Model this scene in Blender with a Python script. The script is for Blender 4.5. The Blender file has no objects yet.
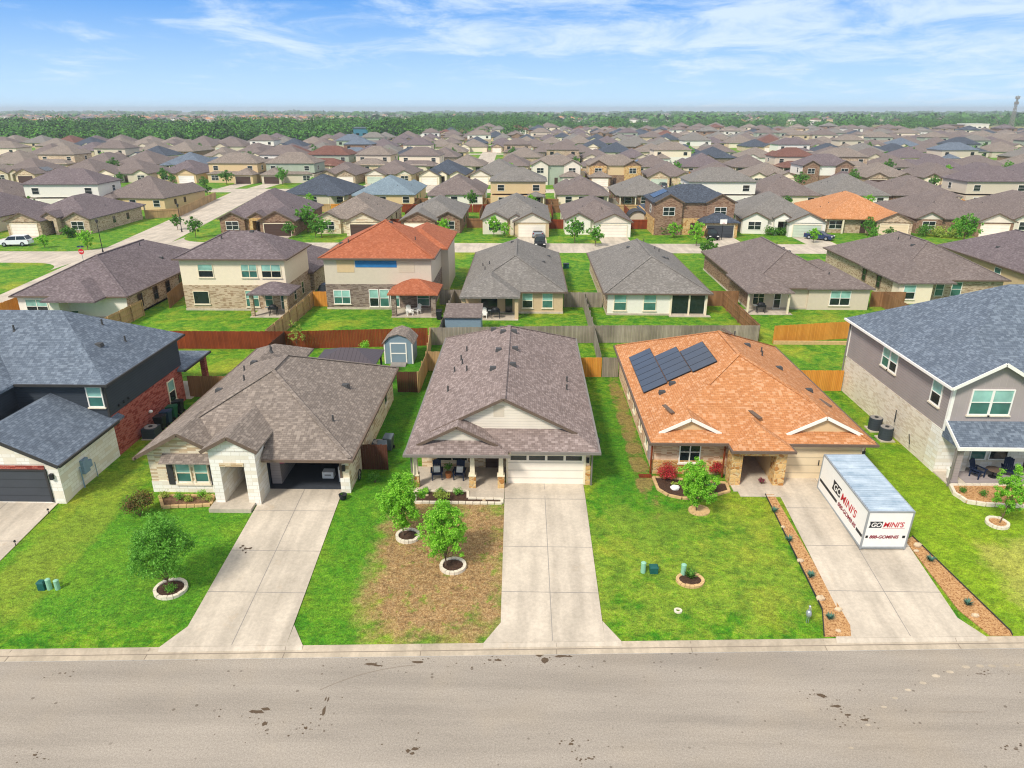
import bpy, math, random
import numpy as np
from mathutils import Vector, Matrix, noise as mnoise
random.seed(7)
rnd = random.random
def U(a, b): return a + (b - a) * rnd()
C = bpy.context.scene.collection
sc = bpy.context.scene
R = math.radians
PI = math.pi
# ------------------------------------------------------------------ camera
CAM_F, CAM_H, PITCH, YAW = 700.0, 22.7, R(21.4), R(1.15)
cd = bpy.data.cameras.new('camera'); cam = bpy.data.objects.new('camera', cd); C.objects.link(cam)
cd.sensor_width = 36; cd.lens = CAM_F / 1024 * 36
cd.clip_start = 0.3; cd.clip_end = 30000
cam.location = (0, 0, CAM_H); cam.rotation_euler = (PI/2 - PITCH, 0, YAW)
sc.camera = cam
# ------------------------------------------------------------------ sky and sun
SUN_EL, SUN_AZ = R(46), R(218)         # azimuth clockwise from +Y: high, from the left and a little behind the camera
w = bpy.data.worlds.new('World'); sc.world = w; w.use_nodes = True
nt = w.node_tree; nt.nodes.clear()
def wn(t, **k):
    n = nt.nodes.new(t)
    for a, b in k.items(): setattr(n, a, b)
    return n
L = nt.links.new
out = wn('ShaderNodeOutputWorld'); bg = wn('ShaderNodeBackground'); sky = wn('ShaderNodeTexSky')
sky.sky_type = 'NISHITA'; sky.sun_disc = False; sky.sun_elevation = SUN_EL; sky.sun_rotation = SUN_AZ
sky.air_density = 1.0; sky.dust_density = 0.6; sky.ozone_density = 2.5; sky.altitude = 200
tc = wn('ShaderNodeTexCoord'); sep = wn('ShaderNodeSeparateXYZ'); L(tc.outputs['Generated'], sep.inputs[0])
def wm(op, a, b=None, c=None, clamp=False):
    n = wn('ShaderNodeMath', operation=op, use_clamp=clamp)
    for i, x in enumerate((a, b, c)):
        if x is None: continue
        if isinstance(x, (int, float)): n.inputs[i].default_value = x
        else: L(x, n.inputs[i])
    return n.outputs[0]
zc = wm('MAXIMUM', sep.outputs[2], 0.0)
zz = wm('ADD', zc, 0.10)
cx = wm('DIVIDE', sep.outputs[0], zz); cy_ = wm('DIVIDE', sep.outputs[1], zz)
comb = wn('ShaderNodeCombineXYZ'); L(wm('MULTIPLY', cx, 1.3), comb.inputs[0]); L(cy_, comb.inputs[1]); comb.inputs[2].default_value = 3.7
n1 = wn('ShaderNodeTexNoise'); n1.inputs['Scale'].default_value = 1.15; n1.inputs['Detail'].default_value = 11; n1.inputs['Roughness'].default_value = 0.66; n1.inputs['Distortion'].default_value = 0.5
L(comb.outputs[0], n1.inputs['Vector'])
comb2 = wn('ShaderNodeCombineXYZ'); L(wm('MULTIPLY', cx, 0.2), comb2.inputs[0]); L(wm('MULTIPLY', cy_, 0.5), comb2.inputs[1]); comb2.inputs[2].default_value = 1.3
n2 = wn('ShaderNodeTexNoise'); n2.inputs['Scale'].default_value = 0.6; n2.inputs['Detail'].default_value = 4
L(comb2.outputs[0], n2.inputs['Vector'])
# clear pale band over the horizon with wisps of cloud, more of them to the right; unseen white cloud overhead, added for bright neutral fill light
bias = wm('ADD', wm('MULTIPLY', sep.outputs[0], 0.15), wm('MULTIPLY', zc, 0.1))
cl = wm('ADD', wm('ADD', wm('MULTIPLY', n1.outputs[0], 0.7), wm('MULTIPLY', n2.outputs[0], 0.45)), bias)
ramp = wn('ShaderNodeMapRange'); ramp.inputs['From Min'].default_value = 0.575; ramp.inputs['From Max'].default_value = 0.80; ramp.interpolation_type = 'SMOOTHSTEP'
ramp.inputs['To Max'].default_value = 0.8
L(cl, ramp.inputs['Value'])
tint = wn('ShaderNodeMixRGB'); tint.inputs[0].default_value = 0.88; L(sky.outputs[0], tint.inputs[1]); tint.inputs[2].default_value = (0.66, 2.75, 7.1, 1)
hz = wn('ShaderNodeMapRange'); hz.inputs['From Min'].default_value = -0.01; hz.inputs['From Max'].default_value = 0.13
hz.inputs['To Min'].default_value = 0.95; hz.inputs['To Max'].default_value = 0.0; L(zc, hz.inputs['Value'])
mixh = wn('ShaderNodeMixRGB'); L(hz.outputs[0], mixh.inputs[0]); L(tint.outputs[0], mixh.inputs[1]); mixh.inputs[2].default_value = (5.2, 7.2, 8.6, 1)
mixc = wn('ShaderNodeMixRGB'); L(ramp.outputs[0], mixc.inputs[0]); L(mixh.outputs[0], mixc.inputs[1]); mixc.inputs[2].default_value = (6.1, 7.1, 8.1, 1)
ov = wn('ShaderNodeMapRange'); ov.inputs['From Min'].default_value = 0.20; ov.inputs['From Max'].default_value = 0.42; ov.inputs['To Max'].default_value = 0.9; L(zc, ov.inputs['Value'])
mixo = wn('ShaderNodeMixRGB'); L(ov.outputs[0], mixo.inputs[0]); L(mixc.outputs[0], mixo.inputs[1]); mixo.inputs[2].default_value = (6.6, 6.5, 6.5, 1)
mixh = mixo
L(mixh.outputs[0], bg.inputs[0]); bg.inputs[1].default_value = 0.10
L(bg.outputs[0], out.inputs[0])
sd = bpy.data.lights.new('sun', 'SUN'); so = bpy.data.objects.new('sun', sd); C.objects.link(so)
sd.energy = 2.8; sd.angle = R(10); sd.color = (1.0, 0.93, 0.83)
sdir = Vector((math.sin(SUN_AZ) * math.cos(SUN_EL), math.cos(SUN_AZ) * math.cos(SUN_EL), math.sin(SUN_EL)))
so.rotation_euler = (-sdir).to_track_quat('-Z', 'Y').to_euler(); so.location = (0, 0, 60)
vs = sc.view_settings; vs.view_transform = 'Standard'; vs.look = 'None'; vs.gamma = 1; vs.use_curve_mapping = False; vs.exposure = 0.44
HAZE = 2.2e-4
sc.cycles.use_denoising = True
sc.cycles.pixel_filter_type = 'BLACKMAN_HARRIS'; sc.cycles.filter_width = 1.15
sc.cycles.max_bounces = 6; sc.cycles.volume_bounces = 0; sc.cycles.transparent_max_bounces = 4
# ------------------------------------------------------------------ terrain height and pixel-to-ground helper
GATE = 36.6
def curb(x): x = max(-90, min(90, x)); return 25.18 + 0.0385 * x
def gz(x, y):
    c = curb(x) + 0.15
    t = max(0.0, min(1.0, (y - c) / (GATE - c)))
    return 0.15 + 1.05 * t
_F = Vector((-math.sin(YAW) * math.cos(PITCH), math.cos(YAW) * math.cos(PITCH), -math.sin(PITCH)))
_R = Vector((math.cos(YAW), math.sin(YAW), 0)); _D = _F.cross(_R)
def G(px, py, z=None):
    """the ground point (or the point at height z) seen at a pixel of the photograph"""
    d = _F + _R * ((px - 512) / CAM_F) + _D * ((py - 384) / CAM_F)
    zz = 1.2 if z is None else z
    for _ in range(6):
        t = (zz - CAM_H) / d.z
        p = Vector((d.x * t, d.y * t, zz))
        if z is not None: return p
        zz = gz(p.x, p.y)
    return p
def S(x, y, z):
    v = Vector((x, y, z - CAM_H)); d = v.dot(_F)
    return 512 + CAM_F * v.dot(_R) / d, 384 + CAM_F * v.dot(_D) / d
# ------------------------------------------------------------------ materials
def lin(h):
    h = h.lstrip('#'); r = [int(h[i:i+2], 16) / 255 for i in (0, 2, 4)]
    return tuple([(c / 12.92 if c <= .04045 else ((c + .055) / 1.055) ** 2.4) for c in r] + [1.0])
def sc_(c, k): return (c[0]*k, c[1]*k, c[2]*k, 1.0)
class NM:
    def __init__(s, name):
        s.m = bpy.data.materials.new(name); s.m.use_nodes = True; s.t = s.m.node_tree
        s.t.nodes.clear(); s.o = s.t.nodes.new('ShaderNodeOutputMaterial')
        s.b = s.t.nodes.new('ShaderNodeBsdfPrincipled'); s.t.links.new(s.b.outputs[0], s.o.inputs[0])
        s.b.inputs['Specular IOR Level'].default_value = 0.25
    def n(s, t, **k):
        x = s.t.nodes.new(t)
        for a, b in k.items(): setattr(x, a, b)
        return x
    def put(s, inp, x):
        if isinstance(x, (int, float)): inp.default_value = x
        elif isinstance(x, tuple): inp.default_value = x
        else: s.t.links.new(x, inp)
    def M(s, op, a, b=None, c=None, clamp=False):
        n = s.n('ShaderNodeMath', operation=op, use_clamp=clamp)
        for i, x in enumerate((a, b, c)):
            if x is not None: s.put(n.inputs[i], x)
        return n.outputs[0]
    def mix(s, f, a, b, mode='MIX'):
        n = s.n('ShaderNodeMixRGB', blend_type=mode)
        s.put(n.inputs[0], f); s.put(n.inputs[1], a); s.put(n.inputs[2], b); return n.outputs[0]
    def uv(s):
        n = s.n('ShaderNodeUVMap'); n.uv_map = 'UVMap'; return n.outputs[0]
    def pos(s): return s.n('ShaderNodeNewGeometry').outputs['Position']
    def vec(s, v, sx=1, sy=1, sz=1):
        n = s.n('ShaderNodeVectorMath', operation='MULTIPLY'); s.put(n.inputs[0], v); n.inputs[1].default_value = (sx, sy, sz); return n.outputs[0]
    def noise(s, v, scale, det=3, rough=.5, dist=0):
        n = s.n('ShaderNodeTexNoise'); s.put(n.inputs['Vector'], v); n.inputs['Scale'].default_value = scale
        n.inputs['Detail'].default_value = det; n.inputs['Roughness'].default_value = rough; n.inputs['Distortion'].default_value = dist; return n.outputs[0]
    def mr(s, v, a, b, c=0., d=1., smooth=False):
        n = s.n('ShaderNodeMapRange'); s.put(n.inputs['Value'], v)
        for i, x in zip(('From Min', 'From Max', 'To Min', 'To Max'), (a, b, c, d)): n.inputs[i].default_value = x
        if smooth: n.interpolation_type = 'SMOOTHSTEP'
        return n.outputs[0]
    def sep(s, v):
        n = s.n('ShaderNodeSeparateXYZ'); s.put(n.inputs[0], v); return n.outputs
    def wnoise(s, v, dim='2D'):
        n = s.n('ShaderNodeTexWhiteNoise', noise_dimensions=dim)
        if dim == '1D': s.put(n.inputs['W'], v)
        else: s.put(n.inputs['Vector'], v)
        return n.outputs[0]
    def comb(s, x, y, z=0.):
        n = s.n('ShaderNodeCombineXYZ')
        for i, q in enumerate((x, y, z)): s.put(n.inputs[i], q)
        return n.outputs[0]
    def bump(s, h, st=.4, d=.02):
        n = s.n('ShaderNodeBump'); n.inputs['Strength'].default_value = st; n.inputs['Distance'].default_value = d
        s.put(n.inputs['Height'], h); s.t.links.new(n.outputs[0], s.b.inputs['Normal'])
    def done(s, col, rough=.85, metal=0.):
        s.put(s.b.inputs['Base Color'], col); s.put(s.b.inputs['Roughness'], rough); s.b.inputs['Metallic'].default_value = metal
        return s.m
MATS = {}
def plain(name, hexc, rough=.7, metal=0., var=.12, sc0=3.):
    if name in MATS: return MATS[name]
    q = NM(name); c = lin(hexc)
    f = q.noise(q.pos(), sc0, 4)
    f2 = q.noise(q.pos(), sc0 * 9, 2)
    f = q.M('ADD', q.M('MULTIPLY', f, .7), q.M('MULTIPLY', f2, .3))
    k = q.mr(f, .3, .7, 1 - var, 1 + var)
    col = q.mix(1., c, q.comb(k, k, k), 'MULTIPLY')
    MATS[name] = q.done(col, rough, metal); return MATS[name]
def shingle(name, c1, c2, c3, sat=1.):
    q = NM(name); uv = q.uv()
    b = q.n('ShaderNodeTexBrick'); b.offset = .5; q.put(b.inputs['Vector'], uv)
    b.inputs['Scale'].default_value = 1; b.inputs['Brick Width'].default_value = .3; b.inputs['Row Height'].default_value = .145
    b.inputs['Mortar Size'].default_value = .007; b.inputs['Mortar Smooth'].default_value = .3; b.inputs['Bias'].default_value = 0.
    q.put(b.inputs['Color1'], lin(c1)); q.put(b.inputs['Color2'], lin(c2)); q.put(b.inputs['Mortar'], sc_(lin(c1), .38))
    s = q.sep(uv)
    cell = q.comb(q.M('FLOOR', q.M('DIVIDE', s[0], .2)), q.M('FLOOR', q.M('DIVIDE', s[1], .145)))
    wn_ = q.wnoise(cell)
    f = q.mr(wn_, .7, .9, 0., .6)
    col = q.mix(f, b.outputs[0], lin(c3))
    big = q.noise(q.pos(), .35, 5, .6)
    st = q.noise(q.vec(uv, 2.2, .35, 1), 1., 3)
    k = q.M('MULTIPLY', q.mr(big, .25, .75, .9, 1.09), q.mr(st, .25, .75, .93, 1.06))
    col = q.mix(1., col, q.comb(k, k, k), 'MULTIPLY')
    q.bump(q.M('ADD', q.M('FRACT', q.M('DIVIDE', s[1], -.15)), q.M('MULTIPLY', wn_, .5)), .35, .02)
    MATS[name] = q.done(col, .93); return MATS[name]
def masonry(name, cols, bw, bh, mortar, ms=.012, big=.1):
    q = NM(name); uv = q.uv(); s = q.sep(uv)
    b = q.n('ShaderNodeTexBrick'); b.offset = .5; q.put(b.inputs['Vector'], uv)
    b.inputs['Scale'].default_value = 1; b.inputs['Brick Width'].default_value = bw; b.inputs['Row Height'].default_value = bh
    b.inputs['Mortar Size'].default_value = ms; b.inputs['Mortar Smooth'].default_value = .2
    q.put(b.inputs['Color1'], lin(cols[0])); q.put(b.inputs['Color2'], lin(cols[1])); q.put(b.inputs['Mortar'], lin(mortar))
    cell = q.comb(q.M('FLOOR', q.M('DIVIDE', s[0], bw * 1.5)), q.M('FLOOR', q.M('DIVIDE', s[1], bh)))
    f = q.mr(q.wnoise(cell), .66, .72, 0., .8)
    col = q.mix(f, b.outputs[0], lin(cols[2]))
    g = q.noise(q.pos(), .5, 4)
    k = q.mr(g, .25, .75, 1 - big, 1 + big)
    col = q.mix(1., col, q.comb(k, k, k), 'MULTIPLY')
    q.bump(b.outputs['Fac'], -.35, .02)
    MATS[name] = q.done(col, .9); return MATS[name]
def rubble(name, c1, c2, c3, scale):
    q = NM(name); uv = q.uv()
    v = q.n('ShaderNodeTexVoronoi', feature='F1'); q.put(v.inputs['Vector'], q.vec(uv, 1, 1.4, 1)); v.inputs['Scale'].default_value = scale
    e = q.n('ShaderNodeTexVoronoi', feature='DISTANCE_TO_EDGE'); q.put(e.inputs['Vector'], q.vec(uv, 1, 1.4, 1)); e.inputs['Scale'].default_value = scale
    s = q.sep(v.outputs['Color'])
    col = q.mix(s[0], lin(c1), lin(c2)); col = q.mix(q.mr(s[1], .6, .7), col, lin(c3))
    col = q.mix(q.mr(e.outputs[0], .02, .06), lin('#c9b58c'), col)
    q.bump(q.mr(e.outputs[0], 0, .15), .5, .04)
    MATS[name] = q.done(col, .9); return MATS[name]
def siding(name, hexc, period=.18, axis=1, rough=.7):
    q = NM(name); s = q.sep(q.uv()); fr = q.M('FRACT', q.M('DIVIDE', s[axis], period))
    edge = .14 if axis else .07
    ln = q.M('LESS_THAN', fr, edge)
    k = q.M('SUBTRACT', 1., q.M('MULTIPLY', ln, .26 if axis else -.10))
    g = q.mr(q.noise(q.pos(), .8, 4), .3, .7, .94, 1.05)
    col = q.mix(1., lin(hexc), q.comb(q.M('MULTIPLY', k, g), q.M('MULTIPLY', k, g), q.M('MULTIPLY', k, g)), 'MULTIPLY')
    q.bump(fr if axis else ln, .5, .03)
    MATS[name] = q.done(col, rough); return MATS[name]
def planks(name, c1, c2, pw=.14, grime=.25):
    q = NM(name); uv = q.uv(); s = q.sep(uv)
    idx = q.M('FLOOR', q.M('DIVIDE', s[0], pw)); t = q.wnoise(idx, '1D')
    t2 = q.M('ADD', q.M('MULTIPLY', t, .6), q.M('MULTIPLY', q.noise(q.vec(uv, 9, .6, 1), 1., 3), .5))
    col = q.mix(t2, lin(c1), lin(c2))
    ln = q.M('LESS_THAN', q.M('FRACT', q.M('DIVIDE', s[0], pw)), .1)
    g = q.mr(q.noise(q.pos(), .45, 4), .3, .7, 1 - grime, 1 + grime)
    k = q.M('MULTIPLY', g, q.M('SUBTRACT', 1., q.M('MULTIPLY', ln, .5)))
    col = q.mix(1., col, q.comb(k, k, k), 'MULTIPLY')
    MATS[name] = q.done(col, .85); return MATS[name]
def glassy(name, hexc, rough=.12):
    q = NM(name); g = q.mr(q.noise(q.pos(), 1.1, 2), .3, .7, .75, 1.25)
    col = q.mix(1., lin(hexc), q.comb(g, g, g), 'MULTIPLY')
    q.b.inputs['Specular IOR Level'].default_value = .6
    MATS[name] = q.done(col, rough); return MATS[name]
def leafm(name, c1, c2, c3):
    q = NM(name); p = q.pos(); f = q.noise(p, 1.6, 3); f2 = q.noise(p, 14, 1)
    col = q.mix(q.mr(f, .35, .65), lin(c1), lin(c2)); col = q.mix(q.mr(f2, .5, .68), col, lin(c3))
    q.put(q.b.inputs['Base Color'], col); q.b.inputs['Roughness'].default_value = .6
    tr = q.n('ShaderNodeBsdfTranslucent'); q.put(tr.inputs[0], col)
    ms = q.n('ShaderNodeMixShader'); ms.inputs[0].default_value = .3
    q.t.links.new(q.b.outputs[0], ms.inputs[1]); q.t.links.new(tr.outputs[0], ms.inputs[2]); q.t.links.new(ms.outputs[0], q.o.inputs[0])
    MATS[name] = q.m; return q.m
# roofs (one palette for the whole estate)
shingle('roof_mauve', '#7d6e68', '#93837d', '#ad9d97')        # centre house
shingle('roof_brown', '#7a6f66', '#8c8076', '#a4978b')
shingle('roof_grey', '#736f69', '#827d77', '#938e88')
shingle('roof_plum', '#655a5b', '#776b6d', '#897e7e')
shingle('roof_taupe', '#6f635e', '#7d716c', '#8e827c')
shingle('roof_slate', '#5c6673', '#6e7986', '#828d99')
shingle('roof_charcoal', '#3d434d', '#4f5661', '#626b78')
shingle('roof_blue', '#71828c', '#7e8f99', '#90a0a8')
shingle('roof_orange', '#b87a4c', '#c58a5c', '#d6a680')
shingle('roof_rust', '#a05a3c', '#ab6546', '#b87556')
shingle('roof_redbrown', '#6a473d', '#7a564b', '#8b675b')
masonry('wall_tan_brick', ('#b49a7c', '#c9b091', '#8f7358'), .22, .08, '#c6bba8')
masonry('wall_brown_brick', ('#84604a', '#9a755a', '#6d4c3a'), .22, .08, '#a39482')
masonry('wall_greybrown_brick', ('#7d6a60', '#948072', '#655349'), .22, .08, '#a59a8e')
masonry('wall_red_brick', ('#9c3a2c', '#b04a38', '#7c2c24'), .22, .08, '#a98478')
masonry('wall_buff_brick', ('#d0b793', '#dcc6a5', '#b0906a'), .22, .08, '#d8ccb4')
masonry('wall_white_stone', ('#ebe6dc', '#f2eee6', '#e2d8c6'), .5, .24, '#d9d1c2', .016)
masonry('wall_cream_brick', ('#dccfbd', '#e6dccd', '#cbbba6'), .24, .09, '#d9cebd')
masonry('wall_pink_brick', ('#d3ad8e', '#dfbf9f', '#b98b6c'), .22, .08, '#dccab2')
masonry('wall_pale_stone', ('#dccbad', '#e6d8bf', '#b89a78'), .34, .12, '#cfc3ab')
rubble('wall_gold_stone', '#c79a5c', '#dcb87e', '#b07c45', 3.2)
plain('stucco_cream', '#efe0c6', .9, var=.04); plain('stucco_tan', '#d9bd92', .9, var=.05); plain('stucco_white', '#ece7db', .9, var=.04)
plain('util_blue', '#7f97ab', .6); plain('stucco_beige', '#d3c6b2', .9, var=.04); plain('stucco_sand', '#cdb491', .9, var=.05)
siding('siding_cream', '#ece1d0'); siding('siding_white', '#e6e3da'); siding('siding_mauve', '#a59a98'); siding('siding_black', '#3c434b')
siding('board_mauve', '#a89d9b', .42, 0); siding('siding_beige', '#d8cab2'); siding('siding_teal', '#3f7f9a'); siding('siding_sage', '#aeb8a4')
siding('door_cream', '#f3e9da', .53); siding('door_beige', '#e2cfae', .53); siding('door_dark', '#464a50', .53); siding('door_brown', '#4f3d36', .53); siding('door_white', '#eeebe4', .53); siding('door_sage', '#c3d0bd', .53)
plain('trim_white', '#efece4', .6, var=.04); plain('trim_cream', '#e8dcc0', .6, var=.04); plain('trim_brown', '#6a5a4e', .7); plain('trim_dark', '#3b3a3a', .6); plain('trim_grey', '#8f8a84', .6)
plain('gutter_grey', '#7d7771', .5); plain('black_metal', '#24262a', .45); plain('white_paint', '#f0eee8', .5, var=.03); plain('galvanised', '#a9b0b6', .4, .5)
plain('dark_interior', '#3d4249', .9); plain('vent_metal', '#4a4a4a', .6); plain('pvc_white', '#dcd9d2', .6)
glassy('glass_teal', '#3f6f66'); glassy('glass_light', '#8fbdb2', .2); glassy('glass_dark', '#1e2a2c')
planks('fence_red', '#6e3017', '#8e4422'); planks('fence_grey', '#7c7266', '#a3988a', grime=.3); planks('fence_new', '#c9822f', '#e09d44', grime=.12)
planks('fence_tan', '#a5845a', '#c2a275'); planks('fence_dark', '#4a2c20', '#603a2a'); planks('fence_brown', '#7e5a3a', '#9a7350')
planks('bark', '#5c4a3a', '#7a6552', .05)
leafm('leaf_dark', '#3f7022', '#568f30', '#82b548'); leafm('leaf_bright', '#62a81e', '#86c832', '#b4e25a'); leafm('leaf_mid', '#4d8a26', '#66a534', '#8cc452')
leafm('leaf_red', '#b3222e', '#d94450', '#6a5a2a'); leafm('leaf_pale', '#7f9a3a', '#a3b84e', '#c6d06a'); leafm('leaf_pink', '#c04a70', '#8a3350', '#4f7a30'); leafm('leaf_bronze', '#5a4a28', '#5f7a2c', '#9a5a48')
# concrete and asphalt
def concrete(name, hexc, tan=.1):
    q = NM(name); p = q.pos()
    a = q.noise(p, .35, 6, .6); b = q.noise(p, 6, 4, .7); c = q.noise(q.vec(p, 1.5, .18, 1), 1., 4)
    k = q.M('MULTIPLY', q.mr(a, .38, .62, .86, 1.07), q.mr(b, .38, .62, .92, 1.06)); k = q.M('MULTIPLY', k, q.mr(c, .42, .62, 1.04, .86))
    col = q.mix(1., lin(hexc), q.comb(k, k, k), 'MULTIPLY')
    rust = q.mr(q.noise(p, .9, 5, .7), .6, .75, 0, .35)
    col = q.mix(rust, col, lin('#b39a7a')); q.bump(b, .15, .01)
    MATS[name] = q.done(col, .9); return MATS[name]
concrete('concrete', '#c6baa8'); concrete('concrete_kerb', '#bcae99'); concrete('concrete_far', '#c3b7a6')
def asphalt():
    q = NM('asphalt'); p = q.pos(); s = q.sep(p)
    a = q.noise(q.vec(p, .12, .5, 1), 1., 5, .6); b = q.noise(p, 13, 4, .85); c = q.noise(q.vec(p, .05, 1.1, 1), 1., 4)
    k = q.M('MULTIPLY', q.mr(a, .38, .62, .92, 1.07), q.mr(b, .38, .62, .82, 1.16)); k = q.M('MULTIPLY', k, q.mr(c, .4, .6, .93, 1.05)); k = q.M('MULTIPLY', k, q.mr(q.noise(p, 34, 2, .6), .36, .64, .84, 1.15))
    col = q.mix(1., lin('#9d9488'), q.comb(k, k, k), 'MULTIPLY')
    col = q.mix(q.mr(q.noise(p, .22, 3), .5, .75, 0, .15), col, lin('#bfa986'))
    # drips and oil: small dark spots gathered in bands along the lanes, a few wet patches
    band = q.mr(q.noise(q.vec(p, .12, .9, 1), 1., 2), .42, .55)
    v = q.n('ShaderNodeTexVoronoi', feature='F1'); q.put(v.inputs['Vector'], p); v.inputs['Scale'].default_value = 3.6
    vs_ = q.sep(v.outputs['Color'])
    rad = q.M('MULTIPLY', q.M('POWER', vs_[0], 2.), .26)
    spot = q.M('LESS_THAN', v.outputs['Distance'], rad)
    spot = q.M('MULTIPLY', spot, q.M('MULTIPLY', band, q.M('GREATER_THAN', vs_[1], .6)))
    col = q.mix(q.M('MULTIPLY', spot, .55), col, lin('#4a3b2b'))
    q.bump(b, .3, .01)
    MATS['asphalt'] = q.done(col, .92); return MATS['asphalt']
asphalt()
q = NM('asphalt_stain'); MATS['asphalt_stain'] = q.done(q.mix(q.noise(q.pos(), 14, 3), lin('#44362a'), lin('#6d5c48')), .7)
q = NM('asphalt_smudge_shade'); MATS['asphalt_smudge_shade'] = q.done(q.mix(q.noise(q.pos(), 5, 3), lin('#7d7468'), lin('#96897a')), .9)
# grass
def ellm(q, x, y, cx, cy, rx, ry, nz, amp=.5):
    dx = q.M('DIVIDE', q.M('SUBTRACT', x, cx), rx); dy = q.M('DIVIDE', q.M('SUBTRACT', y, cy), ry)
    d = q.M('ADD', q.M('POWER', q.M('ABSOLUTE', dx), 4), q.M('POWER', q.M('ABSOLUTE', dy), 4))
    d = q.M('ADD', d, q.M('MULTIPLY', q.M('SUBTRACT', nz, .5), amp * 7))
    return q.mr(d, .1, 2.1, 1., 0., True)
def grass():
    q = NM('grass'); p = q.pos(); s = q.sep(p); x, y = s[0], s[1]
    big = q.mr(q.noise(p, .22, 5, .6, .6), .32, .68); med = q.mr(q.noise(p, 1.1, 6, .7, .6), .34, .66, .1, .9); fine = q.noise(q.vec(p, 1, .8, 1), 9, 5, .75); vf = q.noise(q.vec(p, 1, .7, 1), 22, 3, .7)
    base = q.mix(q.mr(med, .2, .8), lin('#33720f'), lin('#6c961a'))
    base = q.mix(q.mr(big, .55, 1., 0, .6), base, lin('#a3a02e'))
    dry = q.M('MULTIPLY', q.mr(fine, .5, .62), q.mr(med, .4, 1., .05, .7))
    base = q.mix(q.M('MULTIPLY', dry, .8), base, lin('#ad9f52'))
    # each property keeps its grass differently
    nz = q.noise(p, .8, 5, .65)
    lush = ellm(q, x, y, -20.6, 30.6, 7.0, 4.6, nz, .35)           # watered lawn before the second house
    base = q.mix(q.M('MULTIPLY', lush, .78), base, q.mix(q.mr(fine, .35, .66), lin('#2e6c14'), lin('#689a24')))
    lush2 = ellm(q, x, y, -9.2, 31.5, 1.7, 7, nz, .4)
    base = q.mix(q.M('MULTIPLY', lush2, .65), base, q.mix(q.mr(fine, .35, .66), lin('#2f6c14'), lin('#639722')))
    lush3 = ellm(q, x, y, -9, 52, 2.5, 14, nz, .4)
    base = q.mix(q.M('MULTIPLY', lush3, .75), base, lin('#35700f'))
    lush4 = ellm(q, x, y, 7.0, 42, 2.6, 9, nz, .5)
    base = q.mix(q.M('MULTIPLY', lush4, .6), base, lin('#3f7a16'))
    soil = ellm(q, x, y, 7.45, 46, .5, 9, nz, 1.6)
    base = q.mix(q.M('MULTIPLY', soil, .65), base, lin('#9a7350'))
    dead = ellm(q, x, y, -4.2, 30.6, 3.6, 5.2, nz, .6)
    deadc = q.mix(q.mr(fine, .38, .62), lin('#8a6240'), lin('#b2926a'))
    deadc = q.mix(q.mr(q.M('MULTIPLY', q.noise(p, 2.2, 5, .7), q.mr(nz, .3, .7, .8, 1.2)), .56, .66, 0., .65), deadc, lin('#6c8a28'))
    base = q.mix(q.M('MULTIPLY', dead, .92), base, deadc)
    dry2 = ellm(q, x, y, 26.5, 30.2, 2.4, 2.6, nz, .7)
    base = q.mix(q.M('MULTIPLY', dry2, .7), base, lin('#b3a066'))
    yel = ellm(q, x, y, 27, 34, 6, 9, nz, .4)
    yel2 = ellm(q, x, y, -25.2, 33.5, 1.6, 7, nz, .8)
    base = q.mix(q.M('MULTIPLY', yel2, .28), base, lin('#a59a3c'))
    wp = ellm(q, x, y, 8.2, 31, 5.6, 4.5, nz, 1.3)
    base = q.mix(q.M('MULTIPLY', wp, .22), base, lin('#a8a045'))
    base = q.mix(q.M('MULTIPLY', yel, .45), base, lin('#93a61e'))
    k = q.M('MULTIPLY', q.mr(vf, .36, .64, .62, 1.36), q.mr(q.noise(q.vec(p, 1, 1.6, 1), 2.6, 7, .82, .5), .36, .64, .56, 1.38))
    base = q.mix(1., base, q.comb(k, k, k), 'MULTIPLY')
    # open country far off: fields and scrub
    dist = q.mr(y, 420, 900)
    fld = q.noise(q.vec(p, 1, .5, 1), .0035, 5, .6, .5)
    far = q.mix(q.mr(fld, .42, .56), lin('#3f5a2c'), lin('#97905f'))
    far = q.mix(q.mr(q.noise(p, .0018, 4), .5, .6), far, lin('#2f4a26'))
    base = q.mix(dist, base, far)
    q.bump(q.M('ADD', fine, vf), .5, .05)
    MATS['grass'] = q.done(base, .95); return MATS['grass']
grass()
q = NM('mulch'); f = q.noise(q.pos(), 11, 4, .8); MATS['mulch'] = q.done(q.mix(q.mr(f, .3, .7), lin('#2e211b'), lin('#5c4536')), .95)
q = NM('red_mulch'); f = q.noise(q.pos(), 9, 4, .8); f2 = q.noise(q.pos(), 11, 4, .8); MATS['red_mulch'] = q.done(q.mix(q.mr(f2, .5, .58), q.mix(q.mr(f, .3, .7), lin('#b0814f'), lin('#d0a878')), lin('#8a5c36')), .95); q.bump(f2, .6, .05)
q = NM('bed_soil'); f = q.noise(q.pos(), 7, 4, .8); MATS['bed_soil'] = q.done(q.mix(q.mr(f, .3, .7), lin('#4e382a'), lin('#8f6f52')), .95)
plain('edging_stone', '#ddd2bd', .9, var=.15, sc0=6); plain('rock', '#c9b394', .9, var=.2, sc0=5); plain('gold_edging', '#c9a878', .9, var=.2, sc0=4)
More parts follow.
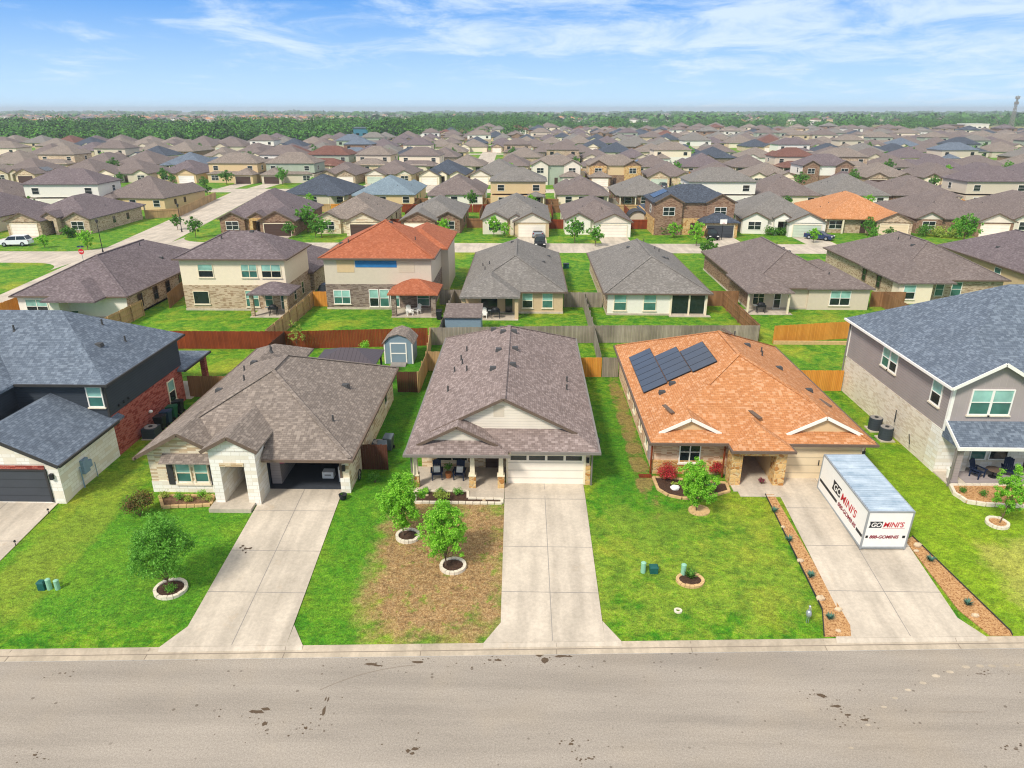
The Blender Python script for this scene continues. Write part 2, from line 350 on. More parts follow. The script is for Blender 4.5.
# ------------------------------------------------------------------ mesh building
CUR = Vector((0, 0, 0))
def begin(x, y, z=0.):
    global CUR; CUR = Vector((x, y, z)); return CUR
class MB:
    def __init__(s): s.v = []; s.f = []
    def poly(s, pts):
        i = len(s.v); s.v += [tuple(p) for p in pts]; s.f.append(tuple(range(i, i + len(pts)))); return s
    def box(s, x0, x1, y0, y1, z0, z1):
        if x0 > x1: x0, x1 = x1, x0
        if y0 > y1: y0, y1 = y1, y0
        i = len(s.v)
        s.v += [(x0,y0,z0),(x1,y0,z0),(x1,y1,z0),(x0,y1,z0),(x0,y0,z1),(x1,y0,z1),(x1,y1,z1),(x0,y1,z1)]
        s.f += [tuple(i + k for k in q) for q in ((0,3,2,1),(4,5,6,7),(0,1,5,4),(1,2,6,5),(2,3,7,6),(3,0,4,7))]
        return s
    def hexa(s, b, t):
        """b: 4 bottom pts ccw seen from above, t: 4 top pts"""
        i = len(s.v); s.v += [tuple(p) for p in b] + [tuple(p) for p in t]
        s.f += [tuple(i + k for k in q) for q in ((0,3,2,1),(4,5,6,7),(0,1,5,4),(1,2,6,5),(2,3,7,6),(3,0,4,7))]
        return s
    def bar(s, p, q, w, h=None):
        p, q = Vector(p), Vector(q); h = h or w; d = (q - p).normalized()
        up = Vector((0, 0, 1)) if abs(d.z) < .95 else Vector((0, 1, 0))
        a = d.cross(up).normalized() * (w / 2); b = a.cross(d).normalized() * (h / 2)
        return s.hexa([p-a-b, p+a-b, q+a-b, q-a-b], [p-a+b, p+a+b, q+a+b, q-a+b])
    def cyl(s, p, q, r0, r1=None, n=10, cap=True):
        p, q = Vector(p), Vector(q); r1 = r0 if r1 is None else r1; d = (q - p).normalized()
        up = Vector((0, 0, 1)) if abs(d.z) < .95 else Vector((1, 0, 0))
        a = d.cross(up).normalized(); b = d.cross(a).normalized(); i = len(s.v)
        for c, r in ((p, r0), (q, r1)):
            for k in range(n):
                t = 2 * PI * k / n; s.v.append(tuple(c + a * (r * math.cos(t)) + b * (r * math.sin(t))))
        for k in range(n):
            j = (k + 1) % n; s.f.append((i + k, i + j, i + n + j, i + n + k))
        if cap: s.f.append(tuple(i + k for k in range(n))[::-1]); s.f.append(tuple(i + n + k for k in range(n)))
        return s
    def prism(s, pts, y0, y1):
        """polygon in x-z extruded along y"""
        n = len(pts); i = len(s.v)
        s.v += [(x, y0, z) for x, z in pts] + [(x, y1, z) for x, z in pts]
        s.f.append(tuple(i + k for k in range(n))); s.f.append(tuple(i + n + k for k in range(n))[::-1])
        for k in range(n):
            j = (k + 1) % n; s.f.append((i + k, i + n + k, i + n + j, i + j))
        return s
    def ext(s, pts, z0, z1):
        """polygon in x-y (ccw) extruded in z; z may be functions of (x, y)"""
        n = len(pts); i = len(s.v); g = lambda z, p: z(p[0], p[1]) if callable(z) else z
        s.v += [(p[0], p[1], g(z0, p)) for p in pts] + [(p[0], p[1], g(z1, p)) for p in pts]
        s.f.append(tuple(i + k for k in range(n))[::-1]); s.f.append(tuple(i + n + k for k in range(n)))
        for k in range(n):
            j = (k + 1) % n; s.f.append((i + k, i + j, i + n + j, i + n + k))
        return s
    def ball(s, c, rx, ry=None, rz=None, n=10, m=6, jit=0):
        ry = ry or rx; rz = rz or rx; i = len(s.v)
        for a in range(m + 1):
            th = PI * a / m
            for b in range(n):
                ph = 2 * PI * b / n; k = 1 + (U(-jit, jit) if jit else 0)
                s.v.append((c[0] + rx*k*math.sin(th)*math.cos(ph), c[1] + ry*k*math.sin(th)*math.sin(ph), c[2] + rz*k*math.cos(th)))
        for a in range(m):
            for b in range(n):
                b2 = (b + 1) % n; s.f.append((i+a*n+b, i+(a+1)*n+b, i+(a+1)*n+b2, i+a*n+b2))
        return s
    def build(s, name, mat, parent=None, smooth=False, label=None):
        if name in ('rake_board', 'downpipe', 'gable', 'pipework', 'meter_box', 'corner_board', 'wall_lamp'):
            up = list(range(len(s.v)))
            def fd(i):
                while up[i] != i: i = up[i]
                return i
            for f in s.f:
                for k in f[1:]: up[fd(k)] = fd(f[0])
            grp = {}
            for f in s.f: grp.setdefault(fd(f[0]), []).append(f)
            if len(grp) > 1:
                for fs in grp.values():
                    q = MB(); mp = {}
                    for f in fs:
                        for i in f:
                            if i not in mp: mp[i] = len(q.v); q.v.append(s.v[i])
                        q.f.append(tuple(mp[i] for i in f))
                    o = q._build(name, mat, parent, smooth, label)
                return o
        return s._build(name, mat, parent, smooth, label)
    def _build(s, name, mat, parent=None, smooth=False, label=None):
        me = bpy.data.meshes.new(name)
        V = np.array(s.v, dtype=np.float64).reshape(-1, 3) - np.array(CUR)
        me.from_pydata(V.tolist(), [], s.f); me.validate(); 
        if isinstance(mat, str): mat = MATS[mat]
        me.materials.append(mat)
        uvl = me.uv_layers.new(name='UVMap').data
        for p in me.polygons:
            n = p.normal
            if abs(n.z) > .99: t, b = Vector((1, 0, 0)), Vector((0, 1, 0))
            else:
                t = Vector((-n.y, n.x, 0)).normalized(); b = n.cross(t)
            for li in p.loop_indices:
                co = me.vertices[me.loops[li].vertex_index].co + CUR
                uvl[li].uv = (co.dot(t), co.dot(b))
        if smooth: me.polygons.foreach_set('use_smooth', [True] * len(me.polygons))
        o = bpy.data.objects.new(name, me); C.objects.link(o)
        if parent is None: o.location = CUR
        else: o.parent = parent
        if label: o['label'] = label
        return o
def tag(o, label=None, cat=None, group=None, kind=None):
    if label: o['label'] = label
    if cat: o['category'] = cat
    if group: o['group'] = group
    if kind: o['kind'] = kind
    return o
def root(name, label, cat, x, y, z=0., group=None):
    begin(x, y, z); o = bpy.data.objects.new(name, None); C.objects.link(o); o.location = (x, y, z); o.empty_display_size = .3
    return tag(o, label, cat, group)
def copy_tree(o, parent=None):
    c = o.copy(); C.objects.link(c)
    if parent: c.parent = parent
    for ch in o.children: copy_tree(ch, c)
    return c
# ---- roofs
def hip(mb, x0, x1, y0, y1, z, p, gables='', th=.16):
    """closed hip roof over an eave rectangle; gables: any of f b l r made upright"""
    w_, d_ = x1 - x0, y1 - y0; h = min(w_, d_) / 2 * p
    if w_ <= d_:
        xm = (x0 + x1) / 2; ya = y0 + (0 if 'f' in gables else w_/2); yb = y1 - (0 if 'b' in gables else w_/2)
        A, B = (xm, ya, z + h), (xm, yb, z + h)
        if yb - ya < .02:
            A = B = (xm, (ya + yb) / 2, z + h)
            t = [[(x0,y0,z),(x1,y0,z),A], [(x1,y0,z),(x1,y1,z),A], [(x1,y1,z),(x0,y1,z),A], [(x0,y1,z),(x0,y0,z),A]]
        else: t = [[(x0,y0,z),(x1,y0,z),A], [(x1,y0,z),(x1,y1,z),B,A], [(x1,y1,z),(x0,y1,z),B], [(x0,y1,z),(x0,y0,z),A,B]]
    else:
        ym = (y0 + y1) / 2; xa = x0 + (0 if 'l' in gables else d_/2); xb = x1 - (0 if 'r' in gables else d_/2)
        A, B = (xa, ym, z + h), (xb, ym, z + h)
        t = [[(x0,y0,z),(x1,y0,z),B,A], [(x1,y0,z),(x1,y1,z),B], [(x1,y1,z),(x0,y1,z),A,B], [(x0,y1,z),(x0,y0,z),A]]
    for q in t: mb.poly(q)
    b = z - th
    mb.poly([(x0,y0,b),(x0,y1,b),(x1,y1,b),(x1,y0,b)])
    for a, c in (((x0,y0),(x1,y0)),((x1,y0),(x1,y1)),((x1,y1),(x0,y1)),((x0,y1),(x0,y0))):
        mb.poly([(a[0],a[1],b),(c[0],c[1],b),(c[0],c[1],z),(a[0],a[1],z)])
    return h
def gabled(mb, tr, x0, x1, y0, y1, z, p, th=.13, face=None, fm=None, setb=.3):
    """gable roof, ridge along y, open ends; tr collects rake boards; face collects the gable triangle"""
    xm = (x0 + x1) / 2; h = (x1 - x0) / 2 * p
    for a in (x0, x1):
        P = [(a, y0, z), (xm, y0, z + h), (xm, y1, z + h), (a, y1, z)]
        if a == x1: P = P[::-1]
        lo = [(x_, y_, z_ - th) for x_, y_, z_ in P]
        mb.hexa(lo, P)
    if tr is not None:
        for a in (x0, x1): tr.bar((a, y0 - .015, z - .09), (xm, y0 - .015, z + h - .09), .05, .2)
    if face is not None:
        o = .22
        face.poly([(x0 + o, y0 + setb, z - .15), (x1 - o, y0 + setb, z - .15), (x1 - o, y0 + setb, z + o * p - .13), (xm, y0 + setb, z + h - .13), (x0 + o, y0 + setb, z + o * p - .13)])
    return h
def dutch(mb, tr, face, x0, x1, y0, y1, z, p, d, th=.16, setb=.3):
    """hip roof whose front hip stops d from the eave in an upright gable"""
    w_ = x1 - x0; xm = (x0 + x1) / 2; h = w_ / 2 * p; zr = z + h; yb = y1 - w_ / 2
    yg = y0 + d; D = d + setb
    mb.poly([(x0,y0,z),(x1,y0,z),(x1-D,y0+D,z+D*p),(x0+D,y0+D,z+D*p)])
    mb.poly([(x1,y0,z),(x1,y1,z),(xm,yb,zr),(xm,yg,zr),(x1-d,yg,z+d*p)])
    mb.poly([(x0,y1,z),(x0,y0,z),(x0+d,yg,z+d*p),(xm,yg,zr),(xm,yb,zr)])
    mb.poly([(x1,y1,z),(x0,y1,z),(xm,yb,zr)])
    b = z - th
    mb.poly([(x0,y0,b),(x0,y1,b),(x1,y1,b),(x1,y0,b)])
    for a, c in (((x0,y0),(x1,y0)),((x1,y0),(x1,y1)),((x1,y1),(x0,y1)),((x0,y1),(x0,y0))):
        mb.poly([(a[0],a[1],b),(c[0],c[1],b),(c[0],c[1],z),(a[0],a[1],z)])
    for s_ in (-1, 1):
        tr.bar((xm + s_*(w_/2 - d), yg - .02, z + d*p - .05), (xm, yg - .02, zr - .05), .05, .17)
    face.poly([(x0+d+.1, yg+setb, z+D*p-.4), (x1-d-.1, yg+setb, z+D*p-.4), (xm, yg+setb, zr-.03)])
def ridgecap(mb, pts, w=.26):
    for a, b in zip(pts, pts[1:]): mb.bar(a, b, w, .045)
def gutter(mb, x0, x1, y0, y1, z, sides='fblr'):
    s = .12
    if 'f' in sides: mb.box(x0 - s, x1 + s, y0 - s, y0 - .004, z - .15, z + .0)
    if 'b' in sides: mb.box(x0 - s, x1 + s, y1 + .004, y1 + s, z - .15, z + .0)
    if 'l' in sides: mb.box(x0 - s, x0 - .004, y0 - .004, y1 + .004, z - .15, z + .0)
    if 'r' in sides: mb.box(x1 + .004, x1 + s, y0 - .004, y1 + .004, z - .15, z + .0)
# ---- openings.  face: f (plane y=c, outward -y), b, l, r
def fmap(face, c):
    return {'f': lambda a, o, z: (a, c - o, z), 'b': lambda a, o, z: (a, c + o, z), 'l': lambda a, o, z: (c - o, a, z), 'r': lambda a, o, z: (c + o, a, z)}[face]
def fb(mb, face, c, a0, a1, o0, o1, z0, z1):
    m = fmap(face, c); p, q = m(a0, o0, z0), m(a1, o1, z1)
    return mb.box(p[0], q[0], p[1], q[1], z0, z1)
def win(par, face, c, a0, a1, z0, z1, fm='trim_white', gm='glass_teal', mull=1, sash=True, sill=True, lod=0):
    if lod >= 2:
        b = MB(); fb(b, face, c, a0, a1, 0, .05, z0, z1); return b.build('window', gm, par)
    f = MB(); t = .07
    fb(f, face, c, a0 - t, a1 + t, 0, .07, z1, z1 + t); fb(f, face, c, a0 - t, a1 + t, 0, .07, z0 - t, z0)
    fb(f, face, c, a0 - t, a0, 0, .07, z0, z1); fb(f, face, c, a1, a1 + t, 0, .07, z0, z1)
    for k in range(1, mull):
        a = a0 + (a1 - a0) * k / mull; fb(f, face, c, a - t/2, a + t/2, 0, .065, z0, z1)
    zm = (z0 + z1) / 2
    if sash: fb(f, face, c, a0, a1, 0, .06, zm - .025, zm + .025)
    o = f.build('window', fm, par)
    if sash and lod == 0:
        u = MB(); fb(u, face, c, a0, a1, .0, .03, zm, z1); u.build('upper_pane', 'glass_light' if gm == 'glass_teal' else gm, o)
        l_ = MB(); fb(l_, face, c, a0, a1, .0, .022, z0, zm); l_.build('lower_pane', 'glass_dark' if gm == 'glass_teal' and (int(abs(a0*7 + z0*3)) % 3 == 0) else gm, o)
    else:
        b = MB(); fb(b, face, c, a0, a1, .0, .03, z0, z1); b.build('pane', gm, o)
    if sill and lod == 0:
        b = MB(); fb(b, face, c, a0 - .14, a1 + .14, 0, .12, z0 - t - .09, z0 - t); b.build('sill', 'edging_stone', o)
    return o
def garage(par, face, c, a0, a1, z0, z1, m='door_cream', tr='trim_white', trans=False, handles=False):
    b = MB(); fb(b, face, c, a0, a1, 0, .03, z0, z1); d = b.build('garage_door', m, par)
    f = MB(); fb(f, face, c, a0 - .12, a0, 0, .08, z0, z1 + .12); fb(f, face, c, a1, a1 + .12, 0, .08, z0, z1 + .12); fb(f, face, c, a0, a1, 0, .075, z1, z1 + .12)
    f.build('door_frame', tr, d)
    for k in (1, 2, 3):
        pass
    if handles:
        h = MB(); am = (a0 + a1) / 2
        for s_ in (-.12, .12): fb(h, face, c, am + s_ - .02, am + s_ + .02, .03, .08, z0 + .95, z0 + 1.3)
        h.build('handle', 'black_metal', d)
    return d
def vent(par, x, y, z, kind=0):
    b = MB()
    if kind == 0: b.hexa([(x-.24,y-.2,z-.1),(x+.24,y-.2,z-.1),(x+.24,y+.25,z-.1),(x-.24,y+.25,z-.1)], [(x-.2,y-.16,z+.14),(x+.2,y-.16,z+.14),(x+.2,y+.2,z+.14),(x-.2,y+.2,z+.14)]); b.build('roof_vent', 'vent_metal', par)
    else: b.cyl((x, y, z - .15), (x, y, z + .38), .06, n=8).cyl((x, y, z - .1), (x, y, z + .03), .14, .07, n=8); b.build('vent_pipe', 'vent_metal', par)
# ------------------------------------------------------------------ ground, street, kerb
def structure(o): return tag(o, kind='structure')
begin(0, 0, 0)
g = MB()
xs = [-9000,-4000,-2000,-1000,-500,-250,-120,-90] + [-80 + 4*i for i in range(41)] + [90,120,250,500,1000,2000,4000,9000]
ts = [0, .12, .25, .38, .5, .62, .75, .88, 1]; far = [45, 60, 90, 150, 300, 600, 1200, 2500, 5000, 7500]
idx = {}
for i, x in enumerate(xs):
    c = curb(x) + .15
    col = [c + (GATE - c) * t for t in ts] + far
    for j, y in enumerate(col):
        bump_ = .05 * (mnoise.noise(Vector((x*.15, y*.15, 0)))) if 0 < j < len(ts) - 1 else 0
        idx[i, j] = len(g.v); g.v.append((x, y, gz(x, y) + bump_ * .5))
nj = len(ts) + len(far)
for i in range(len(xs) - 1):
    for j in range(nj - 1): g.f.append((idx[i,j], idx[i+1,j], idx[i+1,j+1], idx[i,j+1]))
structure(g.build('ground', 'grass'))
g = MB(); g.poly([(-9000,-9000,.15),(9000,-9000,.15),(9000,14.6,.15),(-9000,14.6,.15)]); g.box(-9000,9000,14.6,14.8,-.1,.15)
structure(g.build('ground', 'grass'))
ST = 9.8
g = MB()
XS = [-9000,-300,-90] + [-80 + 8*i for i in range(21)] + [90,300,9000]
for a, b in zip(XS, XS[1:]): g.poly([(a, 14.8, 0),(b, 14.8, 0),(b, curb(b) - .46, 0),(a, curb(a) - .46, 0)])
structure(g.build('street', 'asphalt'))
DR = [(-34.5, -27.45, 0), (-15.62, -10.9, 0), (-1.15, 3.66, 0), (15.25, 20.6, 0), (31, 36, 0)]   # driveways at the kerb
g = MB(); kx = [-300,-90,-60]; x = -48.
while x < 48: kx.append(x); x += .4
kx += [60, 90, 300]
def kp(x):
    dr = min((max(a - .9 - x, x - b - .9, 0) for a, b, _ in DR)); h = .06 + .10 * min(1, dr / .9); c = curb(x)
    return [(x, c - .46, .004), (x, c - .14, .03), (x, c - .06, h), (x, c + .08, h + .006 if dr > 0 else .12), (x, c + .16, .158)]
for a, b in zip(kx, kx[1:]):
    P, Q = kp(a), kp(b)
    for k in range(4): g.poly([P[k], Q[k], Q[k+1], P[k+1]])
structure(g.build('kerb', 'concrete_kerb'))
g = MB(); x = -47.3
while x < 48:
    c = curb(x); g.bar((x, c - .45, .012), (x, c - .15, .036), .025, .012); g.bar((x, c - .05, .166 if min(max(a-.9-x, x-b-.9, 0) for a,b,_ in DR) > .8 else .075), (x, c+.1, .165), .02, .012); x += 6.1
for a, b in zip(kx, kx[1:]): g.poly([(a, curb(a)-.17, .034), (b, curb(b)-.17, .034), (b, curb(b)-.125, .042), (a, curb(a)-.125, .042)])  # painted shadow line: dark strip along the foot of the kerb face
structure(g.build('kerb_joints_shade', 'asphalt_smudge_shade'))
def lid(x, y): return gz(x, y)
def driveway(x0t, x1t, ytop, x0b, x1b, joints, wing=.75, mid=True):
    g = MB(); n = 9
    prev = None
    for k in range(n + 1):
        t = k / n; xa = x0b + (x0t - x0b) * t; xb = x1b + (x1t - x1b) * t
        ya = curb(xa) + .13 + (ytop - curb(xa) - .13) * t; yb = curb(xb) + .13 + (ytop - curb(xb) - .13) * t
        cur = [(xa, ya, gz(xa, ya) + .045), (xb, yb, gz(xb, yb) + .045)]
        if prev: g.poly([prev[0], prev[1], cur[1], cur[0]])
        prev = cur
    for s_, xb in ((-1, x0b), (1, x1b)):
        xw = xb + s_ * wing; a = (xb, curb(xb) + .13, .194); b = (xw, curb(xw) + .13, .19); c = (xb, curb(xb) + 1.35, gz(xb, curb(xb) + 1.35) + .045)
        g.poly([a, b, c] if s_ > 0 else [b, a, c])
    xa, xb = x0b - wing, x1b + wing; g.poly([(xa, curb(xa)-.05, .069), (xb, curb(xb)-.05, .069), (xb, curb(xb)+.13, .19), (xa, curb(xa)+.13, .19)])
    o = g.build('driveway', 'concrete'); structure(o)
    j = MB()
    def pt(x, y): return (x, y, gz(x, y) + .048)
    for y in joints:
        t = (y - 25.5) / (ytop - 25.5); xa = x0b + (x0t - x0b) * t; xb = x1b + (x1t - x1b) * t
        j.bar(pt(xa, y), pt(xb, y), .03, .008)
    if mid:
        ym = curb((x0b+x1b)/2) + .2; a = Vector(((x0b + x1b)/2, ym, 0)); b = Vector(((x0t + x1t)/2, ytop, 0))
        for k in range(8):
            p, q = a.lerp(b, k/8), a.lerp(b, (k+1)/8); j.bar(pt(p.x, p.y), pt(q.x, q.y), .03, .008)
    structure(j.build('driveway_joints', 'trim_grey'))
driveway(-33.5, -27.45, 35.32, -33.6, -27.4, (28.5, 31.8), wing=.6)
driveway(-15.66, -10.99, 37.0, -15.62, -10.7, (28.2, 31.3, 34.8))
driveway(-1.19, 3.62, 38.02, -1.05, 3.72, (28.5, 31.9, 36.2))
driveway(15.3, 21.0, 39.0, 15.05, 20.5, (28.9, 32.3, 35.6))
# marks on the asphalt
def splat(px, py, rx, ry, name='oil_stain', mat='asphalt_stain', n=14):
    p = G(px, py, 0.0); m = MB(); q = []
    for k in range(n):
        t = 2*PI*k/n; r_ = U(.55, 1.15); q.append((p.x + rx*r_*math.cos(t), p.y + ry*r_*math.sin(t), .004))
    m.poly(q)
    for _ in range(16):
        a, b = p.x + random.gauss(0, rx*1.7), p.y + random.gauss(0, ry*1.6); r_ = U(.015, .05)
        m.poly([(a + r_*math.cos(t)*1.3, b + r_*math.sin(t), .004) for t in (0,1,2,3,4,5)])
    return m.build(name, mat)
begin(0, 0, 0)
stain_pts = [(370,664,.55,.13),(418,662,.45,.12),(259,712,.32,.16),(264,724,.12,.2),(324,711,.12,.4),(306,728,.12,.12),(415,749,.22,.16),(562,656,.5,.12),(545,661,.3,.25),
             (821,695,.28,.14),(837,706,.25,.12),(848,715,.25,.1),(571,744,.16,.1),(592,759,.14,.06),(35,755,.16,.08),(497,660,.2,.1),(864,720,.2,.1),(60,673,.08,.05),(980,674,.3,.05),(1015,749,.12,.05)]
m = MB()
for a in stain_pts:
    p = G(a[0], a[1], 0.); q = []
    for j in range(3):
        cx_, cy2 = p.x + (random.gauss(0, a[2]*.6) if j else 0), p.y + (random.gauss(0, a[3]*.6) if j else 0); k_ = 1 if j == 0 else U(.25, .6)
        if j == 0: k_ = .62
        m.poly([(cx_ + a[2]*k_*U(.6,1.2)*math.cos(2*PI*t/11), cy2 + a[3]*k_*U(.6,1.2)*math.sin(2*PI*t/11), .003 + .0006*j) for t in range(11)])
    for _ in range(9):
        x_, y_ = p.x + random.gauss(0, a[2]*1.5 + .2), p.y + random.gauss(0, a[3]*1.3 + .08); r_ = U(.012, .04)
        m.poly([(x_ + r_*math.cos(t)*1.3, y_ + r_*math.sin(t), .0065) for t in (0,1,2,3,4,5)])
structure(m.build('street_oil_stains', 'asphalt_stain'))
m = MB()
a, b = G(320, 690, 0.), G(415, 665, 0.); pm = G(365, 669, 0.)
pr = None
for k in range(13):
    t = k/12; p = a*(1-t)**2 + pm*2*t*(1-t) + b*t*t; p.z = .004
    if pr: m.bar(pr, p, .03, .004)
    pr = p
for (px, py, r_) in [(908,690,.09),(923,683,.1),(936,676,.12),(950,672,.11),(966,667,.12),(980,666,.12),(992,666,.11),(1006,666,.1),(895,698,.08),(884,707,.08),(868,725,.07),(851,748,.07),(1018,665,.1)]: pass
for x0_, y0_, x1_, y1_ in ((940,712,985,712),):
    a, b = G(x0_, y0_, 0.), G(x1_, y1_, 0.); a.z = b.z = .004; m.bar(a, b, .025, .004)
structure(m.build('street_cracks', 'asphalt_smudge_shade'))
m = MB()
for (px, py, r_) in [(908,690,.09),(923,683,.1),(936,676,.12),(950,672,.11),(966,667,.12),(980,666,.12),(992,666,.11),(1006,666,.1),(895,698,.08),(884,707,.08),(868,725,.07),(851,748,.07),(1018,665,.1)]:
    p = G(px, py, 0.); m.poly([(p.x + r_*1.5*math.cos(2*PI*t/9), p.y + r_*.8*math.sin(2*PI*t/9), .004) for t in range(9)])
structure(m.build('street_footprints', 'concrete_kerb'))
# oil mark on the second driveway
m = MB()
for _ in range(14):
    p = G(246 + random.gauss(0, 2.5), 550 + random.gauss(0, 2.5)); r_ = U(.03, .09)
    m.poly([(p.x + r_*math.cos(t), p.y + r_*math.sin(t), gz(p.x, p.y) + .056) for t in (0,1,2,3,4,5)])
structure(m.build('driveway_stain', 'asphalt_stain'))
# streets beyond
Z = 1.2
g = MB(); g.box(-66, 160, 113, 121.5, Z - .3, Z + .008); g.box(-300, -68, 103.5, 112.5, Z - .3, Z + .008); structure(g.build('street', 'concrete_far'))
# ------------------------------------------------------------------ fences
def fence(label, pts, mat, h=1.8, rails=0, pw=.145, lod=0, group='timber fences between the gardens', posts=True, capm=None):
    p0 = pts[0]; r_ = root('timber_fence', label, 'fence', p0[0], p0[1], gz(*p0), group)
    m = MB(); rl = MB(); pp = []
    for a, b in zip(pts, pts[1:]):
        a, b = Vector((a[0], a[1])), Vector((b[0], b[1])); Ln = (b - a).length; d = (b - a) / Ln; nrm = Vector((-d.y, d.x))
        if lod == 0:
            n = max(1, int(Ln / pw)); s_ = Ln / n
            for k in range(n):
                u0, u1 = a + d * (k * s_ + .006), a + d * ((k + 1) * s_ - .003); z0 = gz(u0.x, u0.y); hh = h + U(-.02, .02); o = nrm * .012
                m.hexa([(u0.x-o.x,u0.y-o.y,z0+.02),(u1.x-o.x,u1.y-o.y,z0+.02),(u1.x+o.x,u1.y+o.y,z0+.02),(u0.x+o.x,u0.y+o.y,z0+.02)],
                       [(u0.x-o.x,u0.y-o.y,z0+hh),(u1.x-o.x,u1.y-o.y,z0+hh),(u1.x+o.x,u1.y+o.y,z0+hh),(u0.x+o.x,u0.y+o.y,z0+hh)])
        else:
            o = nrm * .03; z0 = gz(a.x, a.y); z1 = gz(b.x, b.y)
            m.hexa([(a.x-o.x,a.y-o.y,z0),(b.x-o.x,b.y-o.y,z1),(b.x+o.x,b.y+o.y,z1),(a.x+o.x,a.y+o.y,z0)],[(a.x-o.x,a.y-o.y,z0+h),(b.x-o.x,b.y-o.y,z1+h),(b.x+o.x,b.y+o.y,z1+h),(a.x+o.x,a.y+o.y,z0+h)])
        if rails and lod == 0:
            for zr in (.35, h*.55, h - .2):
                o = nrm * (.05 * rails); rl.bar((a.x+o.x, a.y+o.y, gz(a.x,a.y)+zr), (b.x+o.x, b.y+o.y, gz(b.x,b.y)+zr), .045, .09)
            if posts:
                n = max(1, round(Ln / 2.4))
                for k in range(n + 1):
                    u = a + d * (Ln * k / n); o = nrm * (.1 * rails); pm_ = MB(); zz_ = gz(u.x, u.y); pm_.box(u.x+o.x-.045, u.x+o.x+.045, u.y+o.y-.045, u.y+o.y+.045, zz_, zz_+h+.02); pp.append(pm_)
    m.build('fence_panel', mat, r_)
    if rl.v: rl.build('rail', mat, r_)
    for q_ in pp: q_.build('fence_post', mat, r_)
    return r_
# ------------------------------------------------------------------ house C (centre)
r_ = root('brick_house', 'centre house, single-storey, mauve-brown shingle roof, two cream siding gables, cream garage door', 'house', -6.6, 37.9, Z)
hz_ = 3.8; p = .5
x0, x1, y0, y1 = -7.02, 4.42, 37.25, 59.4
rf = MB(); tr = MB(); ga = MB()
dutch(rf, tr, ga, x0, x1, y0, y1, hz_, p, 1.25)
roofC = rf.build('roof', 'roof_mauve', r_)
# porch roof: small dutch gable at the left, standing a little forward
rf2 = MB(); xa, xb, ya = -7.05, -.98, 36.75
h2 = (xb - xa) / 2 * p; xm = (xa + xb) / 2; d = .62; D = .95; yy = ya
rf2.poly([(xa,yy,hz_+.005),(xb,yy,hz_+.005),(xb-D,yy+D,hz_+D*p),(xa+D,yy+D,hz_+D*p)])
rf2.poly([(xb,yy,hz_+.005),(xb,yy+3.2,hz_+.005),(xm,yy+3.2,hz_+h2),(xm,yy+d,hz_+h2),(xb-d,yy+d,hz_+d*p)])
rf2.poly([(xa,yy+3.2,hz_+.005),(xa,yy,hz_+.005),(xa+d,yy+d,hz_+d*p),(xm,yy+d,hz_+h2),(xm,yy+3.2,hz_+h2)])
b = hz_ - .17
rf2.poly([(xa,yy,b),(xa,yy+3.2,b),(xb,yy+3.2,b),(xb,yy,b)])
for a, c in (((xa,yy),(xb,yy)),((xb,yy),(xb,yy+3.2)),((xa,yy+3.2),(xa,yy))): rf2.poly([(a[0],a[1],b),(c[0],c[1],b),(c[0],c[1],hz_+.005),(a[0],a[1],hz_+.005)])
for s_ in (-1, 1): tr.bar((xm+s_*((xb-xa)/2-d), yy+d-.02, hz_+d*p-.05), (xm, yy+d-.02, hz_+h2-.05), .05, .17)
ga.poly([(xa+d+.1,yy+D,hz_+.1),(xb-d-.1,yy+D,hz_+.1),(xm,yy+D,hz_+h2-.03)])
rf2.build('porch_roof', 'roof_mauve', r_)
tr.build('rake_board', 'trim_brown', r_); ga.build('gable', 'siding_cream', r_)
gt = MB(); gutter(gt, xa, xb, ya, ya + .5, hz_, 'fl'); gutter(gt, xb + .3, x1, y0, y1, hz_, 'fr'); gutter(gt, x0, x1, y0, y1, hz_, 'l'); gt.build('gutter', 'gutter_grey', r_)
rc = MB(); ridgecap(rc, [((x0+x1)/2, y0+1.25, hz_+2.86), ((x0+x1)/2, y1-5.72, hz_+2.86)].copy()); ridgecap(rc, [(x1-.05,y1-.05,hz_+.03),((x0+x1)/2,y1-5.72,hz_+2.87)]); ridgecap(rc, [(x0+.05,y1-.05,hz_+.03),((x0+x1)/2,y1-5.72,hz_+2.87)]); rc.build('ridge_cap', 'roof_mauve', roofC)
b = MB(); b.box(-6.6, 4.0, 39.9, 59.0, Z-.3, hz_-.16); b.box(-1.15, -.0, 38.0, 39.9, Z-.3, hz_-.16); b.box(-1.15, 4.0, 38.0, 39.9, 3.45, hz_-.16); b.box(3.62, 4.0, 38.0, 39.9, Z-.3, 3.45); b.box(-1.15,-1.02,38.0,39.9,Z-.3,3.45)
b = MB(); b.box(-6.6, 4.0, 40.0, 59.0, Z-.3, hz_-.165); b.box(-1.1, 4.0, 38.0, 39.99, Z-.3, hz_-.165); b.build('wall', 'wall_buff_brick', r_)
garage(r_, 'f', 38.0, -1.0, 3.6, Z+.02, 3.2, 'door_cream', 'trim_cream')
m = MB()
for k in range(4): fb(m, 'f', 38.0, -.85 + k*1.12, .12 + k*1.12, .03, .04, 2.85, 3.15)
m.build('door_light', 'glass_dark', r_)
m = MB(); fb(m, 'f', 38.0, 3.72, 4.02, 0, .1, Z, 2.5); m.build('stone_pier', 'wall_gold_stone', r_)
m = MB(); fb(m, 'f', 38.0, 3.76, 3.92, .0, .14, 2.75, 3.05); m.build('wall_lamp', 'black_metal', r_)
win(r_, 'f', 40.0, -5.6, -3.7, 1.75, 3.2, 'trim_cream', 'glass_dark', 2)
m = MB(); fb(m, 'f', 40.0, -2.5, -1.5, .0, .06, Z+.05, 3.3); dd = m.build('front_door', 'door_brown', r_)
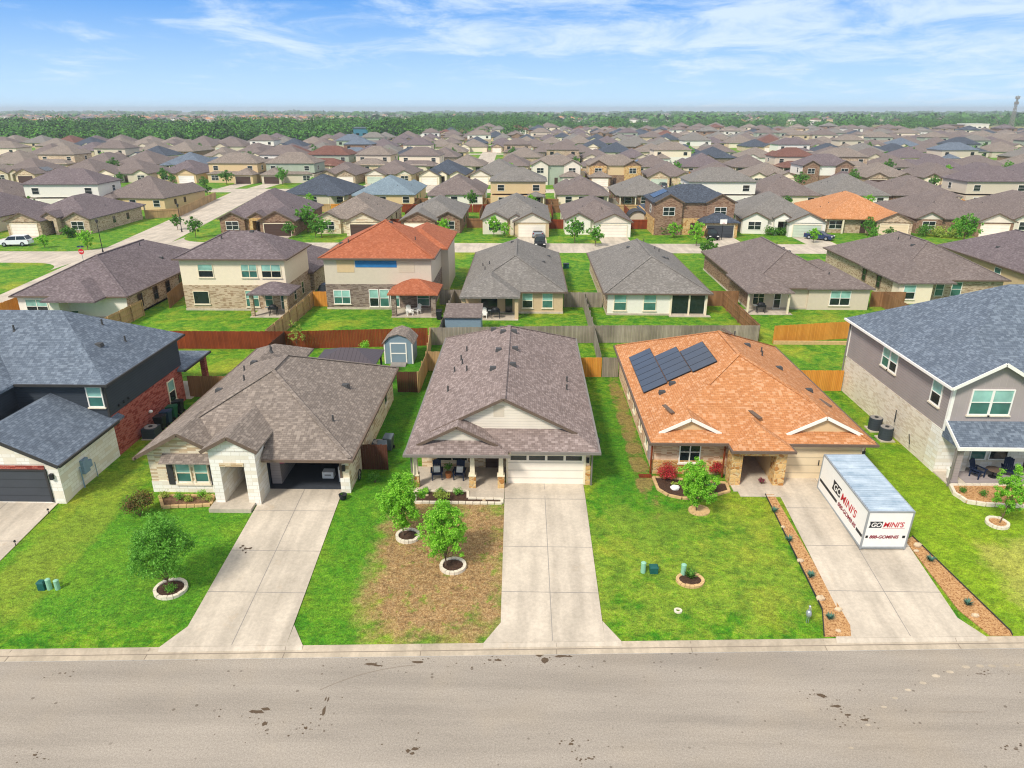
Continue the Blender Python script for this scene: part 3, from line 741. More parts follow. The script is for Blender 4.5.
m = MB(); fb(m, 'f', 40.0, -2.3, -1.7, .06, .07, 2.0, 3.1); m.build('door_pane', 'glass_dark', dd)
for xx in (-6.6, -3.15, -1.42):
    m = MB(); m.box(xx-.2, xx+.2, 37.3, 37.7, Z, Z+.85); m.build('pillar_base', 'wall_gold_stone', r_)
    m = MB(); m.box(xx-.23, xx+.23, 37.27, 37.73, Z+.852, Z+.92); m.hexa([(xx-.15,37.35,Z+.92),(xx+.15,37.35,Z+.92),(xx+.15,37.65,Z+.92),(xx-.15,37.65,Z+.92)], [(xx-.11,37.39,hz_-.17),(xx+.11,37.39,hz_-.17),(xx+.11,37.61,hz_-.17),(xx-.11,37.61,hz_-.17)]); m.build('pillar', 'trim_cream', r_)
m = MB(); m.box(-6.9, -1.2, 37.1, 40.0, Z-.3, Z+.06); m.box(-3.3, -1.2, 36.1, 37.1, Z-.3, Z+.045); m.build('porch_slab', 'concrete', r_)
m = MB(); m.box(-2.05+.5-.35, -2.05+.5+.3, y0+1.54, y0+1.6, 5.35, 6.1); m.build('gable_vent', 'stucco_beige', r_)
for (vx, vy) in ((-4.9,50.5),(-4.6,52.2),(-4.7,49.3),(-5.2,48.3),(-4.2,47.2),(-5.3,44.6),(3.0,47.0),(2.9,45.3)): vent(roofC, vx, vy, hz_ + p*min(vx-x0, x1-vx) + .0, 1)
for (vx, vy) in ((-1.9,55.),(-1.0+.1,52.6),(-1.75,52.6),(-.75,48.6),(-1.95,48.4),(-2.2,44.8),(-.85,45.),(-2.6,54.6)): vent(roofC, vx, vy, hz_ + p*min(vx-x0, x1-vx, y1-vy) + .05, 0)
m = MB(); m.cyl((x0+.25,37.6-.45,Z+.1),(x0+.25,37.15,3.65),.05,n=8); m.cyl((4.1,37.9,Z),(4.1,37.9,3.6),.05,n=8); m.build('downpipe', 'gutter_grey', r_)
# ------------------------------------------------------------------ house L2 (second from left)
r_ = root('brick_house', 'single-storey house with open garage, white stone entry tower and brown-grey shingle roof', 'house', -22.3, 36.8, Z)
x0, x1, y0, y1 = -22.75, -10.05, 35.95, 51.6
rf = MB(); hip(rf, x0 + .02, -18.0, 46.0, 56.2, hz_ - .004, p)
xm_, zr_ = (x0+x1)/2, hz_ + 6.35*p; ap, bp = (xm_, y0+6.35, zr_), (xm_, y1-6.35, zr_); yc = 36.75; k_ = (yc-y0)
rf.poly([(x0+k_,yc,hz_+k_*p),(-15.3,yc,hz_+k_*p),(-15.3,y0,hz_),(x1,y0,hz_),ap]); rf.poly([(x1,y0,hz_),(x1,y1,hz_),bp,ap]); rf.poly([(x1,y1,hz_),(x0,y1,hz_),bp]); rf.poly([(x0,y1,hz_),(x0,yc,hz_),(x0+k_,yc,hz_+k_*p),ap,bp])
zb_ = hz_-.16; rf.poly([(x0,yc,zb_),(x0,y1,zb_),(x1,y1,zb_),(x1,y0,zb_),(-15.3,y0,zb_),(-15.3,yc,zb_)])
for a_, c_ in (((-15.3,y0),(x1,y0)),((x1,y0),(x1,y1)),((x1,y1),(x0,y1)),((x0,y1),(x0,yc))): rf.poly([(a_[0],a_[1],zb_),(c_[0],c_[1],zb_),(c_[0],c_[1],hz_),(a_[0],a_[1],hz_)])
rf.poly([(-15.3,y0,zb_),(-15.3,y0,hz_),(-15.3,yc,hz_+k_*p),(-15.3,yc,zb_)])
tr = MB(); fc = MB(); gs = MB()
gabled(rf, tr, -22.8, -17.4, 36.1, 41.0, hz_ + .01, .56, face=fc, setb=.5)
roofL = rf.build('roof', 'roof_brown', r_)
rc = MB(); zr = hz_ + 6.35*p; xm = (x0+x1)/2; ridgecap(rc, [(x0+2.7,y0+2.7,hz_+1.38),(xm,y0+6.35,zr+.02),(xm,y1-6.35,zr+.02),(x1-.1,y1-.1,hz_+.07)]); ridgecap(rc, [(x1-.1,y0+.1,hz_+.07),(xm,y0+6.35,zr+.02)]); rc.build('ridge_cap', 'roof_brown', roofL)
# entry tower
er = MB(); gabled(er, tr, -18.35, -15.1, 35.05, 43.5, 4.75, .55, face=gs, setb=.3); er.build('entry_roof', 'roof_brown', r_)
tr.build('rake_board', 'trim_brown', r_); fc.build('gable', 'wall_pale_stone', r_); gs.build('entry_gable', 'wall_white_stone', r_)
b = MB(); b.box(-22.35, -18.02, 36.6, 51.2, Z-.3, hz_-.165); b.box(-18.02, -15.9, 39.8, 51.2, Z-.3, hz_-.165); b.box(-15.9, -10.45, 43.2, 51.2, Z-.3, hz_-.165)
b.box(-15.9, -15.65, 36.75, 43.2, Z-.3, hz_-.165); b.box(-11.0, -10.45, 36.75, 43.2, Z-.3, hz_-.165); b.box(-15.65, -11.0, 36.75, 37.0, 3.4, hz_-.165); b.box(-22.3, -18.4, 50.0, 55.8, Z-.3, hz_-.17)
b.build('wall', 'wall_pale_stone', r_)
b = MB(); b.box(-22.37, -18.0, 36.56, 36.75, Z-.3, Z+.75); b.build('stone_base', 'wall_white_stone', r_)
b = MB(); b.box(-18.05, -17.5, 35.35, 38.6, Z-.3, 4.62); b.box(-16.1, -15.4, 35.35, 36.9, Z-.3, 4.62); b.box(-17.5, -16.1, 35.35, 35.75, 3.7, 4.62); b.build('entry_tower', 'wall_white_stone', r_)
b = MB(); b.box(-17.5, -16.1, 35.3, 35.36, 3.64, 3.86); b.build('entry_lintel', 'wall_buff_brick', r_)
m = MB(); fb(m, 'f', 39.8, -17.2, -16.3, 0, .06, Z+.05, 3.3); m.build('front_door', 'trim_dark', r_)
m = MB(); m.box(-15.65, -11.0, 37.0, 43.2, Z, Z+.055); m.box(-15.64,-11.01,43.1,43.19,Z+.06,3.5); m.box(-15.66,-15.6,37.02,43.1,Z+.06,3.5); m.box(-11.05,-10.99,37.02,43.1,Z+.06,3.5); m.box(-15.6,-11.06,37.02,43.09,3.5,3.56); m.build('garage_interior', 'dark_interior', r_)
m = MB(); m.box(-15.5,-14.9,37.6,40.2,Z+.06,Z+2.0); m.build('garage_cabinet', 'siding_mauve', r_)
m = MB(); fb(m,'f',36.75,-15.78,-15.65,-.04,.06,Z,3.45); fb(m,'f',36.75,-11.0,-10.87,-.04,.06,Z,3.45); fb(m,'f',36.75,-15.65,-11.0,-.04,.05,3.36,3.48); m.build('door_frame', 'trim_brown', r_)
win(r_, 'f', 36.6, -20.75, -19.95, 1.85, 3.2, 'trim_cream'); win(r_, 'f', 36.6, -19.65, -18.9, 1.85, 3.2, 'trim_cream')
for xx in (-21.3, -18.74): 
    m = MB(); fb(m, 'f', 36.56, xx, xx+.36, 0, .05, 1.75, 3.25); m.build('shutter', 'trim_dark', r_)
m = MB(); m.hexa([(-21.4,35.95,3.4),(-18.1,35.95,3.4),(-18.1,36.6,3.4),(-21.4,36.6,3.4)], [(-21.4,35.95,3.45),(-18.1,35.95,3.45),(-18.1,36.6,3.8),(-21.4,36.6,3.8)]); m.build('window_awning', 'roof_brown', r_)
m = MB(); m.box(-18.2, -15.75, 34.6, 39.8, Z-.3, Z+.06); m.build('porch_slab', 'concrete', r_)
gt = MB(); gutter(gt, x0, x1, y0, y1, hz_, 'r'); gutter(gt, -15.15, x1, y0, y1, hz_, 'f'); gutter(gt, x0, x1, y0, 56.2, hz_, 'l'); gt.build('gutter', 'trim_brown', r_)
m = MB(); fb(m, 'f', 36.75, -10.82, -10.66, 0, .16, 2.7, 3.05); m.build('wall_lamp', 'black_metal', r_)
m = MB(); fb(m, 'f', 36.75, -11.0, -10.43, .002, .1, Z-.2, 2.2); m.build('stone_pier', 'wall_white_stone', r_)
win(r_, 'r', -10.45, 47.6, 48.6, 2.2, 3.4, 'trim_cream', 'glass_dark')
for (vx, vy, kd) in ((-19.9,51.5,1),(-19.4,50.4,1),(-20.6,47.8,1),(-21.2,44.6,0),(-20.4,49.2,0),(-12.1,44.5,1),(-11.9,39.4,1),(-12.4,44.6,0),(-18.9,43.6,1)): vent(roofL, vx, vy, hz_ + p*min(vx-x0, x1-vx, vy-y0), kd)
# ------------------------------------------------------------------ house O (orange roof, right of centre)
r_ = root('brick_house', 'single-storey brick house with orange shingle roof, solar panels and gold stone entry arch', 'house', 8.1, 39.3, Z)
x0, x1, y0, y1 = 7.7, 21.35, 39.0, 57.5
rf = MB(); tr = MB(); fc = MB()
hip(rf, x0, x1, 38.6, y1, hz_, p)
hip(rf, 12.42, 16.05, 37.6, 46.0, hz_ + .012, .5)
# two small front gables over skirts
for xa, xb, yy in ((8.3, 12.1, 39.3), (16.1, 20.7, 39.25)):
    z_ = hz_ + .38; hh = gabled(rf, tr, xa, xb, yy, yy + 4.2, z_, .5, face=fc, setb=.22)
roofO = rf.build('roof', 'roof_orange', r_)
tr.build('rake_board', 'trim_white', r_); fc.build('gable', 'stucco_tan', r_)
rc = MB(); xm = (x0+x1)/2; zr = hz_ + 6.825*p
ridgecap(rc, [(xm,38.6+6.83,zr+.02),(xm,y1-6.83,zr+.02),(x1-.1,y1-.1,hz_+.06)]); ridgecap(rc, [(x0+.1,y1-.1,hz_+.06),(xm,y1-6.83,zr+.02)]); ridgecap(rc, [(x1-.1,38.7,hz_+.07),(xm,38.6+6.83,zr+.02)]); ridgecap(rc, [(12.0,41.3+1.6,hz_+2.17),(xm,38.6+6.83,zr+.02)]); rc.build('ridge_cap', 'roof_orange', roofO)
gt = MB(); gutter(gt, x0, 12.4, 38.6, y1, hz_, 'fl'); gutter(gt, 12.42, 16.05, 37.6, 38.3, hz_, 'flr'); gutter(gt, 16.07, x1, 38.6, y1, hz_, 'fr'); gt.build('gutter', 'trim_brown', r_)
b = MB(); b.box(8.1, 20.95, 39.5, 57.1, Z-.3, hz_-.165)
b = MB(); b.box(8.1, 12.7, 39.5, 57.1, Z-.3, hz_-.165); b.box(12.7, 15.5, 43.5, 57.1, Z-.3, hz_-.165); b.box(15.5, 20.95, 38.99, 57.1, Z-.3, hz_-.17); b.build('wall', 'wall_pink_brick', r_)
b = MB(); b.box(8.06, 12.6, 39.44, 39.6, Z-.3, Z+.95); b.build('stone_base', 'wall_gold_stone', r_)
b = MB(); b.box(12.55, 13.2, 38.0, 38.9, Z-.3, hz_-.15); b.box(15.2, 15.85, 38.0, 38.84, Z-.3, hz_-.15); b.box(13.2, 15.2, 38.0, 38.5, 3.25, hz_-.15); b.build('entry_arch', 'wall_gold_stone', r_)
b = MB(); b.box(12.7, 12.95, 38.9, 43.5, Z-.3, hz_-.16); b.box(15.25, 15.5, 38.9, 43.5, Z-.3, hz_-.16); b.build('entry_wall', 'stucco_tan', r_)
m = MB(); fb(m, 'f', 43.5, 13.6, 14.5, 0, .06, Z+.06, 3.3); m.build('front_door', 'trim_dark', r_)
m = MB(); m.box(12.65, 15.5, 37.3, 43.4, Z-.3, Z+.06); m.box(12.9, 15.9, 36.7, 37.3, Z-.3, Z+.045); m.build('porch_slab', 'concrete', r_)
garage(r_, 'f', 38.99, 15.95, 20.7, Z+.02, 3.45, 'door_beige', 'trim_cream', handles=True)
win(r_, 'f', 39.5, 9.75, 10.95, 2.05, 3.45, 'trim_white', 'glass_dark', 2)
for yy in (41.5, 44.2, 47.2, 50.2): win(r_, 'l', 8.1, yy, yy+.75, 2.0, 3.3, 'trim_cream', 'glass_teal', 1)
m = MB(); m.cyl((7.95,39.35,Z+.1),(7.95,39.35,3.65),.06,n=8); m.box(7.2,8.0,38.9,39.25,Z,Z+.09); m.cyl((12.35,38.95,Z+.1),(12.35,38.95,3.65),.06,n=8); m.build('downpipe', 'fence_red', r_)
m = MB(); fb(m, 'f', 38.99, 20.72, 20.9, 0, .14, 2.85, 3.2); m.build('wall_lamp', 'black_metal', r_)
m = MB(); fb(m, 'l', 8.1, 40.0, 40.5, 0, .2, 1.9, 3.0); m.build('meter_box', 'siding_mauve', r_)
# solar panels lie on the left slope: position along y and up the slope
def solar(par, xe, ze, slope, ya, yb, ua, ub, frame='black_metal', cell='glass_panel', side=1):
    k = math.sqrt(1 + slope*slope); c_, s_ = 1/k, slope/k
    def P(y, u, h): return (xe + side*(u*c_ - h*s_), y, ze + u*s_ + h*c_)
    b = MB(); b.hexa([P(ya,ua,.06),P(yb,ua,.06),P(yb,ub,.06),P(ya,ub,.06)] if side < 0 else [P(ya,ua,.06),P(ya,ub,.06),P(yb,ub,.06),P(yb,ua,.06)], [P(ya,ua,.11),P(yb,ua,.11),P(yb,ub,.11),P(ya,ub,.11)] if side < 0 else [P(ya,ua,.11),P(ya,ub,.11),P(yb,ub,.11),P(yb,ua,.11)])
    o = b.build('solar_panel', frame, par); t = .03
    b = MB(); b.poly([P(ya+t,ua+t,.116),P(ya+t,ub-t,.116),P(yb-t,ub-t,.116),P(yb-t,ua+t,.116)]); b.build('solar_cells', cell, o)
q = NM('glass_panel'); s = q.sep(q.pos()); k = q.mr(q.noise(q.pos(), .5, 2), .3, .7, .8, 1.3)
q.b.inputs['Specular IOR Level'].default_value = .7; q.b.inputs['Coat Weight'].default_value = .6; q.b.inputs['Coat Roughness'].default_value = .12
MATS['glass_panel'] = q.done(q.mix(1., lin('#1c2735'), q.comb(k, k, k), 'MULTIPLY'), .3)
for j, (y_a, nrow, u0) in enumerate(((46.1, 5, 1.1), (49.0, 5, 1.1))): pass
# three blocks of panels, landscape, stepping up the slope
for k in range(7): solar(r_, x0, hz_, p, 45.65 + k*1.08, 46.715 + k*1.08, .72, 2.52)
for k in range(5): solar(r_, x0, hz_, p, 45.85 + k*1.06, 46.9 + k*1.06, 2.54, 4.34)
for k in range(4): solar(r_, x0, hz_, p, 45.55 + k*1.1, 46.64 + k*1.1, 4.36, 6.16)
for (vx, vy, kd) in ((9.4,44.6,0),(10.2,45.3,0),(18.0,51.0,1),(17.6,49.6,1),(18.3,47.8,0),(16.2,52.2,1),(16.8,50.8,0),(19.5,45.0,0)): vent(roofO, vx, vy, hz_ + p*min(vx-x0, x1-vx, vy-y0, y1-vy), kd)
for (vx, vy, vz) in ((9.2,41.3,4.85),(14.5,40.6,4.82),(19.9,43.2,4.55),(15.3,51.2,7.0)):
    m = MB(); m.bar((vx-.25, vy+.4, vz+.14), (vx+.15, vy-.6, vz+.02), .28, .05); m.build('ridge_vent', 'trim_brown', roofO)
# ------------------------------------------------------------------ house L1 (two-storey, left edge)
r_ = root('two_storey_house', 'large two-storey house at the left edge, black siding over red brick, slate roof', 'house', -27.0, 35.3, Z)
z2 = 6.5
rf = MB(); hip(rf, -42.5, -26.55, 40.7, 51.5, z2, .62); hip(rf, -39.5, -32.4, 38.2, 46.0, z2 - .004, .62, 'f')
roofA = rf.build('roof', 'roof_slate', r_)
b = MB(); b.box(-42, -26.96, 41.1, 51.1, 4.1, z2-.165); b.box(-39.1, -32.8, 38.7, 41.1, 4.1, z2-.165); b.build('upper_wall', 'siding_black', r_, label='black lap siding upper wall')
b = MB(); b.box(-41.9, -27.0, 41.2, 51.0, Z-.3, 4.1); b.build('wall', 'wall_red_brick', r_, label='red brick lower wall')
b = MB(); b.box(-33.9, -26.95, 35.3, 41.2, Z-.3, 3.62); b.build('garage_wall', 'wall_white_stone', r_, label='white stone garage wall')
rf = MB(); tr = MB(); fc = MB(); gabled(rf, tr, -34.4, -26.6, 34.9, 42.0, 3.8, .5, face=fc, setb=.42); rf.build('garage_roof', 'roof_slate', r_); tr.build('rake_board', 'trim_dark', r_); fc.build('gable', 'wall_white_stone', r_)
garage(r_, 'f', 35.3, -33.3, -27.75, Z+.02, 3.25, 'door_dark', 'trim_dark'); m = MB(); fb(m, 'f', 35.3, -33.4, -27.7, .0, .06, 3.38, 3.6); m.build('door_lintel', 'wall_red_brick', r_)
m = MB(); fb(m, 'f', 35.3, -27.45, -27.27, 0, .18, 2.75, 3.1); m.build('wall_lamp', 'black_metal', r_)
win(r_, 'f', 41.1, -28.1, -27.2, 4.85, 6.15, 'trim_white', 'glass_teal'); win(r_, 'r', -27.0, 48.6, 49.5, 1.9, 3.5, 'trim_cream', 'glass_teal')
m = MB(); m.box(-27.06, -26.93, 41.06, 41.2, 4.1, z2-.17); m.build('corner_board', 'trim_dark', r_)
rf = MB(); hip(rf, -33, -26.45, 50.4, 55.1, 3.9, .3); rf.build('patio_roof', 'roof_slate', r_)
m = MB(); m.box(-27.1, -26.7, 54.4, 54.8, Z-.2, 3.73); m.build('patio_pillar', 'wall_red_brick', r_)
m = MB(); m.box(-33, -26.6, 51.02, 54.9, Z-.2, Z+.05); m.build('patio_slab', 'concrete', r_)
m = MB(); fb(m, 'r', -26.95, 37.2, 37.75, 0, .2, 2.0, 2.9); fb(m, 'r', -26.95, 37.8, 38.1, 0, .16, 2.15, 2.6); m.cyl((-26.85,37.0,Z),(-26.85,37.0,2.6),.04,n=6).cyl((-26.85,38.4,Z),(-26.85,38.4,2.2),.025,n=6); m.build('meter_box', 'util_blue', r_)
m = MB(); m.ball((-26.9,45.6,2.5),.16,.14,.12); m.build('security_light', 'white_paint', r_)
for vx, vy, kd in ((-31.5,48.5,1),(-29.9,47.,1),(-34.4,44.5,1),(-28.8,44.4,0),(-28.2,46.5,1)): vent(roofA, vx, vy, z2 + .62*min(-26.55-vx, vy-40.7, 51.5-vy), kd)
for yy in (42.2, 42.8, 43.4):
    m = MB(); m.ball((-26.95,yy,4.45),.12,.1,.1,n=8,m=4); m.build('wall_outlet', 'black_metal', r_)
gt = MB(); gutter(gt, -42.5, -26.55, 40.7, 51.5, z2, 'fr'); gutter(gt,-33,-26.45,50.4,55.1,3.9,'r'); gutter(gt,-34.4,-26.6,34.95,41.2,3.8,'r'); gt.build('gutter', 'trim_dark', r_)
# ------------------------------------------------------------------ house R (two-storey, right edge)
r_ = root('two_storey_house', 'large two-storey house at the right edge, mauve siding over pale stone, slate roof', 'house', 26.0, 38.4, Z); z2 = 7.2
rf = MB(); tr = MB(); fc = MB()
hip(rf, 25.62, 41.0, 40.2, 54.6, z2, .62)
gabled(rf, tr, 25.60, 31.2, 39.4, 44.5, z2 + .006, .57, face=fc, setb=.45)
roofR = rf.build('roof', 'roof_slate', r_); tr.build('rake_board', 'trim_white', r_); fc.build('gable', 'board_mauve', r_)
b = MB(); b.box(26.02, 40.5, 40.0, 54.2, 4.15, z2-.165); b.build('upper_wall', 'siding_mauve', r_, label='mauve siding upper wall')
b = MB(); b.box(26.15, 30.8, 39.84, 40.02, 4.15, z2-.1); b.build('front_panel', 'board_mauve', r_)
b = MB(); b.box(26.0, 40.5, 41.2, 54.22, Z-.3, 4.15); b.build('wall', 'wall_cream_brick', r_, label='pale brick lower wall')
b = MB(); b.box(25.98, 28.0, 40.0, 41.19, Z-.3, 4.14); b.box(28.0, 40.5, 40.6, 41.19, Z-.3, 4.14); b.build('front_wall', 'wall_white_stone', r_)
m = MB(); m.box(25.97, 26.17, 39.86, 40.06, 4.15, z2-.17); m.box(30.8, 31.0, 39.8, 40.03, 4.15, z2-.1); m.box(25.96, 26.05, 54.1, 54.28, 4.15, z2-.17); m.build('corner_board', 'trim_white', r_)
pr = MB(); pr.hexa([(26.0,38.1,3.75),(40.5,38.1,3.75),(40.5,40.0,3.75),(26.0,40.0,3.75)], [(26.0,38.1,3.9),(40.5,38.1,3.9),(40.5,40.02,4.95),(26.0,40.02,4.95)]); pr.build('porch_roof', 'roof_slate', r_)
m = MB(); m.bar((25.98,38.1,3.8),(25.98,40.0,4.85),.06,.2); m.box(25.9,40.5,38.0,38.1,3.72,3.92); m.build('porch_trim', 'trim_white', r_)
for xx in (26.35, 32.3):
    m = MB(); m.box(xx-.17, xx+.17, 38.35, 38.69, Z, 3.75); m.box(xx-.23, xx+.23, 38.29, 38.75, Z, Z+.3); m.build('pillar', 'siding_mauve', r_)
m = MB(); m.box(26.0, 40, 38.15, 40.6, Z-.3, Z+.07); m.build('porch_slab', 'concrete', r_)
m = MB(); m.box(27.2, 31.6, 38.4, 40.4, Z+.071, Z+.09); m.build('porch_rug', 'siding_mauve', r_)
win(r_, 'f', 39.84, 27.15, 28.28, 5.35, 6.9, 'trim_white', 'glass_teal'); win(r_, 'f', 39.84, 28.42, 29.55, 5.35, 6.9, 'trim_white', 'glass_teal')
win(r_, 'l', 26.02, 41.0, 42.0, 5.35, 6.75, 'trim_white', 'glass_teal'); win(r_, 'l', 26.02, 46.6, 47.55, 5.45, 6.75, 'trim_white', 'glass_teal'); win(r_, 'l', 26.02, 47.7, 48.65, 5.45, 6.75, 'trim_white', 'glass_teal')
win(r_, 'f', 40.6, 28.5, 29.4, 1.9, 3.5, 'trim_white', 'glass_teal'); win(r_, 'f', 40.6, 29.7, 30.8, 1.9, 3.5, 'trim_white', 'glass_teal')
m = MB(); fb(m, 'f', 40.6, 32.0, 33.0, 0, .06, Z+.07, 3.4); m.build('front_door', 'door_brown', r_)
gt = MB(); gutter(gt, 25.62, 41.0, 39.4, 54.6, z2, 'l'); gt.build('gutter', 'trim_white', r_)
m = MB(); m.cyl((26.0,38.25,3.8),(25.95,38.25,Z),.06,n=8); m.cyl((25.9,54.2,7.0),(25.9,54.2,Z+.1),.06,n=8); m.build('downpipe', 'gutter_grey', r_)
m = MB(); m.cyl((25.95,45.3,2.5),(25.9,45.3,3.2),.03,n=6); m.cyl((25.9,45.3,3.2),(25.75,45.0,2.4),.03,n=6); m.cyl((25.95,43.3,2.3),(25.7,42.6,1.9),.03,n=6); m.build('pipework', 'black_metal', r_)
for vx, vy in ((32.0,52.),(33.2,51.2)): vent(roofR, vx, vy, z2 + .62*min(vx-25.62, 54.6-vy), 0)
# ------------------------------------------------------------------ second row, seen from the back
def vents(par, x0, x1, y0, y1, z, p, n):
    for k in range(n):
        vx, vy = U(x0+1.2, x1-1.2), U(y0+2, y1-2); vent(par, vx, vy, z + p*min(vx-x0, x1-vx, vy-y0, y1-vy), k % 2)
def back_house(label, name, X0, X1, Y0, Y1, roof, wall, ez=3.8, p=.5, extra=None, lower=None, trimm='trim_brown', gables=''):
    r_ = root(name, label, 'house', X0 + .4, Y0 + .4, Z); rf = MB(); hip(rf, X0, X1, Y0, Y1, ez, p, gables)
    if extra: extra(rf, r_)
    ro = rf.build('roof', roof, r_); b = MB()
    zlow = 4.15 if lower else Z - .3
    b.box(X0+.42, X1-.42, Y0+.42, Y1-.42, zlow, ez-.165); b.build('upper_wall' if lower else 'wall', wall, r_)
    if lower: b = MB(); b.box(X0+.4, X1-.4, Y0+.4, Y1-.4, Z-.3, 4.15); b.build('wall', lower, r_)
    b = MB(); b.box(X0+.36, X1-.36, Y0+.36, Y1-.36, Z-.3, Z+.22); b.build('foundation', 'concrete', r_)
    gt = MB(); gutter(gt, X0, X1, Y0, Y1, ez, 'flr'); gt.build('gutter', trimm, r_)
    w_ = min(X1-X0, Y1-Y0)/2; rc = MB(); zt = ez + w_*p + .02
    for xx in (X0, X1):
        A = ((X0+X1)/2, Y0+w_, zt) if (X1-X0) <= (Y1-Y0) else (X0+w_ if xx == X0 else X1-w_, (Y0+Y1)/2, zt)
        ridgecap(rc, [(xx, Y0, ez+.03), A])
    if (X1-X0) <= (Y1-Y0): ridgecap(rc, [((X0+X1)/2, Y0+w_, zt), ((X0+X1)/2, Y1-w_, zt)])
    rc.build('ridge_cap', roof, ro); vents(ro, X0, X1, Y0, Y1, ez, p, 6)
    return r_
# B1 plum roof
def ex(rf, r_): hip(rf, -51.5, -45.6, 71.2, 79, 3.796, .5)
r_ = back_house('single-storey white stucco house with plum roof behind the left slate-roofed house', 'brick_house', -56.2, -43.3, 73.4, 97, 'roof_plum', 'stucco_white', extra=ex)
win(r_, 'f', 73.82, -54.9, -52.6, 1.8, 3.3, 'trim_white', 'glass_teal', 2)
b = MB(); b.box(-51.2,-50.2,72.2,73.8,Z,3.6); b.build('patio_pillar', 'stucco_white', r_)
b = MB(); b.box(-43.71,-43.66,73.9,96.5,Z,3.6); b.build('side_wall', 'wall_tan_brick', r_)
for yy in (76, 79.5, 82.5, 86): win(r_, 'r', -43.66, yy, yy+.9, 1.9, 3.3, 'trim_brown', 'glass_dark', lod=1)
# B2 cream over brick
r_ = back_house('two-storey house with cream upper wall over tan brick, plum-grey roof and corner patio', 'two_storey_house', -39.4, -26.7, 77.0, 86.6, 'roof_plum', 'stucco_cream', 7.2, lower='wall_tan_brick')
rf = MB(); hip(rf, -36.0, -26.4, 85.5, 99.0, 3.9, .5); rf.build('lower_roof', 'roof_plum', r_); b = MB(); b.box(-35.6,-26.85,87.,98.5,Z-.3,3.7); b.build('rear_wall', 'wall_tan_brick', r_)
for a, b_ in ((-36.9,-35.3),(-32.0,-30.3)): win(r_, 'f', 77.42, a, b_, 5.1, 6.5, 'trim_cream', 'glass_teal', 1 if a < -36 else 2)
win(r_, 'f', 77.42, -29.7, -27.6, 5.1, 6.5, 'trim_cream', 'glass_teal', 2)
win(r_, 'f', 77.4, -37.9, -36.2, 2.0, 3.4, 'trim_cream', 'glass_dark', 1, sash=False); win(r_, 'f', 77.4, -31.9, -30.5, 1.7, 3.5, 'trim_cream', 'glass_teal')
rf = MB(); hip(rf, -28.9+.9-2.8+.2, -24.6-1.2, 74.3, 78.5, 3.9, .45); rf.build('patio_roof', 'roof_plum', r_)
for xx in (-30.3, -26.5):
    m = MB(); m.box(xx-.18, xx+.18, 74.7, 75.06, Z, 3.74); m.build('patio_pillar', 'wall_tan_brick', r_)
m = MB(); m.box(-30.6, -26.2, 74.5, 77.3, Z-.2, Z+.06); m.build('patio_slab', 'concrete', r_)
win(r_, 'f', 77.4, -29.7, -28.9, 1.7, 3.3, 'trim_cream', 'glass_teal', lod=1); win(r_, 'f', 77.4, -27.9, -27.2, Z+.1, 3.3, 'trim_white', 'glass_teal', lod=1)
win(r_, 'r', -27.1, 79.5, 80.3, 1.9, 3.3, 'trim_cream', 'glass_dark', lod=1); win(r_, 'r', -27.1, 82.5, 83.3, 1.9, 3.3, 'trim_cream', 'glass_dark', lod=1)
# B3 rust roof
r_ = back_house('two-storey beige house with bright rust-orange roof and torn blue sheeting on its wall', 'two_storey_house', -23.3, -10.3, 77.8, 91.6, 'roof_rust', 'stucco_beige', 7.2, lower='wall_greybrown_brick')
rf = MB(); hip(rf, -16.6, -9.4, 84.0, 96.5, 7.196, .5); rf.build('wing_roof', 'roof_rust', r_)
m = MB(); m.box(-16.2,-9.8,88,96,Z-.3,7.03); m.build('wing_wall', 'stucco_beige', r_)
m = MB(); fb(m, 'f', 78.22, -19.3, -14.6, 0, .03, 6.1, 6.85); m.build('blue_sheeting', plain('tarp_blue', '#2f78b4', .5), r_)
m = MB(); fb(m, 'f', 78.22, -21.4, -19.45, 0, .025, 5.5, 6.9); m.build('board_patch', 'stucco_tan', r_); m = MB(); fb(m, 'f', 78.22, -14.4, -12.6, 0, .025, 5.5, 6.8); m.build('board_patch', 'siding_beige', r_)
win(r_, 'f', 78.2, -22.0, -20.2, 1.9, 3.4, 'trim_white', 'glass_teal', 2)
for a in (-17.9, -16.7, -15.5): win(r_, 'f', 78.2, a, a+.95, 1.6, 3.5, 'trim_white', 'glass_teal')
rf = MB(); hip(rf, -15.2, -9.6, 74.6, 79.4, 3.9, .5); rf.build('patio_roof', 'roof_rust', r_)
for xx in (-14.6, -10.2):
    m = MB(); m.box(xx-.25, xx+.25, 75.0, 75.5, Z, 3.74); m.build('patio_pillar', 'wall_greybrown_brick', r_)
m = MB(); m.box(-14.9, -9.9, 74.8, 78.0, Z-.2, Z+.06); m.build('patio_slab', 'concrete', r_)
win(r_, 'f', 78.2, -12.4, -11.1, 1.7, 3.3, 'trim_white', 'glass_teal', lod=1)
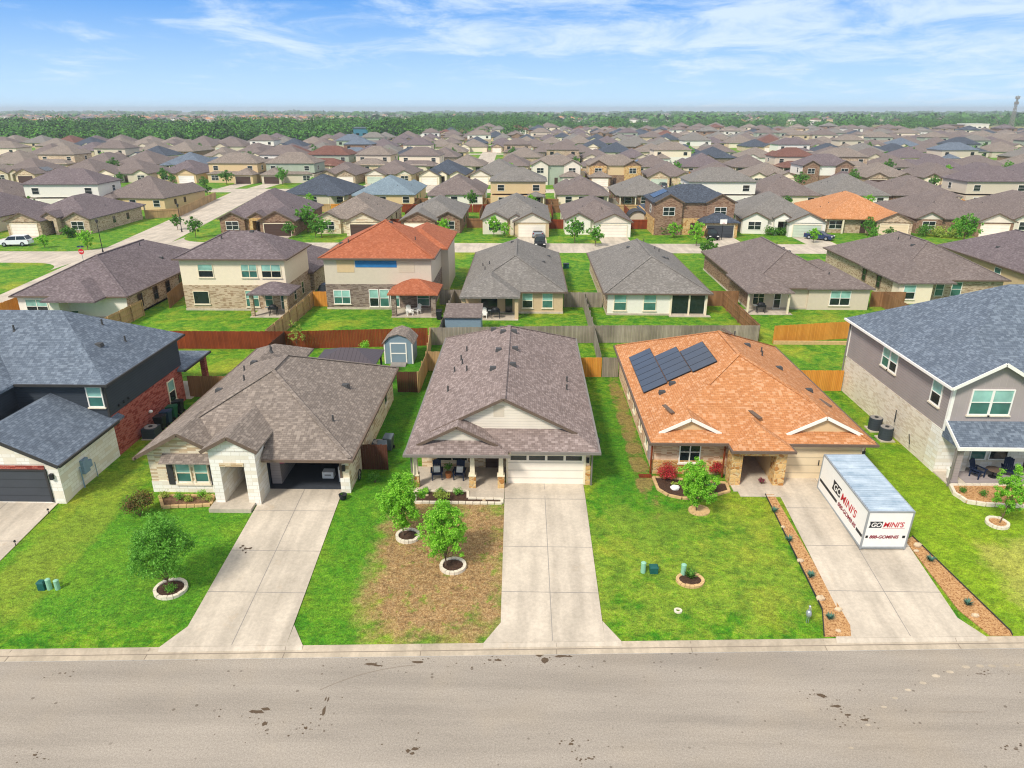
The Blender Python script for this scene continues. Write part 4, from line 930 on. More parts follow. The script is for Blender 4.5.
# B4 tan
def ex(rf, r_): hip(rf, -7.2, -.6, 73.9, 84, 3.796, .5)
r_ = back_house('single-storey tan stucco house with grey roof behind the centre house', 'brick_house', -7.1, 4.6, 76.4, 99.8, 'roof_grey', 'stucco_sand', extra=ex)
for a in (-.6, 3.4-3.9+3.6-.8): pass
win(r_, 'f', 76.82, -.35, .75, 1.9, 3.5, 'trim_cream', 'glass_teal'); win(r_, 'f', 76.82, 3.9-2.3-1.2+.6-1.2+1.6, 3.2, 1.8, 3.5, 'trim_cream', 'glass_teal') if False else win(r_, 'f', 76.82, 1.9, 3.0, 1.9, 3.5, 'trim_cream', 'glass_teal')
m = MB(); fb(m, 'f', 76.82, -5.0, -3.2, 0, .06, Z+.1, 3.3); m.build('patio_door', 'glass_dark', r_); m = MB(); fb(m, 'f', 76.82, -2.3, -1.5, 0, .06, Z+.1, 3.3); m.build('back_door', 'glass_dark', r_)
for xx in (-6.8, -1.0):
    m = MB(); m.box(xx-.2, xx+.2, 74.3, 74.7, Z, 3.63); m.build('patio_pillar', 'stucco_sand', r_)
m = MB(); m.box(-7.0, -.8, 73.9, 76.4, Z-.2, Z+.06); m.build('patio_slab', 'concrete', r_)
# B5 white, covered patio on the right
r_ = back_house('single-storey white stucco house with grey roof and screened corner patio', 'brick_house', 8.7, 20.6, 75.9, 99.6, 'roof_grey', 'stucco_white')
m = MB(); m.box(9.08, 9.11, 76.3, 99.2, Z, 3.6); m.build('side_wall', 'wall_tan_brick', r_)
win(r_, 'f', 76.32, 9.9, 11.2, 1.8, 3.5, 'trim_cream', 'glass_teal'); win(r_, 'f', 76.32, 13.2, 14.5, 1.8, 3.5, 'trim_cream', 'glass_teal')
m = MB(); fb(m, 'f', 76.32, 16.2, 19.9, 0, .03, Z+.06, 3.5); m.build('patio_opening', 'glass_dark', r_)
for xx in (16.2, 18.2, 20.1):
    m = MB(); fb(m, 'f', 76.32, xx-.09, xx+.09, 0, .14, Z, 3.6); m.build('patio_post', 'trim_cream', r_)
m = MB(); m.box(16.0, 20.6, 75.6, 76.3, Z-.2, Z+.06); m.build('patio_slab', 'concrete', r_)
# B6
def ex(rf, r_): hip(rf, 24.7, 29.9, 76.6, 86, 3.795, .5); hip(rf, 32, 39.7, 78.6, 90, 3.797, .5)
r_ = back_house('single-storey beige house with taupe roof and patio, behind the new orange fence', 'brick_house', 25.2, 37.6, 78.8, 101, 'roof_taupe', 'stucco_beige', extra=ex)
m = MB(); m.box(32.4, 39.3, 79.0, 89.6, Z-.3, 3.63); m.build('wing_wall', 'stucco_beige', r_); m = MB(); m.box(25.58, 25.61, 79.3, 100.5, Z, 3.6); m.build('side_wall', 'wall_brown_brick', r_)
for xx in (25.0, 29.5):
    m = MB(); m.box(xx-.1, xx+.1, 77.0, 77.2, Z, 3.63); m.build('patio_post', 'trim_cream', r_)
m = MB(); m.box(24.7, 30.0, 76.7, 79.0, Z-.2, Z+.06); m.build('patio_slab', 'concrete', r_)
win(r_, 'f', 79.22, 26.2, 27.4, 1.8, 3.4, 'trim_cream', 'glass_dark', 2); win(r_, 'f', 79.22, 28.6, 29.3, Z+.1, 3.4, 'trim_white', 'glass_dark', lod=1); win(r_, 'f', 79.0, 34.9, 37.1, 1.8, 3.4, 'trim_white', 'glass_teal', 2)
# B7
def ex(rf, r_): hip(rf, 43.7, 50.5, 81.6, 92, 3.795, .5)
r_ = back_house('single-storey buff house with brown roof behind the right slate-roofed house', 'brick_house', 43.9, 57.6, 83.2, 104.5, 'roof_taupe', 'wall_tan_brick', extra=ex)
m = MB(); m.box(44.1, 48.0, 82.0, 83.6, Z-.3, 3.63); m.build('wing_wall', 'stucco_cream', r_); win(r_, 'f', 82.0, 44.7, 46.0, 1.8, 3.4, 'trim_white', 'glass_teal'); win(r_, 'f', 83.62, 49.3, 50.2, 1.8, 3.4, 'trim_white', 'glass_teal', lod=1); win(r_, 'f', 83.62, 51.2, 52.3, 1.8, 3.4, 'trim_white', 'glass_teal', lod=1)
for yy in (87, 91): win(r_, 'l', 44.3, yy, yy+.9, 1.9, 3.3, 'trim_brown', 'glass_dark', lod=1)
# B8
r_ = back_house('single-storey tan house with plum roof at the right edge of the second row', 'brick_house', 61.8, 75, 84.8, 107, 'roof_plum', 'stucco_sand')
win(r_, 'l', 62.2, 92, 93.2, 1.9, 3.3, 'trim_white', 'glass_teal', lod=1)
# a house behind L1 at the left edge is hidden; row two continues past both edges
r_ = back_house('single-storey cream house with plum roof beyond the left edge of the second row', 'brick_house', -73, -60, 74, 97, 'roof_plum', 'stucco_cream') if False else None
# ------------------------------------------------------------------ fences near
Rf = 66.0
fence('long red-stained fence behind the left back gardens, stretching behind the grey shed', [(-41.5, 63.6), (-36, 63.5), (-23.0, 63.6), (-9.5, 65.0)], 'fence_red', rails=0)
fence('long weathered grey fence behind the centre and orange-roofed houses', [(-9.4, 65.1), (8.1, 66.2), (23.0, 66.5)], 'fence_grey')
fence('bright orange new fence behind the empty right back lawn', [(24.4, 66.4), (33.5, 68.3), (60, 68.3)], 'fence_new')
fence('weathered grey fence slanting back from the orange roof towards the tan patio', [(22.9, 66.5), (26.2, 59.0)], 'fence_grey') if False else None
fence('brown side fence with rails showing between the left back gardens', [(-23.4, 53.0), (-23.0, 63.5)], 'fence_dark', rails=1)
fence('tan side fence with posts between the grey shed and the centre house', [(-8.6, 52.8), (-8.6, 57.9), (-9.2, 65.0)], 'fence_tan', rails=1)
fence('tan fence section across the gap at the centre house back left corner', [(-8.55, 57.9), (-6.6, 57.9)], 'fence_tan')
fence('dark brown fence section closing the garden beside the white cart shed', [(-10.4, 52.8), (-8.62, 52.8)], 'fence_dark')
fence('dark brown short gate fence beside the open garage', [(-10.4, 39.6), (-8.7, 39.6)], 'fence_dark')
fence('weathered grey side fence running back from the honey-coloured gate', [(7.15-.6, 57.2), (6.7, 66.1)], 'fence_grey')
fence('honey-coloured timber gate right of the centre house', [(4.4, 56.6), (6.55, 56.6)], 'fence_new')
fence('dark weathered gate beside the orange-roofed house', [(6.6, 56.62), (8.0, 56.62)], 'fence_grey')
fence('orange fence section joining the mauve two-storey house', [(21.3, 53.8), (25.9, 53.8)], 'fence_new')
fence('brown fence section between the red brick house and its neighbour', [(-26.9, 51.5), (-22.4, 51.5)], 'fence_brown')
m = MB(); m.box(24.4, 33.4, 66.0, 66.2, Z-.1, Z+.35)
begin(0,0,0); structure(m.build('retaining_kerb', 'gold_edging'))
fence('tan fence with posts between the white and the cream two-storey houses', [(-42.8, 75), (-42.8, 63.7)], 'fence_tan', rails=1, pw=.3)
fence('dark fence by the brick side of the plum-roofed house', [(-41.3, 78), (-42.7, 86)], 'fence_brown', pw=.3)
fence('tan fence slanting back between the cream and rust-roofed houses', [(-25.0, 64), (-24.9, 77.9), (-24.9, 80)], 'fence_tan', rails=-1, pw=.3)
fence('tan gate by the rust-roofed house left corner', [(-24.8, 79.3), (-22.9, 79.3)], 'fence_new', pw=.3)
fence('grey side fence between the rust-roofed patio and the blue-grey shed', [(-8.4, 65.2), (-8.4, 80.5)], 'fence_grey', rails=1, pw=.3)
fence('grey gate section left of the tan house', [(-10.2, 80.5), (-6.8, 80.5)], 'fence_grey', pw=.3)
fence('grey gate section right of the tan house', [(4.4, 79.5), (8.9, 79.5)], 'fence_grey', pw=.3)
fence('grey side fence between the tan and the screened patio houses', [(6.7, 66.3), (6.7, 79.3)], 'fence_grey', rails=-1, pw=.3)
fence('brown side fence right of the screened patio', [(23.1, 66.7), (23.1, 80.5)], 'fence_brown', rails=1, pw=.3)
fence('brown cross fence behind the screened patio', [(20.3, 80.5), (24.9, 80.5)], 'fence_brown', pw=.3)
fence('brown fence between the beige and buff houses', [(40.2, 80.5), (44.2, 80.5)], 'fence_brown', pw=.3)
fence('brown side fence right of the beige house', [(41.6, 68.4), (41.6, 80.4)], 'fence_brown', pw=.3)
fence('tan corner fence at the far left behind the slate roof', [(-57.5, 64), (-57.5, 80)], 'fence_new', pw=.3)
fence('tan back fence left of the red-stained fence', [(-57.4, 63.8), (-41.6, 63.6)], 'fence_brown', pw=.3)
# ------------------------------------------------------------------ storage container on the right driveway
q = NM('container_roof'); p_ = q.pos(); f = q.noise(p_, 1.3, 5, .7); f2 = q.noise(q.vec(p_, .6, 6, 1), 1., 3)
MATS['container_roof'] = q.done(q.mix(q.mr(q.M('ADD', q.M('MULTIPLY', f, .6), q.M('MULTIPLY', f2, .5)), .4, .7), lin('#8fa3b3'), lin('#c3d0da')), .5, .2)
plain('letter_red', '#c11f2b', .5, var=.02); plain('letter_black', '#22262c', .5, var=.02); plain('letter_maroon', '#8a2436', .5, var=.02)
cz = .84; r_ = root('storage_container', 'white portable storage container lettered red and black, standing on the right driveway', 'container', 17.92, 31.95, cz)
r_.rotation_euler = (R(3.2), 0, R(.8)); CW, CL, CH = 2.42, 5.9, 2.42
begin(0, 0, 0)
m = MB(); m.box(.03, CW-.03, .03, CL-.03, .16, CH-.06); body = m.build('body', 'white_paint', r_)
m = MB()
for a in (0, CW-.08):
    for b in (0, CL-.08): m.box(a, a+.08, b, b+.08, .0, CH)
m.box(.08, CW-.08, 0, .07, .05, .17); m.box(.08, CW-.08, CL-.07, CL, .05, .17); m.box(0, .07, .08, CL-.08, .05, .17); m.box(CW-.07, CW, .08, CL-.08, .05, .17)
m.box(.08, CW-.08, 0, .07, CH-.08, CH); m.box(.08, CW-.08, CL-.07, CL, CH-.08, CH); m.box(0, .07, .08, CL-.08, CH-.08, CH); m.box(CW-.07, CW, .08, CL-.08, CH-.08, CH)
m.build('frame', 'galvanised', r_)
m = MB()
n = 30
for k in range(n):
    ya = .07 + (CL-.14)*k/n; yb = .07 + (CL-.14)*(k+1)/n; ym_ = (ya+yb)/2
    m.poly([(.07,ya,CH-.005),(CW-.07,ya,CH-.005),(CW-.07,ym_,CH+.03),(.07,ym_,CH+.03)]); m.poly([(.07,ym_,CH+.03),(CW-.07,ym_,CH+.03),(CW-.07,yb,CH-.005),(.07,yb,CH-.005)])
m.build('roof_panel', 'container_roof', r_)
for a in (.25, CW-.25):
    m = MB(); m.cyl((a-.05,.12,.06),(a+.05,.12,.06),.07,n=12); m.build('wheel', 'black_metal', r_)
def text(body_, size, mat, par, loc, rot, shear=.2, ext=.003, bold=.007, sx=1.):
    cu = bpy.data.curves.new('lettering', 'FONT'); cu.body = body_; cu.size = size; cu.extrude = ext; cu.shear = shear; cu.offset = bold; cu.align_x = 'LEFT'
    t_ = bpy.data.objects.new('tmp', cu); C.objects.link(t_); cu.materials.append(MATS[mat]); bpy.context.view_layer.update()
    me = bpy.data.meshes.new_from_object(t_.evaluated_get(bpy.context.evaluated_depsgraph_get())); bpy.data.objects.remove(t_)
    o = bpy.data.objects.new('lettering', me); C.objects.link(o); o.parent = par; o.location = loc; o.rotation_euler = rot; o.scale = (sx, 1, 1); return o
def decal(par, mk, scale, u0, v0):
    """logo and telephone line on one side; mk maps (u, v, out) to local coordinates"""
    def quad(pts, mat, name, out=.004):
        m = MB(); m.poly([mk(u, v, out) for u, v in pts]); return m.build(name, mat, par)
    s = scale
    sh = quad([(u0+.0*s, v0-.05*s), (u0+.72*s, v0-.05*s), (u0+.76*s, v0+.38*s), (u0+.02*s, v0+.38*s), (u0+.06*s, v0+.17*s)], 'letter_black', 'logo_shield')
front = lambda u, v, o: (u, .03 - o, v)
side = lambda u, v, o: (.03 - o, CL - u, v)
decal(body, front, .92, .2, 1.42)
text('GO', .38, 'white_paint', body, (.29, .022, 1.44), (PI/2, 0, 0), sx=.92); text("MINI'S", .44, 'letter_red', body, (.93, .024, 1.42), (PI/2, 0, 0), sx=.9)
m = MB(); m.box(.93, 2.1, .024, .028, 1.34, 1.355); m.build('underline', 'letter_red', body)
text('888-GOMINIS', .27, 'letter_maroon', body, (.36, .024, .70), (PI/2, 0, 0), sx=.96, bold=.009)
m = MB(); m.box(.16, .29, .022, .028, .72, .88); m.box(2.1, 2.25, .022, .028, .72, .88); m.build('black_square', 'letter_black', body)
decal(body, side, 1.45, 1.7, 1.2)
text('GO', .6, 'white_paint', body, (.022, CL-1.86, 1.24), (PI/2, 0, -PI/2)); text("MINI'S", .7, 'letter_red', body, (.024, CL-2.85, 1.15), (PI/2, 0, -PI/2), sx=1.)
text('888-GOMINIS', .36, 'letter_maroon', body, (.024, CL-2.7, .66), (PI/2, 0, -PI/2), sx=1.05, bold=.01)
m = MB(); m.box(.022, .028, CL-2.55, CL-.15, .66, .84); m.box(.022, .028, .15, .85, .66, .84); m.build('black_stripe', 'letter_black', body)
# ------------------------------------------------------------------ trees and shrubs
def leaves(mb, c, n, rad, s, flat=.7):
    for _ in range(n):
        v = Vector((random.gauss(0, 1), random.gauss(0, 1), random.gauss(0, .8))); v = v.normalized() * rad * (rnd() ** .45)
        p = Vector(c) + v; nrm = (v.normalized() * .5 + Vector((random.gauss(0,.6), random.gauss(0,.6), random.gauss(0,.5) + flat))).normalized()
        a = nrm.orthogonal().normalized(); a.rotate(Matrix.Rotation(U(0, 6.28), 3, nrm)); b = nrm.cross(a); k = s * U(.6, 1.3)
        i = len(mb.v); mb.v += [tuple(p - a*k*.5), tuple(p + b*k*.32), tuple(p + a*k*.6), tuple(p - b*k*.32)]; mb.f.append((i, i+1, i+2, i+3))
def fast(mb, name, mat, parent):
    """build without uv layout: leaves"""
    me = bpy.data.meshes.new(name); V = np.array(mb.v) - np.array(CUR); me.from_pydata(V.tolist(), [], mb.f); me.materials.append(MATS[mat])
    o = bpy.data.objects.new(name, me); C.objects.link(o); o.parent = parent; 
    if parent is None: o.location = CUR
    return o
def tree(label, x, y, z, h, cw, mat, nl=5200, ls=.085, trunk_h=.9, tr=.05, seed=1, group='young street trees in the gardens', cb=None, cat='tree', shape=1.0, kind='leafy_tree', ntw=150, droop=0):
    random.seed(seed); r_ = root(kind, label, cat, x, y, z, group)
    t = MB(); p = Vector((x, y, z - .05)); lean = Vector((U(-.05,.05), U(-.05,.05), 0)); pts = [p]
    n = 6
    for k in range(1, n + 1): pts.append(Vector((x, y, z)) + Vector((lean.x*k + U(-.02,.02), lean.y*k, h*.8*k/n)))
    for k in range(n): t.cyl(pts[k], pts[k+1], tr*(1 - k/n*.8), tr*(1 - (k+1)/n*.8), 7, cap=False)
    cr = MB(); cz0 = trunk_h; cen = z + (trunk_h + h)/2; rz = (h - trunk_h)/2
    per = max(4, nl // ntw)
    for k in range(ntw):
        u = Vector((random.gauss(0,1), random.gauss(0,1), random.gauss(0,1))).normalized(); rr = rnd() ** .38
        zz_ = u.z * rr; wdt = (1 - .35*max(0, zz_)) * (1 + .28*math.sin(k*1.7))
        wid = cw/2 * wdt * shape
        q_ = Vector((x + lean.x*3 + u.x*rr*wid, y + lean.y*3 + u.y*rr*wid, cen + zz_*rz*(1 + .12*math.sin(k)) - droop*math.hypot(u.x, u.y)*rr))
        if k % 4 == 0:
            j = min(n, max(1, int((q_.z - z) / h * n * .7))); b0 = pts[j]; md = b0.lerp(q_, .5) + Vector((0, 0, .1*cw/2)); t.cyl(b0, md, tr*.28, tr*.18, 5, cap=False); t.cyl(md, q_, tr*.18, tr*.06, 4, cap=False)
        leaves(cr, q_, int(per*U(.5,1.5)), cw*.085*U(.7,1.4), ls)
    t.build('trunk', 'bark', r_, smooth=True); fast(cr, 'crown', mat, r_)
    return r_
def ring(label, x, y, z, rx, ry, mat='edging_stone', h=.16, fill='mulch', n=18, gap=.02):
    r_ = root('tree_ring', label, 'planter', x, y, z, 'stone planting rings on the lawns'); m = MB()
    for k in range(n):
        a, b = 2*PI*(k+.04)/n, 2*PI*(k+.96)/n; hh = h + U(-.02, .02); wv = .16
        P = [(x+rx*math.cos(a), y+ry*math.sin(a)), (x+rx*math.cos(b), y+ry*math.sin(b)), (x+(rx-wv)*math.cos(b), y+(ry-wv)*math.sin(b)), (x+(rx-wv)*math.cos(a), y+(ry-wv)*math.sin(a))][::1]
        m.ext(P, lambda a_, b_: gz(a_, b_) - .06, lambda a_, b_: gz(a_, b_) + hh)
    m.build('stone_edging', mat, r_)
    m = MB(); m.ext([(x+(rx-.1)*math.cos(2*PI*k/20), y+(ry-.1)*math.sin(2*PI*k/20)) for k in range(20)], lambda a_, b_: gz(a_, b_) - .05, lambda a_, b_: gz(a_, b_) + h*.6); m.build('mulch', fill, r_)
    return r_
def gp(px, py): p = G(px, py); return p.x, p.y, gz(p.x, p.y)
x, y, z = gp(171, 590); ring('oval stone ring with small plants at the foot of the dark left lawn tree', x, y, z, .82, .72)
tree('dark green bushy young tree on the left lawn, drooping crown', x - .1, y, z, 4.3, 3.0, 'leaf_mid', 13000, .1, 1.1, .05, 11, droop=.25, ntw=260)
x, y, z = gp(408, 537); ring('stone ring under the left of the two bright trees on the patchy lawn', x, y, z, .68, .6)
tree('bright green young tree nearer the porch on the patchy brown lawn', x - .25, y, z, 3.8, 2.4, 'leaf_bright', 17000, .095, .75, .045, 12, ntw=190)
x, y, z = gp(453, 567); ring('stone ring under the tree nearer the street on the patchy lawn', x, y, z, .7, .62)
tree('green young tree nearer the street on the patchy brown lawn', x - .35, y, z, 3.7, 2.3, 'leaf_bright', 15000, .095, .7, .045, 13, ntw=190)
x, y, z = gp(699, 511); ring('low round rock bed of the tree before the orange-roofed house', x, y, z, .62, .5, 'gold_edging', .08, 'gold_edging')
tree('small green tree before the window of the orange-roofed house', x - .15, y, z, 3.2, 2.0, 'leaf_bright', 13000, .095, .5, .04, 14, ntw=140)
x, y, z = gp(997, 524); ring('stone ring with red mulch under the thin tree at the right edge', x, y, z, .62, .55, fill='red_mulch')
tree('thin airy bright green tree at the right edge before the mauve house', x + .1, y, z, 3.7, 1.8, 'leaf_bright', 6500, .09, .9, .035, 15, ntw=100)
x, y, z = gp(690, 581); ring('gold stone ring with a blue-green spiky plant on the orange house lawn', x, y, z, .72, .55, 'gold_edging', .12)
x, y, z = gp(678, 611)
m = MB()
for k in range(14):
    a, b = 2*PI*k/14, 2*PI*(k+1)/14; m.ext([(x+.2*math.cos(a),y+.18*math.sin(a)),(x+.2*math.cos(b),y+.18*math.sin(b)),(x+.1*math.cos(b),y+.09*math.sin(b)),(x+.1*math.cos(a),y+.09*math.sin(a))], z-.05, z+.06)
begin(x, y, z); tag(m.build('ring_paver', 'edging_stone'), 'tiny pale round paver ring near the kerb on the orange house lawn', 'paver')
def shrub(label, x, y, z, w_, h, mat, n=700, ls=.07, seed=0, group='shrubs in the front beds', kind='shrub', cat='shrub'):
    random.seed(seed or int(abs(x*31+y*17)*10)); r_ = root(kind, label, cat, x, y, z, group); st = MB(); cr = MB()
    for k in range(9):
        a = U(0, 6.28); q_ = Vector((x + w_*.33*rnd()*math.cos(a), y + w_*.33*rnd()*math.sin(a), z + h*U(.4,.8))); st.cyl((x, y, z-.03), q_, .015, .006, 5, cap=False); leaves(cr, q_, n//9, w_*.27, ls)
    st.build('stem', 'bark', r_); fast(cr, 'foliage', mat, r_); return r_
def spiky(label, x, y, z, w_, h, mat='leaf_dark', n=40, seed=0, group='spiky plants in the driveway beds'):
    random.seed(seed or int(abs(x*31+y*17)*10)); begin(x, y, z); m = MB()
    for k in range(n):
        a = U(0, 6.28); rr = w_/2*U(.5,1); t = Vector((x + rr*math.cos(a), y + rr*math.sin(a), z + h*U(.4,1))); b = Vector((x, y, z - .03)); sd = Vector((-math.sin(a), math.cos(a), 0))*.025
        md = b.lerp(t, .5) + Vector((0,0,h*.15)); m.poly([b - sd, b + sd, md + sd, md - sd]); m.poly([md - sd, md + sd, t])
    o = fast(m, 'spiky_plant', mat, None); return tag(o, label, 'plant', group)
x, y, z = gp(140, 516); shrub('tall bronze-green shrub at the corner of the left lawn bed', x, y, z, 1.9, 1.5, 'leaf_bronze', 3200, .09, 21)
x, y, z = gp(170, 588); shrub('leafy ground plant inside the left lawn ring', x+.2, y-.25, z+.08, .7, .35, 'leaf_mid', 350, .07, 22)
x, y, z = gp(690, 579); spiky('blue-green spiky plant inside the gold stone ring', x, y, z+.05, .9, .5, 'leaf_blue' if 'leaf_blue' in MATS else 'leaf_dark', 90)
# ------------------------------------------------------------------ planting beds
def bed(label, pts, fill, edge=None, h=.1, eh=.16, cat='flower bed'):
    P = [gp(*p)[:2] if p[0] > 60 or p[1] > 200 else p for p in pts]; r_ = root('planting_bed', label, cat, P[0][0], P[0][1], gz(*P[0]), 'mulched planting beds')
    A = sum(P[i][0]*P[(i+1)%len(P)][1] - P[(i+1)%len(P)][0]*P[i][1] for i in range(len(P)))
    if A < 0: P = P[::-1]
    m = MB(); m.ext(P, lambda a, b: gz(a, b) - .05, lambda a, b: gz(a, b) + h); m.build('mulch', fill, r_)
    if edge:
        m = MB(); n = len(P)
        for i in range(n):
            a, b = Vector(P[i]), Vector(P[(i+1) % n]); L_ = (b-a).length; k = max(1, int(L_/.42))
            for j in range(k):
                u, v = a.lerp(b, (j+.04)/k), a.lerp(b, (j+.96)/k); z1 = gz(u.x, u.y) + eh/2 + U(-.015,.015); m.bar((u.x,u.y,z1), (v.x,v.y,gz(v.x,v.y)+eh/2), .17, eh)
        m.build('stone_edging', edge, r_)
    return r_
bed('soil bed with white stones under the shuttered window', [(160,497),(214,497),(211,506),(163,508)], 'bed_soil', 'gold_edging')
bed('dark mulch bed before the centre porch', [(415,492),(468,492),(468,499),(502,500),(502,504),(415,503)], 'mulch', 'edging_stone', .05, .12)
bed('curved dark mulch bed beside the red bushes of the orange-roofed house', [(653,478),(658,490),(668,496),(682,499),(704,499),(729,492),(726,484),(655,478)], 'mulch', 'gold_edging', .06, .12)
bed('red mulch bed along the porch of the mauve two-storey house', [(950,487),(954,495),(966,503),(985,506),(1030,508),(1030,487)], 'red_mulch', 'edging_stone', .12, .22)
bed('long red gravel bed left of the container driveway', [(765,495),(774,495),(850,626),(851,637),(824,637),(822,610)], 'red_mulch', None, .05)
bed('long red gravel bed right of the container driveway', [(905,541),(912,537),(1010,632),(1012,636),(990,636),(958,610)], 'red_mulch', None, .05)
begin(0, 0, 0)
m = MB()
for pl in ([(765,495),(822,610),(824,637)], [(912,537),(1010,632),(1012,636)]):
    P = [gp(*p) for p in pl]
    for a, b in zip(P, P[1:]): m.bar((a[0],a[1],a[2]+.05),(b[0],b[1],b[2]+.05),.03,.14)
structure(m.build('lawn_edging', 'trim_dark'))
q = NM('leaf_blue'); MATS['leaf_blue'] = q.done(q.mix(q.noise(q.pos(), 9, 2), lin('#2f5a4a'), lin('#5f8a78')), .7)
for i, (px, py) in enumerate(((774,513),(789,542),(810,578),(829,620),(930,562),(967,606))):
    x, y, z = gp(px, py); spiky('dark spiky plant in the gravel bed, %s' % ['nearest the entry slab','second from the porch on the left side','third from the porch on the left side','nearest the street on the left side','right side, nearer the container','right side, nearer the street'][i], x, y, z+.05, .62, .36, 'leaf_blue', 60)
def rocks(label, px, py, r0, n=1, mat='rock', cat='rock'):
    x, y, z = gp(px, py); begin(x, y, z); m = MB(); m.ball((x, y, z + r0*.5), r0, r0*.7, r0*.6, 8, 5, .15)
    tag(m.build('rock', mat), label, cat, 'rocks in the beds')
for i, (px, py) in enumerate(((783,528),(800,562),(820,600),(838,632),(838,611),(917,547),(916,552),(975,617))):
    rocks('pale rock in the gravel bed %s' % ['just below the top spiky plant','between the second and third spiky plants, left bed','above the lowest spiky plant, left bed','at the street end of the left bed','beside the driveway near the lowest left plant','just below the container, right bed','below the container, outer side','near the lower right spiky plant'][i], px, py, .14 + .05*(i % 3))
rocks('white rock on the mulch before the red bushes', 675, 490, .3, mat='white_paint'); rocks('small pink stone in the centre porch bed', 484, 501, .12); rocks('pale stone in the left part of the centre bed', 427, 496, .12)
x, y, z = gp(667, 480); shrub('vivid red bush left of the window, orange-roofed house', x, y, z, 1.5, 1.15, 'leaf_red', 2200, .08, 31)
x, y, z = gp(722, 477); shrub('small dark red bush by the orange house downpipe', x-.35, y+.2, z, .95, .95, 'leaf_red', 1000, .075, 32)
x, y, z = gp(718, 474); shrub('slim green shrub behind the small red bush', x, y+.2, z, .6, 1.5, 'leaf_mid', 700, .07, 33)
x, y, z = gp(674, 487); shrub('pale yellow-green plant by the white rock', x, y, z, .55, .35, 'leaf_pale', 300, .07, 34)
x, y, z = gp(711, 490); spiky('blue-green agave in the dark mulch bed', x, y, z+.05, .8, .4, 'leaf_blue', 60)
for i, (px, py, lb) in enumerate(((426,495,'left'),(441,496,'middle'),(458,496,'right'))):
    x, y, z = gp(px, py); shrub('small round green bush before the centre porch, %s of three' % lb, x, y + .1, z, .6, .5, 'leaf_mid', 600, .06, 40+i)
x, y, z = gp(443, 500); shrub('feathery pale green plant at the edge of the centre bed', x, y, z, 1.1, .55, 'leaf_pale', 700, .08, 44)
for i, (px, py, mt, lb) in enumerate(((166,499,'leaf_pale','yellow-green plant at the left end of the soil bed'),(180,501,'leaf_mid','small green plant second in the soil bed'),(189,503,'leaf_pale','low yellow-green clump in the soil bed front'),(203,498,'leaf_bright','bright green plant by the shuttered window corner'),(209,503,'leaf_pale','pale clump at the right end of the soil bed'))):
    x, y, z = gp(px, py); shrub(lb, x, y, z + .05, .75, .5, mt, 380, .07, 50+i)
x, y, z = gp(374, 486); shrub('dark green bush beside the dark gate fence', x, y + .4, z, .8, .8, 'leaf_dark', 800, .07, 56)
x, y, z = gp(982, 497)
for i, (px, py) in enumerate(((983,497),(1015,492),(962,494))):
    x, y, z = gp(px, py); shrub('dark low shrub in the red mulch bed, %s of three' % ['middle','right','left'][i], x, y, z+.05, .6, .4, 'leaf_dark', 400, .06, 60+i)
for i, (px, py) in enumerate(((737,484),(761,484))):
    x, y, z = G(px, py, Z+.06); shrub('pink-flowered pot plant at the %s of the gold arch' % ['left','right'][i], x, y, Z+.1, .5, .35, 'leaf_pink', 380, .07, 70+i, 'pot plants at the arch')
# ------------------------------------------------------------------ utility pedestals, ornaments
def pedestal(label, px, py, r0, h, mat, sq=False):
    x, y, z = gp(px, py); m = MB(); begin(x, y, z)
    if sq: m.box(x-r0, x+r0, y-r0*.8, y+r0*.8, z-.05, z+h*.8); m.hexa([(x-r0-.03,y-r0*.8-.03,z+h*.8),(x+r0+.03,y-r0*.8-.03,z+h*.8),(x+r0+.03,y+r0*.8+.03,z+h*.8),(x-r0-.03,y+r0*.8+.03,z+h*.8)], [(x-r0*.8,y-r0*.6,z+h),(x+r0*.8,y-r0*.6,z+h),(x+r0*.8,y+r0*.6,z+h),(x-r0*.8,y+r0*.6,z+h)])
    else: m.cyl((x,y,z-.05),(x,y,z+h*.93),r0,n=12).cyl((x,y,z+h*.93),(x,y,z+h),r0*1.06,r0*.6,n=12)
    tag(m.build('utility_pedestal', mat), label, 'utility box', 'green utility boxes on the lawns')
plain('util_green', '#8fbfa4', .6, var=.06); plain('util_dark', '#1f5a54', .6)
pedestal('pale green round pedestal, middle of the three on the left lawn', 50, 589, .12, .62, 'util_green'); pedestal('pale green pedestal, right of the three on the left lawn', 58, 589, .12, .55, 'util_green'); pedestal('dark teal utility box, left of the three on the left lawn', 43, 589, .17, .5, 'util_dark', True)
pedestal('pale green pedestal beside the dark box on the orange house lawn', 643, 572, .13, .62, 'util_green'); pedestal('dark teal box on the orange house lawn', 653.5, 572, .2, .42, 'util_dark', True); pedestal('pale green pedestal behind the gold stone ring', 683, 575, .13, .68, 'util_green')
x, y, z = gp(807, 623); r_ = root('garden_bird', 'grey metal heron ornament standing on the lawn near the gravel bed', 'ornament', x, y, z); m = MB()
m.ball((x, y, z+.55), .13, .16, .2, 10, 7); m.cyl((x, y, z+.66), (x-.03, y-.03, z+.98), .05, .03, 8); m.ball((x-.03, y-.05, z+1.0), .055, .07, .05, 8, 5); m.cyl((x-.03,y-.1,z+1.0),(x-.04,y-.3,z+.96),.02,.004,6); m.cyl((x-.04,y,z),(x-.04,y,z+.4),.012,n=6); m.cyl((x+.05,y,z),(x+.05,y,z+.4),.012,n=6); m.build('body', 'galvanised', r_)
